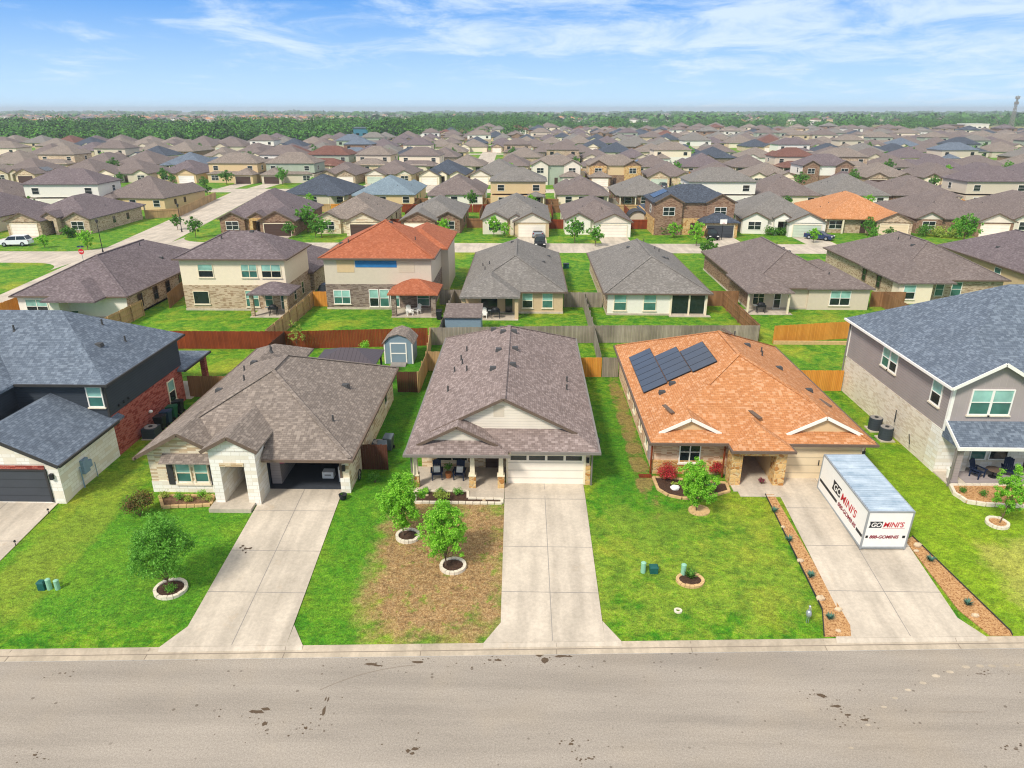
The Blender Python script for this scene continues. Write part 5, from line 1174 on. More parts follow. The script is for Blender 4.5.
# ------------------------------------------------------------------ sheds, gazebo, bins, air conditioners
x0, y0 = -12.75, 59.7; r_ = root('garden_shed', 'blue-grey garden shed with white trim and brown shingle roof in the back garden', 'shed', x0, y0, Z)
m = MB(); m.box(x0, x0+2.6, y0, y0+2.4, Z-.02, Z+1.9); m.build('wall', plain('shed_blue', '#7d92a0', .7, var=.05), r_)
m = MB(); m.poly([(x0,y0+.0,Z+1.9),(x0+2.6,y0,Z+1.9),(x0+2.0,y0,Z+2.55),(x0+1.3,y0,Z+2.75),(x0+.6,y0,Z+2.55)]); m.build('gable', 'shed_blue', r_)
m = MB(); pr_ = [(x0-.15,Z+1.86),(x0+.55,Z+2.55),(x0+1.3,Z+2.8),(x0+2.05,Z+2.55),(x0+2.75,Z+1.86)]
for (a, za), (b, zb) in zip(pr_, pr_[1:]): m.hexa([(a,y0-.15,za),(b,y0-.15,zb),(b,y0+2.55,zb),(a,y0+2.55,za)], [(a,y0-.15,za+.08),(b,y0-.15,zb+.08),(b,y0+2.55,zb+.08),(a,y0+2.55,za+.08)])
m.build('roof', 'roof_brown', r_)
m = MB()
for a in (x0, x0+2.5): m.box(a, a+.1, y0-.03, y0-.002, Z, Z+1.9)
for a in (x0+.55, x0+1.95): m.box(a, a+.1, y0-.045, y0-.002, Z, Z+1.9)
m.box(x0+.65, x0+1.95, y0-.045, y0-.002, Z+.95, Z+1.05); m.box(x0+.55, x0+2.05, y0-.047, y0-.002, Z+1.9, Z+2.0); m.build('trim', 'trim_white', r_)
m = MB(); m.box(x0+.65, x0+1.95, y0-.03, y0-.003, Z+.05, Z+1.9); m.build('door', 'shed_blue', r_)
m = MB(); m.hexa([(x0+.6,y0-.9,Z),(x0+2.0,y0-.9,Z),(x0+2.0,y0-.05,Z),(x0+.6,y0-.05,Z)], [(x0+.6,y0-.9,Z+.03),(x0+2.0,y0-.9,Z+.03),(x0+2.0,y0-.05,Z+.16),(x0+.6,y0-.05,Z+.16)]); m.build('ramp', 'trim_grey', r_)
x0, y0 = -8.1, 67.6; r_ = root('garden_shed', 'low blue shed with grey shingle roof behind the grey fence', 'shed', x0, y0, Z)
m = MB(); m.box(x0, x0+3.6, y0, y0+2.6, Z-.02, Z+2.1); m.build('wall', 'shed_blue', r_); m = MB(); m.hexa([(x0-.1,y0-.2,Z+2.1),(x0+3.7,y0-.2,Z+2.1),(x0+3.7,y0+2.8,Z+2.75),(x0-.1,y0+2.8,Z+2.75)], [(x0-.1,y0-.2,Z+2.2),(x0+3.7,y0-.2,Z+2.2),(x0+3.7,y0+2.8,Z+2.85),(x0-.1,y0+2.8,Z+2.85)]); m.build('roof', 'roof_taupe', r_)
x0, y0 = -17.4, 53.3; r_ = root('gazebo', 'garden gazebo with dark ribbed metal hip roof behind the brown-grey roof', 'gazebo', x0, y0, Z)
q = NM('metal_roof'); s = q.sep(q.uv()); ln = q.M('LESS_THAN', q.M('FRACT', q.M('DIVIDE', s[0], .35)), .1); MATS['metal_roof'] = q.done(q.mix(ln, lin('#5a5358'), lin('#3f3a3e')), .5, .3)
m = MB(); hip(m, x0, x0+5.2, y0, y0+4.0, Z+2.15, .42, th=.08); m.build('roof', 'metal_roof', r_)
for a in (x0+.3, x0+4.9):
    for b in (y0+.3, y0+3.7): m = MB(); m.box(a-.07, a+.07, b-.07, b+.07, Z, Z+2.08); m.build('post', 'black_metal', r_)
def acunit(label, x, y, s=.85, h=.85, rnd_=False):
    r_ = root('air_conditioner', label, 'air conditioner', x, y, Z, 'air conditioning units beside the houses'); m = MB(); m.box(x-.05, x+s+.05, y-.05, y+s+.05, Z-.15, Z+.08); m.build('pad', 'concrete', r_)
    q_ = MB(); k = s/2
    q_.cyl((x+k,y+k,Z+.08),(x+k,y+k,Z+h),k,n=20) if rnd_ else q_.box(x, x+s, y, y+s, Z+.08, Z+h)
    q_.build('casing', 'siding_black', r_); q_ = MB(); q_.cyl((x+k,y+k,Z+h),(x+k,y+k,Z+h+.03),k*.9,n=18); q_.build('fan_grille', 'trim_grey', r_); q_ = MB(); q_.cyl((x+k,y+k,Z+h+.03),(x+k,y+k,Z+h+.07),k*.3,n=12); q_.build('fan_hub', 'black_metal', r_)
acunit('grey cylindrical air conditioner nearer the fence beside the pale brick wall', 24.75, 45.9, .9, .95, True); acunit('grey cylindrical air conditioner nearer the street beside the pale brick wall', 24.75, 44.3, .9, .95, True)
acunit('square air conditioner beside the red brick wall', -26.7, 43.6, .95, .8); acunit('square air conditioner behind the gate of the open-garage house', -10.2, 41.6, .85, .8)
def bin_(label, x, y, mat, rot=0, fallen=False):
    r_ = root('wheeled_bin', label, 'bin', x, y, Z, 'wheeled rubbish bins'); begin(0, 0, 0)
    m = MB(); m.hexa([(-.22,-.26,.06),(.22,-.26,.06),(.22,.26,.06),(-.22,.26,.06)], [(-.3,-.34,.95),(.3,-.34,.95),(.3,.34,.95),(-.3,.34,.95)]); m.build('body', mat, r_)
    m = MB(); m.hexa([(-.33,-.38,.95),(.33,-.38,.95),(.33,.36,.95),(-.33,.36,.95)], [(-.3,-.34,1.0),(.3,-.34,1.0),(.3,.33,1.08),(-.3,.33,1.08)]); m.build('lid', mat, r_)
    for s_ in (-1, 1): m = MB(); m.cyl((s_*.24,.26,.12),(s_*.31,.26,.12),.12,n=12); m.build('wheel', 'black_metal', r_)
    m = MB(); m.cyl((-.25,.41,.98),(.25,.41,.98),.018,n=6); m.build('handle', mat, r_)
    r_.rotation_euler = (R(88) if fallen else 0, 0, rot); 
    if fallen: r_.location.z = Z + .36
    return r_
plain('bin_green', '#1f5a44', .5); plain('bin_black', '#23272b', .5); plain('bin_blue', '#27405a', .5); plain('bin_grey', '#5f6a70', .5)
for i, (yy, mt, lb) in enumerate(((45.5,'bin_black','black bin nearest the air conditioner by the red brick wall'),(46.4,'bin_blue','dark blue bin, second in the row by the red brick wall'),(47.3,'bin_green','green-lidded bin, third in the row by the red brick wall'),(48.3,'bin_black','black bin furthest back by the red brick wall'))): bin_(lb, -26.3, yy, mt, -PI/2)
bin_('black bin by the side fence of the rust patio', -9.5, 74.2, 'bin_black'); bin_('dark bin toppled on the rust-roofed house lawn', -11.0, 67.6, 'bin_green', .6, True)
bin_('grey bin behind the dark gate fence', -9.4, 41.4, 'bin_grey', .2); bin_('pale grey bin next to the square air conditioner behind the gate', -9.2, 42.5, 'bin_grey', -.1); bin_('dark green bin halfway along the right side of the centre house', 4.6, 47.6, 'bin_green', PI/2)
acunit('small square air conditioner at the right side of the centre house', 4.35, 42.3, .7, .8); bin_('green bin behind the cream patio of the plum roof house', -49.0, 72.6, 'bin_green', .3)
def chair(label, x, y, z, rot, mat='navy', cush=True, group='porch armchairs'):
    r_ = root('porch_chair', label, 'chair', x, y, z, group); begin(0, 0, 0)
    m = MB(); m.hexa([(-.27,-.3,.36),(.27,-.3,.36),(.27,.25,.3),(-.27,.25,.3)], [(-.27,-.3,.4),(.27,-.3,.4),(.27,.25,.34),(-.27,.25,.34)]); m.build('seat', mat, r_)
    m = MB()
    for k in range(5): a = -.25 + k*.105; m.hexa([(a,.22,.3),(a+.09,.22,.3),(a+.09,.26,.3),(a,.26,.3)], [(a-.01,.48,1.0+.05*(2-abs(k-2))),(a+.1,.48,1.0+.05*(2-abs(k-2))),(a+.1,.52,1.0+.05*(2-abs(k-2))),(a-.01,.52,1.0+.05*(2-abs(k-2)))])
    m.build('backrest', mat, r_)
    for s_ in (-1, 1):
        m = MB(); m.box(s_*.33-.06, s_*.33+.06, -.36, .36, .56, .6); m.build('armrest', mat, r_)
        m = MB(); m.box(s_*.3-.03, s_*.3+.03, -.32, -.25, 0, .56); m.build('leg', mat, r_); m = MB(); m.box(s_*.3-.03, s_*.3+.03, .22, .29, 0, .56); m.build('leg', mat, r_)
    if cush: m = MB(); m.hexa([(-.2,.0,.4),(.2,.0,.4),(.2,.14,.4),(-.2,.14,.4)], [(-.2,.16,.72),(.2,.16,.72),(.2,.28,.72),(-.2,.28,.72)]); m.build('cushion', 'white_paint', r_)
    r_.rotation_euler = (0, 0, rot)
plain('navy', '#1f2b45', .6); plain('terracotta', '#b5764a', .8)
chair('navy armchair with white cushion, left of the pot plant on the centre porch', -5.45, 38.5, Z+.06, .12); chair('navy armchair with white cushion, right of the pot plant on the centre porch', -4.05, 38.5, Z+.06, -.12)
def pot(label, x, y, z, r0, h, pm='terracotta', lm='leaf_mid', ph=.6, n=350):
    r_ = root('potted_plant', label, 'potted plant', x, y, z, 'potted plants'); m = MB(); m.cyl((x,y,z),(x,y,z+h),r0*.75,r0,n=14); m.build('pot', pm, r_)
    c = MB()
    for _ in range(6): leaves(c, (x+U(-.1,.1), y+U(-.1,.1), z+h+ph*U(.2,.7)), n//6, ph*.35, .08)
    fast(c, 'foliage', lm, r_)
pot('tall potted plant between the two navy armchairs', -4.75, 38.6, Z+.06, .22, .35, lm='leaf_dark', ph=.7)
chair('dark blue armchair, left on the mauve house porch', 28.3, 39.3, Z+.09, .5, cush=False); chair('dark blue armchair, right on the mauve house porch', 30.3, 39.5, Z+.09, -.5, cush=False)
r_ = root('porch_table', 'small round table between the dark blue porch chairs', 'table', 29.3, 39.3, Z+.09); m = MB(); m.cyl((29.3,39.3,Z+.6),(29.3,39.3,Z+.64),.45,n=18); m.build('table_top', 'trim_brown', r_); m = MB(); m.cyl((29.3,39.3,Z+.09),(29.3,39.3,Z+.6),.04,n=8).cyl((29.3,39.3,Z+.09),(29.3,39.3,Z+.12),.25,n=14); m.build('pedestal', 'black_metal', r_)
pot('white bucket planter at the porch corner of the mauve house', 26.6, 39.2, Z+.07, .26, .6, 'white_paint', 'leaf_dark', .2, 60)
r_ = root('cardboard_box', 'white box on the floor of the open garage', 'box', -12.6, 38.3, Z+.06); m = MB(); m.box(-12.6,-11.9,38.3,38.8,Z+.06,Z+.5); m.build('carton', 'white_paint', r_); m = MB(); m.box(-12.45,-12.05,38.295,38.3,Z+.26,Z+.34); m.build('printed_panel', 'trim_grey', r_)
r_ = root('water_heater', 'white appliance at the right wall of the open garage', 'appliance', -11.5, 38.0, Z+.06); m = MB(); m.box(-11.45,-11.08,37.9,38.6,Z+.06,Z+1.05); m.build('casing', 'white_paint', r_); m = MB(); m.box(-11.4,-11.12,37.88,37.9,Z+.9,Z+1.0); m.build('control_panel', 'trim_dark', r_)
r_ = root('hanging_bag', 'pink bag hanging inside the open garage on the left', 'bag', -14.7, 37.5, Z+2.0); m = MB(); m.ball((-14.7,37.5,Z+1.75),.28,.15,.22,10,7,.1); m.build('bag', plain('pink', '#c0417a', .7), r_); m = MB(); m.cyl((-14.7,37.5,Z+1.9),(-14.7,37.5,Z+2.3),.012,n=6); m.build('strap', 'letter_black', r_)
r_ = root('bicycle_frame', 'dark wheel leaning at the corner beside the dark gate', 'wheel', -10.2, 38.2, Z); m = MB()
for k in range(20):
    a, b = 2*PI*k/20, 2*PI*(k+1)/20; m.bar((-10.25,38.3+.33*math.cos(a),Z+.36+.33*math.sin(a)),(-10.25,38.3+.33*math.cos(b),Z+.36+.33*math.sin(b)),.05)
m.build('tyre', 'black_metal', r_); m = MB()
for k in range(6): m.bar((-10.25,38.3,Z+.36),(-10.25,38.3+.31*math.cos(k*PI/3),Z+.36+.31*math.sin(k*PI/3)),.012)
m.build('spokes', 'galvanised', r_); r_.name = 'bicycle_wheel'
pot('round dark pot at the right corner of the open garage', -10.75, 36.0, Z, .25, .3, 'bin_black', 'leaf_dark', .1, 24)
for i, (px, py) in enumerate(((49,514),(16,546))):
    x, y, z = gp(px, py); begin(x, y, z); m = MB(); m.cyl((x,y,z),(x,y,z+.28),.02,n=6).cyl((x,y,z+.28),(x,y,z+.36),.07,.04,n=8); tag(m.build('path_light', 'black_metal'), 'small black path light beside the left driveway, %s' % ['nearer the garage','nearer the street'][i], 'lamp', 'path lights')
# back garden furniture
def grill(label, x, y, z):
    r_ = root('barbecue', label, 'barbecue', x, y, z, 'barbecues'); m = MB(); m.ball((x, y, z+.95), .45, .3, .3, 12, 8); m.build('lid', 'black_metal', r_); m = MB(); m.box(x-.5,x+.5,y-.28,y+.28,z+.7,z+.92); m.build('fire_box', 'black_metal', r_); m = MB(); m.box(x-.85,x-.5,y-.22,y+.22,z+.86,z+.9); m.build('side_shelf', 'galvanised', r_)
    for a in (-.42, .42):
        for b in (-.2, .2): m = MB(); m.box(x+a-.03,x+a+.03,y+b-.03,y+b+.03,z,z+.7); m.build('leg', 'black_metal', r_)
grill('black barbecue on the tan house patio', -3.3, 74.6, Z+.06); grill('black barbecue on the cream house corner patio', -28.2, 75.3, Z+.06); grill('covered barbecue beneath the taupe patio roof', 26.6, 77.4, Z+.06)
chair('white armchair on the rust-roofed patio', -13.0, 75.6, Z+.06, .4, 'white_paint', False, 'patio chairs'); chair('second white armchair, right on the rust-roofed patio', -12.2, 76.2, Z+.06, -.5, 'white_paint', False, 'patio chairs'); chair('pale armchair on the tan house patio', -4.6, 74.7, Z+.06, 0, 'white_paint', False, 'patio chairs')
x, y, z = -21.6, 62.6, Z
tree('thin yellow-green sapling at the fence corner behind the gazebo', x, y, Z, 3.2, 1.5, 'leaf_pale', 900, .11, .9, .04, 81, ntw=40)
x, y, z = -15.2, 62.6, Z; shrub('bright round shrub against the red-stained fence', x, y, Z, 1.1, 1.3, 'leaf_bright', 900, .1, 82)
# ------------------------------------------------------------------ vehicles
plain('car_white', '#e4e6e8', .3, var=.02); plain('car_black', '#1b1e22', .25, var=.02); plain('car_silver', '#9aa4ac', .3, .3, .02); plain('car_blue', '#2c3a5a', .3, var=.02); plain('tail_red', '#8a1a1a', .4)
plain('car_grey', '#4d545b', .3, var=.02); plain('rubber', '#15161a', .8)
def car(label, x, y, z, rot, paint, kind='suv'):
    names = {'suv': 'parked_suv', 'sedan': 'parked_car', 'pickup': 'pickup_truck'}
    r_ = root(names[kind], label, {'suv': 'car', 'sedan': 'car', 'pickup': 'pickup truck'}[kind], x, y, z, 'vehicles parked on the driveways'); begin(0, 0, 0)
    L_, W_ = (4.8, 1.9) if kind != 'pickup' else (5.6, 1.98)
    low = [(-L_/2,.35),(-L_/2,.75),(-L_/2+.1,.95),(-L_/2+1.2,1.05),(L_/2-.15,1.1),(L_/2,.9),(L_/2,.35)]      # front at -x
    if kind == 'sedan': low = [(-L_/2,.3),(-L_/2,.65),(-L_/2+.15,.8),(-L_/2+1.3,.92),(L_/2-.9,.98),(L_/2-.1,.95),(L_/2,.75),(L_/2,.3)]
    cab = {'suv': [(-1.25,1.03),(-.65,1.65),(1.9,1.7),(2.28,1.05)], 'sedan': [(-1.15,.9),(-.4,1.4),(.9,1.42),(1.65,.95)], 'pickup': [(-1.2,1.04),(-.6,1.75),(.75,1.78),(1.0,1.08)]}[kind]
    def solid(prof, w0, w1, mat, name, par, z_split=None):
        m = MB(); zs = [p[1] for p in prof]; zlo, zhi = min(zs), max(zs)
        def wy(z_): return w0 + (w1 - w0) * ((z_ - zlo) / max(.01, zhi - zlo))
        n = len(prof); i = 0; m.v += [(a, -wy(b)/2, b) for a, b in prof] + [(a, wy(b)/2, b) for a, b in prof]
        m.f.append(tuple(range(n))); m.f.append(tuple(range(n, 2*n))[::-1])
        for k in range(n): j = (k+1) % n; m.f.append((k, n+k, n+j, j))
        return m.build(name, mat, par)
    body = solid(low, W_, W_*.94, paint, 'body', r_); solid(cab, W_*.93, W_*.76, 'glass_dark', 'windows', r_)
    (a0, b0), (a1, b1), (a2, b2), (a3, b3) = cab; w1 = W_*.78
    m = MB(); m.hexa([(a1-.02,-w1/2,b1-.05),(a2+.02,-w1/2,b2-.05),(a2+.02,w1/2,b2-.05),(a1-.02,w1/2,b1-.05)], [(a1+.1,-w1/2+.1,b1+.04),(a2-.1,-w1/2+.1,b2+.04),(a2-.1,w1/2-.1,b2+.04),(a1+.1,w1/2-.1,b1+.04)]); 
    for s_ in (-1, 1):
        for t in (0, .5, 1):
            u0 = Vector((a0 + (a3-a0)*t, s_*W_*.465, b0+.01)); u1 = Vector((a1 + (a2-a1)*t, s_*w1/2*.98, b1-.02)); m.bar(u0, u1, .07, .05)
    m.build('roof', paint, r_)
    if kind == 'pickup':
        m = MB(); m.box(1.1, L_/2-.12, -W_*.4, W_*.4, 1.0, 1.115); m.build('load_bed', 'black_metal', r_)
    for sx in (-1, 1):
        for s_ in (-1, 1):
            wx = sx*(L_/2 - .95); m = MB(); m.cyl((wx, s_*(W_/2-.22), .36), (wx, s_*(W_/2+.015), .36), .36, n=16); wh = m.build('wheel', 'rubber', r_)
            m = MB(); m.cyl((wx, s_*(W_/2+.015), .36), (wx, s_*(W_/2+.03), .36), .21, n=12); m.build('rim', 'galvanised', wh)
    for s_ in (-1, 1):
        m = MB(); m.box(-L_/2-.02, -L_/2+.14, s_*W_*.36-.18, s_*W_*.36+.18, .68, .82); m.build('headlight', 'white_paint', r_)
        m = MB(); m.box(L_/2-.1, L_/2+.02, s_*W_*.4-.1, s_*W_*.4+.1, .75, 1.0); m.build('tail_light', 'tail_red', r_)
    m = MB(); m.box(-L_/2-.02, -L_/2+.02, -.5, .5, .5, .68); m.build('grille', 'rubber', r_); m = MB(); m.box(L_/2-.02, L_/2+.02, -.25, .25, .6, .72); m.build('number_plate', 'white_paint', r_)
    r_.rotation_euler = (0, 0, rot); return r_
def cg(px, py): p = G(px, py, Z); return p.x, p.y, Z + .03
x, y, z = cg(538, 241); car('silver pickup truck parked nose to the garage behind a black car', x, y + 5.2, z, -PI/2, 'car_silver', 'pickup')
x, y, z = cg(540, 248); car('black car at the street end of the driveway, before the silver truck', x, y + 1.5, z, PI/2, 'car_black', 'suv')
x, y, z = cg(714, 241); car('black four-by-four on the left of the dark-roofed house driveway', x, y + 2.6, z, PI/2, 'car_black', 'suv'); x, y, z = cg(728, 236); car('dark grey pickup on the right of the dark-roofed house driveway', x-.3, y + 3, z, PI/2, 'car_grey', 'pickup')
x, y, z = cg(820, 240); car('dark blue saloon parked before the sage garage door', x, y+.6, z, PI/2 + .9, 'car_blue', 'sedan')
x, y, z = cg(12, 247); car('white estate car parked before the brick garage at the far left', x, y + 1.2, z, .12, 'car_white', 'suv')
car('small black vehicle at the side of the cream two-storey house', -24.9 + .3, 84.5, Z, PI/2, 'car_black', 'sedan')
# ------------------------------------------------------------------ street furniture
def lamp(label, px, py, h=4.6):
    x, y, z = cg(px, py); r_ = root('street_lamp', label, 'street lamp', x, y, Z, 'street lamps on the cross street'); m = MB(); m.cyl((x,y,Z),(x,y,Z+.4),.14,.1,n=10).cyl((x,y,Z+.4),(x,y,Z+h),.07,.05,n=8); m.build('pole', 'black_metal', r_); m = MB(); m.cyl((x,y,Z+h),(x,y,Z+h+.45),.12,.24,n=8).cyl((x,y,Z+h+.45),(x,y,Z+h+.65),.27,.05,n=8); m.build('lantern', 'trim_dark', r_)
lamp('black lamp post at the near corner of the cross street', 103, 252); lamp('black lamp post on the grass by the brown brick house', 182, 232); 
x, y, z = cg(85, 268); r_ = root('stop_sign', 'red octagonal stop sign with street name plates at the junction', 'sign', x, y, Z); m = MB(); m.cyl((x,y,Z),(x,y,Z+3.2),.04,n=8); m.build('pole', 'galvanised', r_); m = MB(); m.cyl((x-.0,y-.06,Z+2.4),(x,y-.03,Z+2.4),.42,n=8); m.build('sign_plate', 'letter_red', r_)
text('STOP', .26, 'white_paint', r_, (-.33, -.075, 2.3), (PI/2, 0, 0), shear=0, bold=.005); m = MB(); m.box(x-.5,x+.5,y-.02,y+.0,Z+3.0,Z+3.22); m.build('street_name_plate', 'car_blue', r_)
x, y, z = cg(696, 262)
for i, (px, py) in enumerate(((552,252),(560,252))):
    pass
x, y, z = cg(566, 268); r_ = root('trash_box', 'black utility box on the grass by the far pavement', 'utility box', x, y, Z); m = MB(); m.box(x-.4,x+.4,y-.4,y+.4,Z,Z+.6); m.build('cabinet', 'util_dark', r_); m = MB(); m.box(x-.43,x+.43,y-.43,y+.43,Z+.6,Z+.68); m.build('lid', 'black_metal', r_); r_.name = 'utility_cabinet'
# ------------------------------------------------------------------ the estate beyond
ORD = 'first second third fourth fifth sixth seventh eighth ninth tenth eleventh twelfth thirteenth fourteenth fifteenth sixteenth seventeenth eighteenth nineteenth twentieth'.split()
def ordn(n):
    if n <= 20: return ORD[n-1]
    tens = {2: 'twenty', 3: 'thirty', 4: 'forty', 5: 'fifty', 6: 'sixty', 7: 'seventy', 8: 'eighty'}[n // 10]
    return (tens + '-' + ORD[n % 10 - 1]) if n % 10 else {20: 'twentieth', 30: 'thirtieth', 40: 'fortieth', 50: 'fiftieth', 60: 'sixtieth', 70: 'seventieth', 80: 'eightieth'}[n]
RN = {'roof_mauve': 'mauve-brown', 'roof_brown': 'brown', 'roof_grey': 'grey', 'roof_plum': 'plum-grey', 'roof_taupe': 'taupe', 'roof_slate': 'slate', 'roof_charcoal': 'charcoal', 'roof_blue': 'pale blue', 'roof_orange': 'orange', 'roof_rust': 'rust', 'roof_redbrown': 'red-brown'}
WN = {'wall_tan_brick': 'tan brick', 'wall_brown_brick': 'brown brick', 'wall_greybrown_brick': 'grey-brown brick', 'wall_buff_brick': 'buff brick', 'wall_pale_stone': 'pale stone', 'stucco_cream': 'cream', 'stucco_tan': 'tan', 'stucco_white': 'white', 'stucco_beige': 'beige', 'wall_white_stone': 'white stone', 'wall_gold_stone': 'gold stone', 'siding_cream': 'cream siding', 'siding_teal': 'blue siding', 'siding_sage': 'sage siding', 'siding_mauve': 'mauve siding', 'stucco_sand': 'sand'}
ROWS = {}
def gh(X, Y, w_, d_, two=False, mir=False, back=False, rot=0., roof='roof_taupe', wall='wall_tan_brick', gab='siding_cream', up=None, door='door_cream', lod=0, row=3, label=None, style=0, solar_=False):
    """a generic house: front faces -y in its own frame; back=True turns it round"""
    up = up or 'stucco_cream'
    r_ = root('two_storey_house' if two else 'brick_house', 'x', 'house', X, Y, Z); begin(0, 0, 0)
    sgn = -1 if mir else 1; hw = w_/2
    def xx(a, b):  a, b = a*sgn, b*sgn; return (min(a, b), max(a, b))
    p = U(.46, .56); rf = MB(); fc = MB(); ez = 2.75; tr = MB()
    wl = MB(); gx0, gx1 = xx(hw - 6.2, hw); fr = -1.6 if style != 2 else .8         # garage wing at +x
    if two:
        u0, u1 = -hw, hw; ud = min(d_, 10.5); uy = 1.5 if style else 3.0
        wu = MB(); wu.box(u0+.02, u1-.02, uy, uy+ud, 3.0, 5.75); wu.build('upper_wall', up, r_)
        hip(rf, u0-.4, u1+.4, uy-.4, uy+ud+.4, 5.9, p)
        if style == 1 and lod < 2:      # two front gables on the upper storey
            for a, b in ((-hw+.2, -hw+5), (hw-5.2, hw-.2)):
                a, b = xx(a, b); gabled(rf, tr, a-.3, b+.3, uy-.9, uy+3, 5.9, .55, face=fc); g_ = MB(); g_.box(a, b, uy-.6, uy+.1, 0, 5.75); g_.build('bay_wall', gab, r_); win(r_, 'f', uy-.6, (a+b)/2-1, (a+b)/2+1, 3.6, 5.0, 'trim_white', 'glass_dark', 2, lod=max(1, lod))
        wl.box(-hw, hw, uy-.02+.0, d_, -.3, 3.0) if style else wl.box(-hw, hw, 1.5, d_, -.3, 2.6)
        if d_ > uy + ud + 1: hip(rf, -hw-.4, hw+.4, uy+ud-2, d_+.4, ez, p*.8)
        wl.box(gx0, gx1, fr, 4, -.3, 2.6); hip(rf, gx0-.4, gx1+.4, fr-.4, 6, ez+.004, p)
        if not style: hip(rf, -hw-.3, hw+.3-.8, 1.1, 6, ez, .35)
    else:
        wl.box(-hw, hw, 1.8, d_, -.3, 2.6); hip(rf, -hw-.4, hw+.4, 1.4 if style else .9, d_+.4, ez, p)
        wl.box(gx0, gx1, fr, 1.9, -.3, 2.6)
        gabled(rf, tr, gx0-.4, gx1+.4, fr-.45, 6.0, ez+.005, p*.95, face=fc)
    roof_o = rf.build('roof', roof, r_)
    wl.build('wall', wall, r_)
    gb = MB()
    ex0, ex1 = xx(-1.3, 1.3) if w_ > 12.5 else xx(-.9+.1, 1.3-.3)
    if lod < 2:
        if not two:
            sx0, sx1 = xx(-hw+.1, -hw+4.6)
            if style in (1, 3): r2 = MB(); gabled(r2, tr, sx0-.3, sx1+.3, 1.0, 5.5, ez+.01, .5, face=fc); r2.build('front_roof', roof, r_); b = MB(); b.box(sx0, sx1, 1.3, 2, -.3, 2.62); b.build('bay_wall', gab if style == 3 else wall, r_)
            else:
                for a in (-hw+.25, -hw+3.4): a *= sgn; b = MB(); b.box(a-.14, a+.14, 1.0, 1.28, 0, 2.6); b.build('pillar', 'trim_cream', r_)
            if style == 3: r2 = MB(); gabled(r2, tr, ex0-.4, ex1+.4, .0, 5.5, 3.1, .6, face=fc, setb=.2); r2.build('entry_roof', roof, r_); b = MB(); b.box(ex0-.1, ex0+.5, .15, 2, -.3, 3.0); b.box(ex1-.5, ex1+.1, .15, 2, -.3, 3.0); b.box(ex0+.5, ex1-.5, .15, .6, 2.5, 3.0); b.build('entry_arch', 'wall_gold_stone' if 'brown' in wall else gab, r_)
        b = MB(); fb(b, 'f', 1.8 if not (two and style) else 1.48, (ex0+ex1)/2-.5, (ex0+ex1)/2+.5, 0, .05, 0, 2.15); b.build('front_door', 'door_brown', r_)
        wx0, wx1 = xx(-hw+1.2, -hw+3.4); fy = 1.3 if (style in (1, 3) and not two) else (1.8 if not two else (1.48 if style else 1.5))
        win(r_, 'f', fy, wx0, wx1, .8, 2.2, 'trim_white', 'glass_dark', 2, lod=max(1, lod))
    if tr.v and lod < 2: tr.build('rake_board', 'trim_brown', r_)
    if fc.v: fc.build('gable', gab if rnd() < .7 else wall, r_)
    garage(r_, 'f', fr, (gx0+gx1)/2-2.4, (gx0+gx1)/2+2.4, .02, 2.2, door, 'trim_cream') if lod < 2 else (lambda m: (fb(m, 'f', fr, (gx0+gx1)/2-2.4, (gx0+gx1)/2+2.4, 0, .05, .02, 2.2), m.build('garage_door', door, r_)))(MB())
    # back windows and patio
    l1 = max(1, lod)
    for a in (-hw+1.2, -.5, hw-3.4):
        if lod < 2 or (a < 0 and back): win(r_, 'b', d_, a, a+1.5, .8, 2.2, 'trim_white', 'glass_dark', 1, lod=l1)
    if two:
        for a in (-hw+1.5, hw-3.2):
            win(r_, 'b', uy+ud, a, a+1.5, 3.7, 5.0, 'trim_white', 'glass_dark', 1, lod=l1)
            if not style or lod == 2: win(r_, 'f', uy, a, a+1.5, 3.7, 5.0, 'trim_white', 'glass_dark', 1, lod=l1)
        if lod < 2: win(r_, 'l', -hw, uy+3, uy+4.2, 3.7, 5.0, 'trim_white', 'glass_dark', 1, lod=l1); win(r_, 'r', hw, uy+3, uy+4.2, 3.7, 5.0, 'trim_white', 'glass_dark', 1, lod=l1)
    if lod < 2:
        for yy in (d_*.45, d_*.7): win(r_, 'l', -hw, yy, yy+.9, .9, 2.1, 'trim_white', 'glass_dark', 1, lod=2); win(r_, 'r', hw, yy, yy+.9, .9, 2.1, 'trim_white', 'glass_dark', 1, lod=2)
        pb = MB(); px0, px1 = xx(-hw+.2, -hw+4.4); hip(pb, px0, px1, d_-2, d_+2.6, ez-.01, .4); pb.build('patio_roof', roof, r_)
        for a in (px0+.3, px1-.3): b = MB(); b.box(a-.12, a+.12, d_+2.1, d_+2.34, 0, 2.6); b.build('patio_post', 'trim_cream', r_)
        for k in range(4):
            vx, vy = U(-hw+1.5, hw-1.5), U(4, d_-3); zz_ = (5.9 if two and uy < vy < uy+ud else ez); 
            if not two: vent(roof_o, vx, vy, zz_ + p*min(vx+hw, hw-vx, vy-1.4, d_-vy), 1)
    if solar_:
        yy0 = 4.5; zz0 = 5.9 if two else ez; ll = MB()
        for k in range(4):
            solar(r_, -hw-.4 if solar_ < 0 else hw+.4, zz0, p, yy0+k*1.1, yy0+k*1.1+1.04, .8, 3.2 if not two else 3.6, side=1 if solar_ < 0 else -1)
    r_.rotation_euler = (0, 0, rot + (PI if back else 0))
    if back: r_.location = (X, Y + d_, Z)
    ROWS.setdefault(row, []).append((r_, X, Y, two, roof, wall if not two else up, label)); return r_
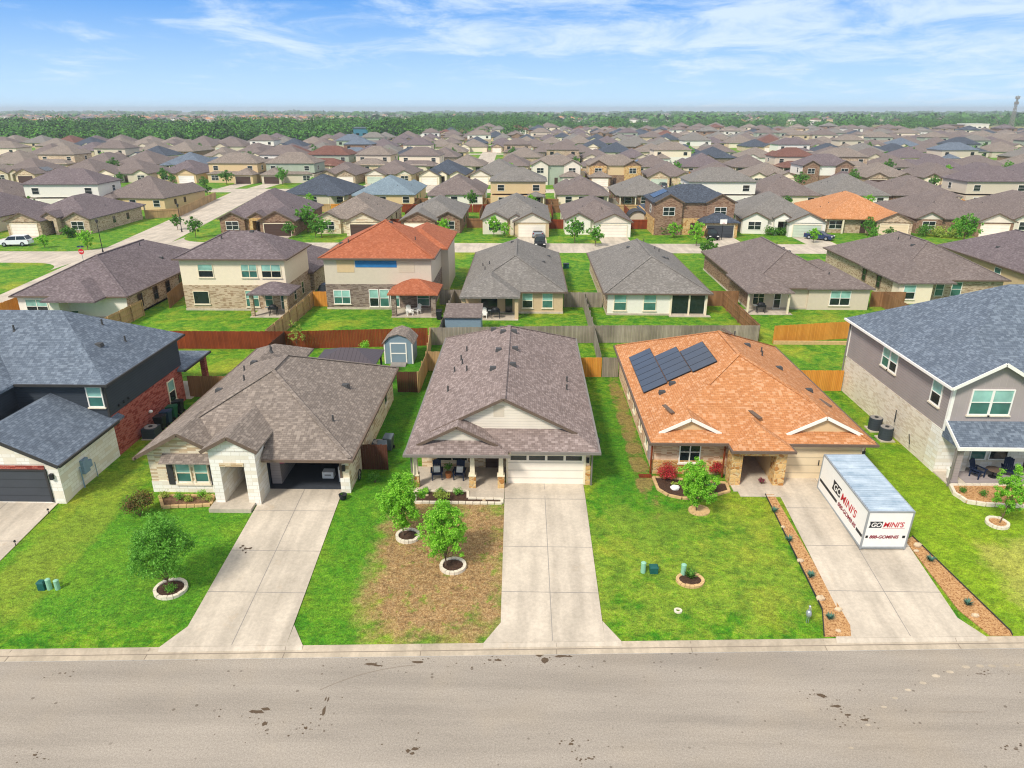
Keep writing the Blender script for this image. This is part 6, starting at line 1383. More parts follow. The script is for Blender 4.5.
# row three: fronts across the far street.  X0, X1, depth ...
Y3 = 129.5
gh(-87.5, 128.5, 13.5, 20, False, True, False, 0, 'roof_plum', 'wall_tan_brick', 'wall_tan_brick', row=3, style=3, label='plum-roofed brick corner house with white garage door and white parked car, far left')
gh(-49.5, Y3, 14.5, 21, False, False, False, .05, 'roof_plum', 'wall_brown_brick', 'wall_brown_brick', door='door_brown', row=3, style=3, label='brown brick house with arched stone entry by the cross street lamp')
gh(-32.7, Y3, 12.6, 21, False, False, False, 0, 'roof_brown', 'wall_pale_stone', 'wall_pale_stone', door='door_brown', row=3, style=1, label='pale stone house with dark brown garage door, left of the rust roof')
gh(-17.5, Y3+1, 10.6, 20, False, True, False, 0, 'roof_grey', 'wall_brown_brick', 'siding_cream', row=3, style=1, label='grey-roofed house with broad cream front gable right of the rust roof')
gh(-2.0, Y3, 12.2, 21, False, False, False, 0, 'roof_grey', 'stucco_sand', 'siding_cream', row=3, style=3, label='tan house with stone entry and pickup on its driveway, facing the far street')
gh(13.0, Y3, 11.6, 21, False, False, False, 0, 'roof_taupe', 'stucco_white', 'siding_cream', row=3, style=1, label='white house with wide cream gable and cream garage, right of the pickup driveway')
gh(30.6, Y3, 14.6, 20, True, False, False, 0, 'roof_charcoal', 'wall_gold_stone', 'wall_brown_brick', 'wall_brown_brick', 'door_dark', row=3, style=1, solar_=-1, label='two-storey brown brick house, charcoal roof with solar panels, two dark vehicles in front')
gh(46.8, Y3+1, 14.0, 22, False, False, False, -.12, 'roof_grey', 'stucco_white', 'stucco_white', door='door_sage', row=3, style=3, label='white house with sage garage door and dark blue saloon outside')
gh(62.5, Y3+2, 14.5, 22, False, False, False, -.1, 'roof_orange', 'wall_tan_brick', 'siding_beige', door='door_beige', row=3, style=0, label='single-storey house with pale orange roof and pillared porch across the far street')
gh(80, Y3+2, 15.5, 22, False, False, False, -.08, 'roof_taupe', 'wall_brown_brick', 'siding_cream', row=3, style=1, label='brown brick house with cream garage right of the pale orange roof')
gh(97, Y3+2, 14.5, 22, False, False, False, 0, 'roof_taupe', 'wall_tan_brick', 'siding_cream', row=3, style=3)
# row four: backs towards the camera
Y4 = 171
R4 = [(-50.5, 16, 'roof_charcoal', 'stucco_beige', 0, 'single-storey house with navy-charcoal roof and pale walls beside the cross street'), (-34, 14.5, 'roof_blue', 'stucco_tan', 0, 'pale blue-roofed tan house behind the pale stone house'), (-17, 13, 'roof_taupe', 'stucco_white', 0, 'white-walled house with taupe hip roof behind the broad cream gable'),
      (-2, 13, 'roof_grey', 'stucco_tan', 1, 'tall tan two-storey house with grey pyramid roof behind the pickup house'), (13.5, 12.2, 'roof_taupe', 'stucco_cream', 0, 'low cream house with taupe roof behind the wide cream gable'), (28.2, 13.5, 'roof_grey', 'wall_brown_brick', 0, 'low brown brick house hidden partly by the charcoal two-storey roof'),
      (46, 15.5, 'roof_grey', 'stucco_white', 1, 'white two-storey house with dark windows right of the charcoal solar roof'), (62, 14, 'roof_taupe', 'stucco_cream', 0, None), (78, 14.5, 'roof_grey', 'stucco_white', 0, None), (94, 15, 'roof_taupe', 'wall_brown_brick', 0, None), (111, 15, 'roof_plum', 'stucco_beige', 1, None), (128, 15, 'roof_taupe', 'wall_tan_brick', 0, None)]
for X, w_, rf_, wl_, tw, lb in R4: gh(X, Y4 + U(-1, 1), w_, 19 if not tw else 14, bool(tw), rnd() < .5, True, 0, rf_, wl_ if not tw else wl_, 'siding_cream', up=wl_, row=4, label=lb, lod=0 if False else 1, style=0)
gh(-88.5, 163, 15, 16, False, True, True, -.1, 'roof_taupe', 'stucco_tan', 'siding_cream', row=4, lod=1, solar_=1, label='tan corner house with solar panels on its taupe roof inside a long fence')
gh(-106, 161, 16.5, 14, True, False, True, .05, 'roof_plum', 'stucco_white', 'siding_cream', up='stucco_white', row=4, lod=1, label='white two-storey house with broad plum roof behind the far left corner house')
gh(-107, 130, 15, 20, False, False, True, 0, 'roof_plum', 'stucco_beige', 'siding_cream', row=3, lod=1, label='plum-roofed beige house at the left edge across the junction')
for X in (-124, -142): gh(X, 160, 14, 18, False, rnd() < .5, True, 0, 'roof_taupe', 'wall_tan_brick', 'siding_cream', row=4, lod=1)
for X in (-124,): gh(X, 130, 14, 18, False, rnd() < .5, True, 0, 'roof_plum', 'stucco_beige', 'siding_cream', row=3, lod=1)
# further rows: fronts and backs alternate
roofs = ['roof_taupe']*14 + ['roof_brown']*10 + ['roof_grey']*5 + ['roof_plum']*7 + ['roof_charcoal']*4 + ['roof_slate', 'roof_redbrown', 'roof_redbrown']
walls = ['wall_tan_brick']*4 + ['wall_brown_brick']*2 + ['wall_buff_brick']*3 + ['stucco_cream']*3 + ['stucco_white']*2 + ['stucco_beige']*2 + ['wall_pale_stone', 'wall_greybrown_brick', 'stucco_tan']
special = {(5, 0): None}
cand = []
rowy = [(5, 222, 0), (6, 264, 1), (7, 313, 0), (8, 355, 1), (9, 404, 0), (10, 446, 1), (11, 495, 0), (12, 537, 1), (13, 586, 0), (14, 628, 1), (15, 677, 0), (16, 719, 1), (17, 768, 0)]
random.seed(99)
def limit(x, y):
    """how far back the houses go at this bearing"""
    px = 526 + 700 * x / max(y * .931 + 8, 1)
    if px < 90: return 452
    if px < 250: return 470
    if px < 330: return 500
    if px < 420: return 560 
    if px < 520: return 760
    if px > 905: return 690
    return 790
for rw, yy, bk in rowy:
    half = yy * .78 + 12; x = -half; k = 0
    while x < half:
        w_ = U(12, 16.5); xc = x + w_/2; yo = 5*math.sin(xc/110 + rw*.6) + U(-1.5, 1.5)
        cross = abs((xc - 88 - 30*math.sin(rw*.9)) ) < 7 and yy > 300 or abs(xc + 130 + 20*math.sin(rw)) < 6 and yy > 300
        gapx = abs(xc + 12 + .02*yy) < 6 and 290 < yy < 420
        if not cross and not gapx and yy + yo < limit(xc, yy) and rnd() > .02: cand.append((xc, yy + yo, w_, bk, rw))
        x += w_ + U(1.8, 3.2)
n_ind = sum(len(v) for v in ROWS.values()) + 13
cand.sort(key=lambda c: c[1]); keep = 298 - n_ind
for i, (xc, yc, w_, bk, rw) in enumerate(cand[:keep]):
    two = rnd() < .2; wl_ = random.choice(walls); lod = 1 if rw <= 6 else 2
    pxh = S(xc, yc, 3)[0]
    if rw == 5 and 352 < pxh < 384: gh(xc, yc, w_, 18, False, False, False, 0, 'roof_taupe', 'siding_teal', 'siding_teal', lod=1, row=5, style=1); continue
    if rw == 5 and 545 < pxh < 590: gh(xc, yc, w_, 18, True, False, False, 0, 'roof_brown', 'siding_sage', 'siding_cream', up='siding_sage', lod=1, row=5, style=1); continue
    if rw == 5 and 595 < pxh < 650: gh(xc, yc, w_, 18, True, True, False, 0, 'roof_brown', 'wall_brown_brick', 'wall_gold_stone', up='stucco_tan', lod=1, row=5, style=1); continue
    gh(xc, yc, w_, U(17, 20), two, rnd() < .5, bool(bk), .06*math.cos(xc/110 + rw*.6) + U(-.03, .03), random.choice(roofs), wl_, random.choice(['siding_cream', 'siding_beige', wl_, 'stucco_cream']), up=random.choice(['stucco_cream', 'stucco_white', 'stucco_beige', 'siding_sage', wl_]), door=random.choice(['door_cream']*4 + ['door_white', 'door_brown', 'door_sage']), lod=lod, row=rw, style=random.choice((0, 1, 1, 3)), solar_=(random.choice((-1, 1)) if rnd() < .06 and lod < 2 else False))
# the remaining, furthest houses as one object with several materials
begin(0, 0, 0)
rest = cand[keep:]
def mass(name, label, items, mats_r, mats_w, detail=True):
    V = []; F = []; MI = []; mats = mats_r + mats_w + ['glass_dark']; nr = len(mats_r)
    for (xc, yc, w_, dd, two, a) in items:
        ca, sa = math.cos(a), math.sin(a); ez = 5.8 if two else 2.9; hw = w_/2; h = min(w_, dd)/2*.5; mr = random.randrange(nr); mw = nr + random.randrange(len(mats_w))
        def P(x_, y_, z_): return (xc + x_*ca - y_*sa, yc + x_*sa + y_*ca, Z + z_)
        i = len(V); V += [P(-hw,0,-.2),P(hw,0,-.2),P(hw,dd,-.2),P(-hw,dd,-.2),P(-hw,0,ez),P(hw,0,ez),P(hw,dd,ez),P(-hw,dd,ez)]
        for q_ in ((0,1,5,4),(1,2,6,5),(2,3,7,6),(3,0,4,7)): F.append(tuple(i+k for k in q_)); MI.append(mw)
        o = .5; i = len(V); e = ez - .1
        if w_ <= dd: V += [P(-hw-o,-o,e),P(hw+o,-o,e),P(hw+o,dd+o,e),P(-hw-o,dd+o,e),P(0,hw,e+h),P(0,dd-hw,e+h)]; fs = ((0,1,4),(1,2,5,4),(2,3,5),(3,0,4,5),(3,2,1,0))
        else: V += [P(-hw-o,-o,e),P(hw+o,-o,e),P(hw+o,dd+o,e),P(-hw-o,dd+o,e),P(-hw+dd/2,dd/2,e+h),P(hw-dd/2,dd/2,e+h)]; fs = ((0,1,5,4),(1,2,5),(2,3,4,5),(3,0,4),(3,2,1,0))
        for q_ in fs: F.append(tuple(i+k for k in q_)); MI.append(mr)
        if detail:
            i = len(V); g0 = U(-1, 1)*(hw-3.4); V += [P(g0-3.2,-1.8,2.7),P(g0+3.2,-1.8,2.7),P(g0,-1.8,4.4),P(g0-3.2,4.5,2.7),P(g0+3.2,4.5,2.7),P(g0,4.5,4.4),P(g0-2.9,-1.4,-.2),P(g0+2.9,-1.4,-.2),P(g0+2.9,-1.4,2.8),P(g0,-1.4,4.2),P(g0-2.9,-1.4,2.8),P(g0+2.9,1,-.2),P(g0+2.9,1,2.8),P(g0-2.9,1,-.2),P(g0-2.9,1,2.8)]
            for q_, mm in (((0,2,5,3),mr),((2,1,4,5),mr),((6,7,8,9,10),mw),((7,11,12,8),mw),((13,6,10,14),mw)): F.append(tuple(i+k for k in q_)); MI.append(mm)
            for c_ in (-hw*.6, hw*.5):
                zt = ez - .7; i = len(V); V += [P(c_-.8,-.06,zt-1.2),P(c_+.8,-.06,zt-1.2),P(c_+.8,-.06,zt),P(c_-.8,-.06,zt)]; F.append((i,i+1,i+2,i+3)); MI.append(len(mats)-1)
    me = bpy.data.meshes.new(name); me.from_pydata(V, [], F)
    for m_ in mats: me.materials.append(MATS[m_])
    me.polygons.foreach_set('material_index', MI); me.uv_layers.new(name='UVMap')
    o = bpy.data.objects.new(name, me); C.objects.link(o); return tag(o, label, 'houses', kind='stuff')
mass('distant_houses', 'mass of brown and grey roofs at the far side of the estate', [(a, b, c, U(15, 19), rnd() < .2, U(-.1, .1) + (PI if 0 else 0)) for a, b, c, bk, rw in rest], ['roof_taupe','roof_brown','roof_taupe','roof_grey','roof_plum','roof_charcoal','roof_taupe','roof_redbrown'], ['stucco_cream','wall_tan_brick','stucco_white','wall_buff_brick','wall_brown_brick'])
# labels for the rows
for rw, lst in ROWS.items():
    lst.sort(key=lambda t: t[1] / t[2]); k = 0
    vis = []
    for (o, X, Y, two, rf_, wl_, lb) in lst:
        sx = S(X, Y, 3)[0]; vis.append(-40 < sx < 1064)
    for (o, X, Y, two, rf_, wl_, lb), v in zip(lst, vis):
        k += 1 if v else 0
        nm = ordn(max(1, k)); st = 'two-storey' if two else 'single-storey'
        sx = S(X, Y, 3)[0]
        if lb: o['label'] = lb
        elif not v: o['label'] = f"{st} {WN.get(wl_, 'tan')} house, {RN[rf_]} roof, outside the {'left' if sx < 512 else 'right'} edge, {ORD[rw-1]} row"
        else: o['label'] = f"{st} {WN.get(wl_, 'tan')} house, {RN[rf_]} roof, {nm} from left in {ORD[rw-1]} row"
        o['group'] = 'houses of the estate in rows'
# driveways, pavements of the rows facing us
begin(0, 0, 0); g = MB()
for rw in (3, 5, 7, 9):
    for (o, X, Y, two, rf_, wl_, lb) in ROWS.get(rw, []):
        if rw == 3 and Y > 131.9 and X < -90: continue
        gx = None
        for ch in o.children:
            if ch.name.startswith('garage_door'): vs_ = [v.co.x for v in ch.data.vertices]; gx = (min(vs_) + max(vs_)) / 2
        if gx is None: continue
        c_ = math.cos(o.rotation_euler.z); yl = {3: 121.5, 5: 210}.get(rw, Y - 9)
        xc = X + gx*c_; g.poly([(xc-2.6, yl, Z+.006), (xc+2.6, yl, Z+.006), (xc+2.6, Y-1.5+gx*math.sin(o.rotation_euler.z), Z+.006), (xc-2.6, Y-1.5+gx*math.sin(o.rotation_euler.z), Z+.006)])
structure(g.build('driveways', 'concrete'))
g = MB()
for y_, hw_ in ((295, 260), (386, 330), (477, 380), (568, 430), (659, 480), (750, 540)):
    pts = [x_ for x_ in range(-hw_, hw_+1, 20)]
    for a, b in zip(pts, pts[1:]):
        f_ = lambda x_: y_ + 5*math.sin(x_/110 + rowoff)
        rowoff = 0; rowoff = {295: 4.2, 386: 5.4}.get(y_, 0)
        g.poly([(a, f_(a)-4.5, Z+.01), (b, f_(b)-4.5, Z+.01), (b, f_(b)+4.5, Z+.01), (a, f_(a)+4.5, Z+.01)])
g.poly([(-300, 200, Z+.01), (200, 200, Z+.01), (200, 209.5, Z+.01), (-300, 209.5, Z+.01)])
for y0_, y1_ in ((300, 420),): g.poly([(-16-.02*y0_, y0_, Z+.014), (-8-.02*y0_, y0_, Z+.014), (-8-.02*y1_, y1_, Z+.014), (-16-.02*y1_, y1_, Z+.014)])
structure(g.build('street', 'concrete_far'))
# more parked cars on the driveways behind
random.seed(41); spot2 = []
for rw in (5, 7):
    for (o, X, Y, two, rf_, wl_, lb) in ROWS.get(rw, []):
        sx = S(X, Y, 3)[0]
        if 20 < sx < 1004 and rnd() < .5:
            for ch in o.children:
                if ch.name.startswith('garage_door'): vs_ = [v.co.x for v in ch.data.vertices]; spot2.append((X + (min(vs_)+max(vs_))/2 + U(-1, 1), Y - U(5, 6.5), rw)); break
spot2.sort(key=lambda t: (t[2], t[0]/t[1])); kk = {}
pc = ['car_white', 'car_black', 'car_silver', 'car_blue', 'car_grey']; cn = ['white', 'black', 'silver', 'dark blue', 'grey']
for X, Y, rw in spot2:
    kk[rw] = kk.get(rw, 0) + 1; j = random.randrange(5)
    car(f"{cn[j]} parked car, {ordn(kk[rw])} from the left on the driveways of the {ORD[rw-1]} row", X, Y, Z + .03, random.choice((-1, 1))*PI/2, pc[j], random.choice(('suv', 'sedan')))
r_ = root('arched_shed', 'small arched metal shed in the garden left of the charcoal-roofed house', 'shed', 20.0, 141, Z); m = MB()
prof = [(20.0 + 1.9 + 1.9*math.cos(PI*k/12), Z + 1.0 + 1.9*math.sin(PI*k/12)) for k in range(13)]; m.prism([(23.8, Z)] + prof + [(20.0, Z)], 141, 144.5); m.build('wall', 'stucco_beige', r_)
m = MB()
for (a, b), (c, d) in zip(prof, prof[1:]): m.hexa([(c,140.7,d+.02),(a,140.7,b+.02),(a,144.8,b+.02),(c,144.8,d+.02)], [(c,140.7,d+.14),(a,140.7,b+.14),(a,144.8,b+.14),(c,144.8,d+.14)])
m.build('roof', 'trim_dark', r_)
r_ = root('basketball_hoop', 'basketball hoop standing before the garage of the charcoal-roofed two-storey house', 'basketball hoop', 34.6, 125.6, Z); m = MB(); m.cyl((34.6,125.6,Z),(34.6,125.6,Z+3.1),.06,n=8); m.build('pole', 'black_metal', r_); m = MB(); m.box(34.0,35.2,125.35,125.4,Z+2.8,Z+3.6); m.build('backboard', 'white_paint', r_); m = MB()
for k in range(12): a, b = 2*PI*k/12, 2*PI*(k+1)/12; m.bar((34.6+.23*math.cos(a),125.1+.23*math.sin(a),Z+3.0),(34.6+.23*math.cos(b),125.1+.23*math.sin(b),Z+3.0),.03)
m.build('rim', 'letter_red', r_)
# fences of the further rows
random.seed(5)
FN = {}
def ffence(x0_, y0_, x1_, y1_, mat, row):
    p0 = (x0_, y0_); r_ = root('timber_fence', 'x', 'fence', x0_, y0_, Z); a, b = Vector(p0), Vector((x1_, y1_)); d = (b-a).normalized(); o = Vector((-d.y, d.x))*.03; m = MB()
    m.hexa([(a.x-o.x,a.y-o.y,Z-.1),(b.x-o.x,b.y-o.y,Z-.1),(b.x+o.x,b.y+o.y,Z-.1),(a.x+o.x,a.y+o.y,Z-.1)],[(a.x-o.x,a.y-o.y,Z+1.8),(b.x-o.x,b.y-o.y,Z+1.8),(b.x+o.x,b.y+o.y,Z+1.8),(a.x+o.x,a.y+o.y,Z+1.8)]); m.build('fence_panel', mat, r_)
    m = MB(); m.bar((a.x-o.x*2,a.y-.06,Z+1.5),(b.x-o.x*2,b.y-.06,Z+1.5),.05,.09); m.build('rail', mat, r_); FN.setdefault(row, []).append((r_, (x0_+x1_)/2, (y0_+y1_)/2, mat))
fm_ = ['fence_tan', 'fence_brown', 'fence_brown', 'fence_grey', 'fence_new', 'fence_red']
for rw in (3, 4, 5, 6):
    L_ = sorted(ROWS[rw], key=lambda t: t[1])
    for A, B in zip(L_, L_[1:]):
        xm_ = (A[1]+B[1])/2
        if B[1]-A[1] > 24 or abs(S(xm_, A[2], 2)[0]-512) > 560: continue
        mt = random.choice(fm_)
        ya = A[2] + (8 if rw in (3, 5) else 1)
        ffence(xm_-1.9, ya, xm_+1.9, ya, mt, rw)
        if rw in (3, 5): ffence(xm_, A[2]+18, xm_, A[2]+30.5, mt, rw)
        else: ffence(xm_, A[2]-10.5, xm_, A[2]+1, mt, rw)
for rw, yb in ((4, 160.3), (6, 253)):
    for x_ in range(-60 if rw == 4 else -200, 130 if rw == 4 else 190, 16): ffence(x_, yb, x_+15.9, yb, random.choice(fm_), rw)
ffence(-80.5, 149, -74.8, 152, 'fence_tan', 4); ffence(-74.8, 152, -80, 184, 'fence_tan', 4)
FC = {'fence_tan': 'tan', 'fence_brown': 'brown', 'fence_grey': 'grey', 'fence_new': 'orange', 'fence_red': 'reddish'}
for rw, lst in FN.items():
    lst.sort(key=lambda t: t[1]/t[2])
    for k, (o, X, Y, mt) in enumerate(lst): o['label'] = f"{FC[mt]} timber fence, {ordn(k+1)} from the left among the fences of the {ORD[rw-1]} row"; o['group'] = 'garden fences of the rows behind'
# cross street
g = MB()
cxs = lambda y: -65 - .145*(y-112)
ys_ = [40, 60, 80, 100, 112, 122, 150, 180, 205]
for a, b in zip(ys_, ys_[1:]): g.poly([(cxs(a)-4.6, a, Z+.016), (cxs(a)+4.6, a, Z+.016), (cxs(b)+4.6, b, Z+.016), (cxs(b)-4.6, b, Z+.016)])
for sx, sy in ((-1,-1),(1,-1),(-1,1),(1,1)):
    y_ = (113 if sx > 0 else 103.5) if sy < 0 else (121.5 if sx > 0 else 112.5); c0 = cxs(y_) + sx*4.6; r_r = 6
    arc = [(c0 + sx*(r_r - r_r*math.sin(t)), y_ + sy*(r_r - r_r*math.cos(t)), Z+.012) for t in [PI/2*k/8 for k in range(9)]]
    P = [(c0, y_, Z+.012)] + arc
    if sx*sy < 0: P = P[::-1]
    g.poly(P)
structure(g.build('street', 'concrete_far'))
# ------------------------------------------------------------------ trees in the estate: a few models, copied
protos = []
for s_, mt in ((201, 'leaf_mid'), (202, 'leaf_dark'), (203, 'leaf_bright')):
    t = tree('x', 0, 0, 0, 4.2, 3.2, mt, 1500, .3, 1.0, .08, s_, ntw=70, kind='garden_tree'); protos.append(t)
begin(0, 0, 0)
spots = [(308,232,0,1.15,'round green tree on the lawn beside the brown brick house'),(322,238,0,1.0,'second round green tree by the brown brick house, nearer the street'),(290,238,1,.8,None),(196,238,1,.8,'small tree on the grass before the brown brick house'),(178,230,1,.75,'dark small tree at the corner of the cross street'),(494,237,2,.8,'bright small tree left of the stone entry, tan pickup house'),(505,238,2,.7,None),(444,238,2,.75,'bright tree before the broad cream gable'),(575,243,0,.95,'slim tree on the left of the white house lawn'),(595,246,0,.9,'slim tree on the right of the white house lawn'),(673,238,2,.75,'small tree before the hedge of the charcoal-roofed house'),(696,246,2,.9,'bright tree on the lawn of the charcoal-roofed house'),(708,262,1,.85,'lone dark tree on the near verge of the far street'),(813,243,2,.6,None),(867,236,1,.8,'dark tree by the pillared porch of the orange roof'),(888,240,1,.6,'small dark tree before the beige garage'),(957,237,2,.8,None),(963,245,0,1.3,'large rounded bush-like tree at the near verge, right side'),(872,245,0,.7,None),(45,248,2,.6,'tiny sapling on the corner lawn by the white car'),(88,250,2,.8,'sapling at the right of the corner lawn'),(68,238,1,.6,None),(227,185,1,1.2,'tree at the far bend of the cross street'),(205,190,1,.9,None),(208,196,1,.8,None),(335,200,1,.9,None),(316,238,1,.7,None),(165,183,1,1.,None)]
TL = []
for px, py, k, s_, lb in spots:
    x, y, z = cg(px, py); TL.append((x, y, k, s_, lb))
random.seed(17)
for rw in (3, 4, 5, 6, 7, 8, 9):
    for (o, X, Y, two, rf_, wl_, lb) in ROWS[rw]:
        if rw in (3,): continue
        if rnd() < .55: TL.append((X + U(-7, 7), Y - U(3.5, 6), random.choice((0, 1, 1, 2)), U(.7, 1.3), None))
TL = [t for t in TL if abs(S(t[0], t[1], 2)[0]-512) < 540]
TL.sort(key=lambda t: -S(t[0], t[1], 2)[1])
used = set(); cnt = {}
TCOL = ['mid-green', 'dark green', 'bright green']
for x, y, k, s_, lb in TL:
    o = protos[k] if k not in used else copy_tree(protos[k]); used.add(k)
    o.location = (x, y, Z); o.scale = (s_*U(.9, 1.1), s_, s_*U(.9, 1.2)); o.rotation_euler = (0, 0, U(0, 6.28)); o['group'] = 'small garden trees around the estate'
    band = 'third' if y < 155 else 'fourth' if y < 195 else 'fifth' if y < 245 else 'sixth' if y < 292 else 'seventh' if y < 335 else 'eighth' if y < 380 else 'ninth'
    cnt.setdefault(band, []).append((x / y, o, k, lb))
for band, l_ in cnt.items():
    l_.sort(key=lambda t: t[0])
    for i, (_, o, k, lb) in enumerate(l_): o['label'] = lb or f"small {TCOL[k]} garden tree, {ordn(i+1)} from the left among the trees of the {band} row"
for i, (px, py, w_, h_, mt, lb) in enumerate(((664,235,3.6,1.3,'leaf_dark','dense dark hedge bush, left of the charcoal house entry'),(676,235,3.0,1.3,'leaf_dark','dense dark hedge bush, right part, charcoal-roofed house'),(773,236,3.2,1.4,'leaf_dark','dark round bush left of the white arch entry'),(782,236,2.6,1.2,'leaf_dark','dark round bush right of the first, white arch entry'),(926,237,4.0,1.8,'leaf_dark','big dark bush before the brown brick porch'),(941,238,3.8,1.6,'leaf_pale','pale yellow-green bush before the brown brick porch, left'),(958,239,3.2,1.4,'leaf_pale','pale yellow-green bush before the brown brick porch, right'),(69,238,3.0,1.4,'leaf_dark','rounded dark bush at the window of the far left corner house'),(330,234,2.6,.9,'leaf_dark','low hedge before the pale stone porch'))):
    x, y, z = cg(px, py); shrub(lb, x, y + 1, Z, w_, h_, mt, 700, .28, 300+i, 'bushes before the far street houses')
# ------------------------------------------------------------------ woods beyond the estate (one mass)
rs = np.random.RandomState(4)
def canopy(name, label, trees, nq, qs, mat):
    n = len(trees); T = np.array(trees)      # x y r h
    N = n * nq; t = np.repeat(T, nq, axis=0)
    d = rs.normal(size=(N, 3)); d /= np.linalg.norm(d, axis=1)[:, None]
    ph = rs.uniform(0, 6.28, n); lob = 1 + .22*np.sin(3*np.arctan2(d[:,1], d[:,0]) + np.repeat(ph, nq)) + .15*np.sin(5*d[:,2] + np.repeat(ph, nq)*2)
    rr = rs.uniform(.78, 1.05, N) * lob
    c = np.stack([t[:,0] + d[:,0]*t[:,2]*rr, t[:,1] + d[:,1]*t[:,2]*rr, Z + t[:,3]*.56 + d[:,2]*t[:,3]*.44*rr], 1)
    nv = d*.7 + rs.normal(scale=.45, size=(N, 3)) + np.array([0, 0, .5]); nv /= np.linalg.norm(nv, axis=1)[:, None]
    a = np.cross(nv, rs.normal(size=(N, 3))); a /= np.linalg.norm(a, axis=1)[:, None]; b = np.cross(nv, a); s_ = (rs.uniform(.6, 1.3, N) * qs * t[:,2] / 4)[:, None]
    V = np.stack([c - a*s_, c + b*s_*.8, c + a*s_, c - b*s_*.8], 1).reshape(-1, 3)
    # trunks
    F = np.arange(N*4).reshape(-1, 4)
    me = bpy.data.meshes.new(name); me.vertices.add(len(V)); me.vertices.foreach_set('co', V.ravel().astype(np.float32)); me.loops.add(N*4); me.loops.foreach_set('vertex_index', F.ravel().astype(np.int32)); me.polygons.add(N); me.polygons.foreach_set('loop_start', (np.arange(N)*4).astype(np.int32)); me.update(calc_edges=True)
    me.materials.append(MATS[mat]); o = bpy.data.objects.new(name, me); C.objects.link(o); return tag(o, label, 'woodland', kind='stuff')
q = NM('wood_canopy'); p_ = q.pos(); f = q.noise(p_, .03, 3); f2 = q.noise(p_, .45, 2)
MATS['wood_canopy'] = q.done(q.mix(q.mr(f2, .4, .65), q.mix(q.mr(f, .38, .62), lin('#183a14'), lin('#3a6a22')), lin('#5c9030')), .8)
def scatter(n, px0, px1, y0f, y1f, rmin, rmax, hmin, hmax):
    out = []
    for _ in range(n):
        px = U(px0, px1); a, b = (y0f(px) if callable(y0f) else y0f), (y1f(px) if callable(y1f) else y1f); y = math.sqrt(U(a*a, b*b)); x = (px - 526)/700*(y*.931 + 8)
        if mnoise.noise(Vector((x/55, y/70, 1.7))) < -.1 and rnd() < .9: continue
        k_ = 1 + .5*mnoise.noise(Vector((x/80, y/80, 5.1))); out.append((x, y, U(rmin, rmax)*k_, U(hmin, hmax)*k_))
    return out
def wf(px):
    for a, b in ((90, 478), (250, 498), (330, 528), (420, 590), (455, 700)):
        if px < a: return b
    return 830
wood = scatter(90, 400, 540, 600, 815, 4, 7, 7, 11) + scatter(1700, -40, 455, wf, lambda px: wf(px) + 330, 4, 12, 6, 13.5) + scatter(300, 455, 560, 815, 1000, 5, 8, 8, 13) + scatter(170, 560, 930, 880, 1150, 4, 10, 5, 10) + scatter(260, 900, 1080, 930, 1300, 6, 9, 8, 12) + scatter(60, 770, 900, 815, 860, 5, 7, 6, 10)
canopy('woodland', 'belt of dense green woodland beyond the estate', wood, 380, .36, 'wood_canopy')
farw = scatter(300, -60, 330, 2700, 5500, 12, 30, 8, 14) + scatter(120, -60, 330, 1250, 2700, 8, 14, 7, 10) + scatter(520, 330, 1090, 1400, 5200, 12, 30, 7, 12) + scatter(300, 380, 1090, 1150, 2200, 8, 18, 8, 12)
canopy('distant_woods', 'blue-green distant woods towards the horizon', farw, 40, 1.2, 'wood_canopy')
random.seed(3)
sub = [((px-526)/700*y*.931, y, U(11, 15), U(10, 14), rnd() < .4, U(-.5, .5)) for px, y in [(U(-20, 330), U(1250, 2700)) for _ in range(900)] + [(U(330, 1040), U(1250, 3000)) for _ in range(330)]]
mass('distant_suburb', 'pinkish distant suburb of tiny roofs on the plain', sub, ['roof_brown','roof_orange','roof_taupe','roof_redbrown','roof_taupe'], ['stucco_white','stucco_cream','stucco_tan'], False)
# single far landmarks
def block(label, px, y, w_, h_, mat, roofm='trim_white', d_=20, zb=Z, name='commercial_building', cat='building'):
    x = (px - 526)/700*y; r_ = root(name, label, cat, x, y, zb); m = MB(); m.box(x-w_/2, x+w_/2, y, y+d_, zb-.5, zb+h_); m.build('wall', mat, r_); m = MB(); m.box(x-w_/2-.6, x+w_/2+.6, y-.6, y+d_+.6, zb+h_, zb+h_+.8); m.build('roof', roofm, r_)
    for k in range(int(w_//6)): win(r_, 'f', y, x-w_/2+2+k*6, x-w_/2+5+k*6, zb+1, zb+2.6, 'trim_white', 'glass_dark', 1, lod=2)
    return r_
block('white farm-like building standing alone in the green fields at right', 944, 900, 26, 5, 'stucco_white', 'trim_white'); block('small dark building left of the white one in the fields', 927, 905, 10, 4, 'wall_brown_brick', 'roof_taupe')
block('white low commercial building at far left beyond the woods', 90, 980, 60, 7, 'stucco_white', 'trim_white', 30, Z+1); block('blue flat building beside the white commercial block, far left', 112, 960, 26, 9, 'car_blue', 'roof_slate', 20, Z+2)
block('pale grey-roofed long building within the woods, left', 166, 700, 34, 6, 'stucco_beige', 'roof_grey', 18, Z+3); block('blue two-storey house at the edge of the woods', 369, 640, 13, 6.5, 'siding_teal', 'roof_slate', 12); block('white commercial shed beyond the woods, centre', 262, 1150, 40, 7, 'stucco_white', 'trim_white', 30)
block('white barn at the far right horizon fields', 785, 1150, 34, 5, 'stucco_white', 'trim_white')
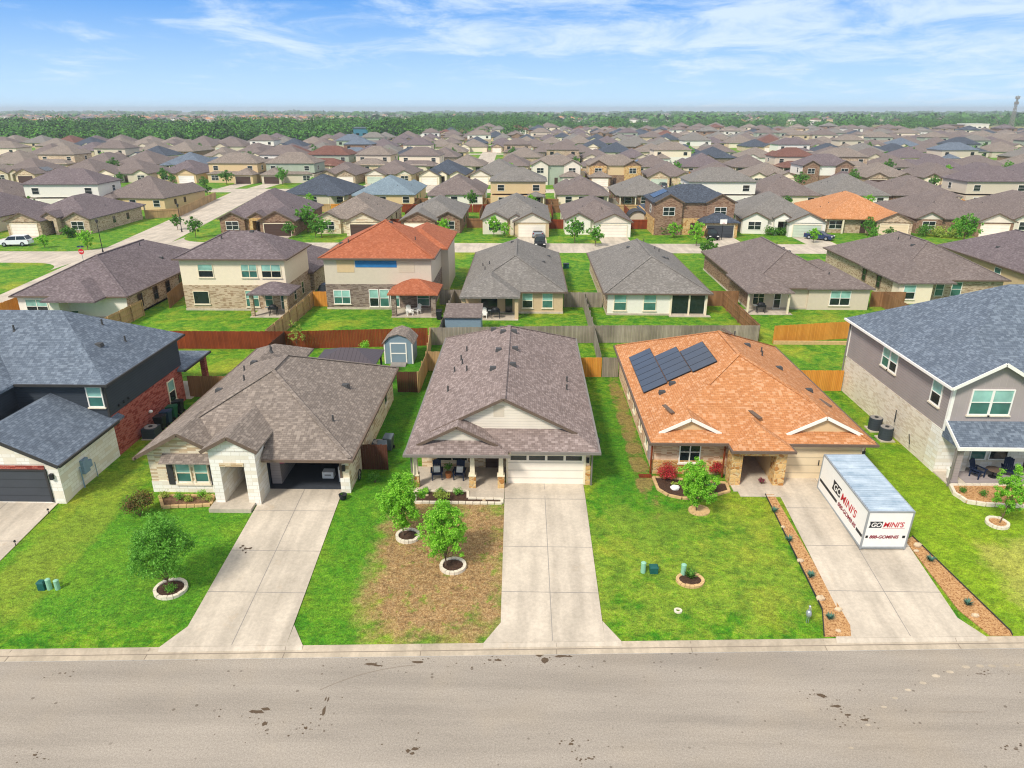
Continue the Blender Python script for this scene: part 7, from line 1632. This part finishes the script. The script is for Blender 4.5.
x, y = (1003-526)/700*(950*.931+8), 950.; r_ = root('mobile_mast', 'tall lattice phone mast with antenna platform at the right edge', 'mast', x, y, Z); Hm = 35.5
for k in range(4):
    a, b = (-1 if k in (0, 3) else 1), (-1 if k < 2 else 1); m = MB(); m.bar((x+a*2.2, y+b*2.2, Z), (x+a*.6, y+b*.6, Z+Hm), .28); m.build('mast_leg', 'trim_grey', r_)
m = MB()
for k in range(12):
    z0_, z1_ = Hm*k/12, Hm*(k+1)/12; s0, s1 = 2.2 - 1.6*k/12, 2.2 - 1.6*(k+1)/12
    for (a, b, c, d) in ((-1,-1,1,-1),(1,-1,1,1),(1,1,-1,1),(-1,1,-1,-1)): m.bar((x+a*s0, y+b*s0, Z+z0_), (x+c*s1, y+d*s1, Z+z1_), .3); m.bar((x+c*s0, y+d*s0, Z+z0_), (x+a*s1, y+b*s1, Z+z1_), .16)
m.build('lattice', 'trim_grey', r_)
for zz_ in (Hm-8, Hm-1.5):
    m = MB()
    for k in range(9): a = 2*PI*k/9; m.box(x+2*math.cos(a)-.25, x+2*math.cos(a)+.25, y+2.4*math.sin(a)-.35, y+2.4*math.sin(a)+.35, Z+zz_, Z+zz_+3.2)
    m.cyl((x,y,Z+zz_+.8),(x,y,Z+zz_+1.1),2.4,n=10); m.build('antenna_array', 'trim_grey', r_)
m = MB(); m.cyl((x,y,Z+Hm),(x,y,Z+Hm+3),.25,n=6); m.build('lightning_rod', 'galvanised', r_)
# ------------------------------------------------------------------ air
hm = bpy.data.materials.new('haze'); hm.use_nodes = True; ht = hm.node_tree; ht.nodes.clear(); ho = ht.nodes.new('ShaderNodeOutputMaterial'); hv = ht.nodes.new('ShaderNodeVolumePrincipled')
hv.inputs['Color'].default_value = (.86, .95, 1, 1); hv.inputs['Density'].default_value = HAZE; hv.inputs['Anisotropy'].default_value = .2; ht.links.new(hv.outputs[0], ho.inputs['Volume'])
begin(0, 0, 0); m = MB(); m.box(-9600, 9600, -9600, 8000, -1.2, 41.2); o = m.build('haze', hm); tag(o, 'pale blue haze over the plain', 'haze', kind='stuff')
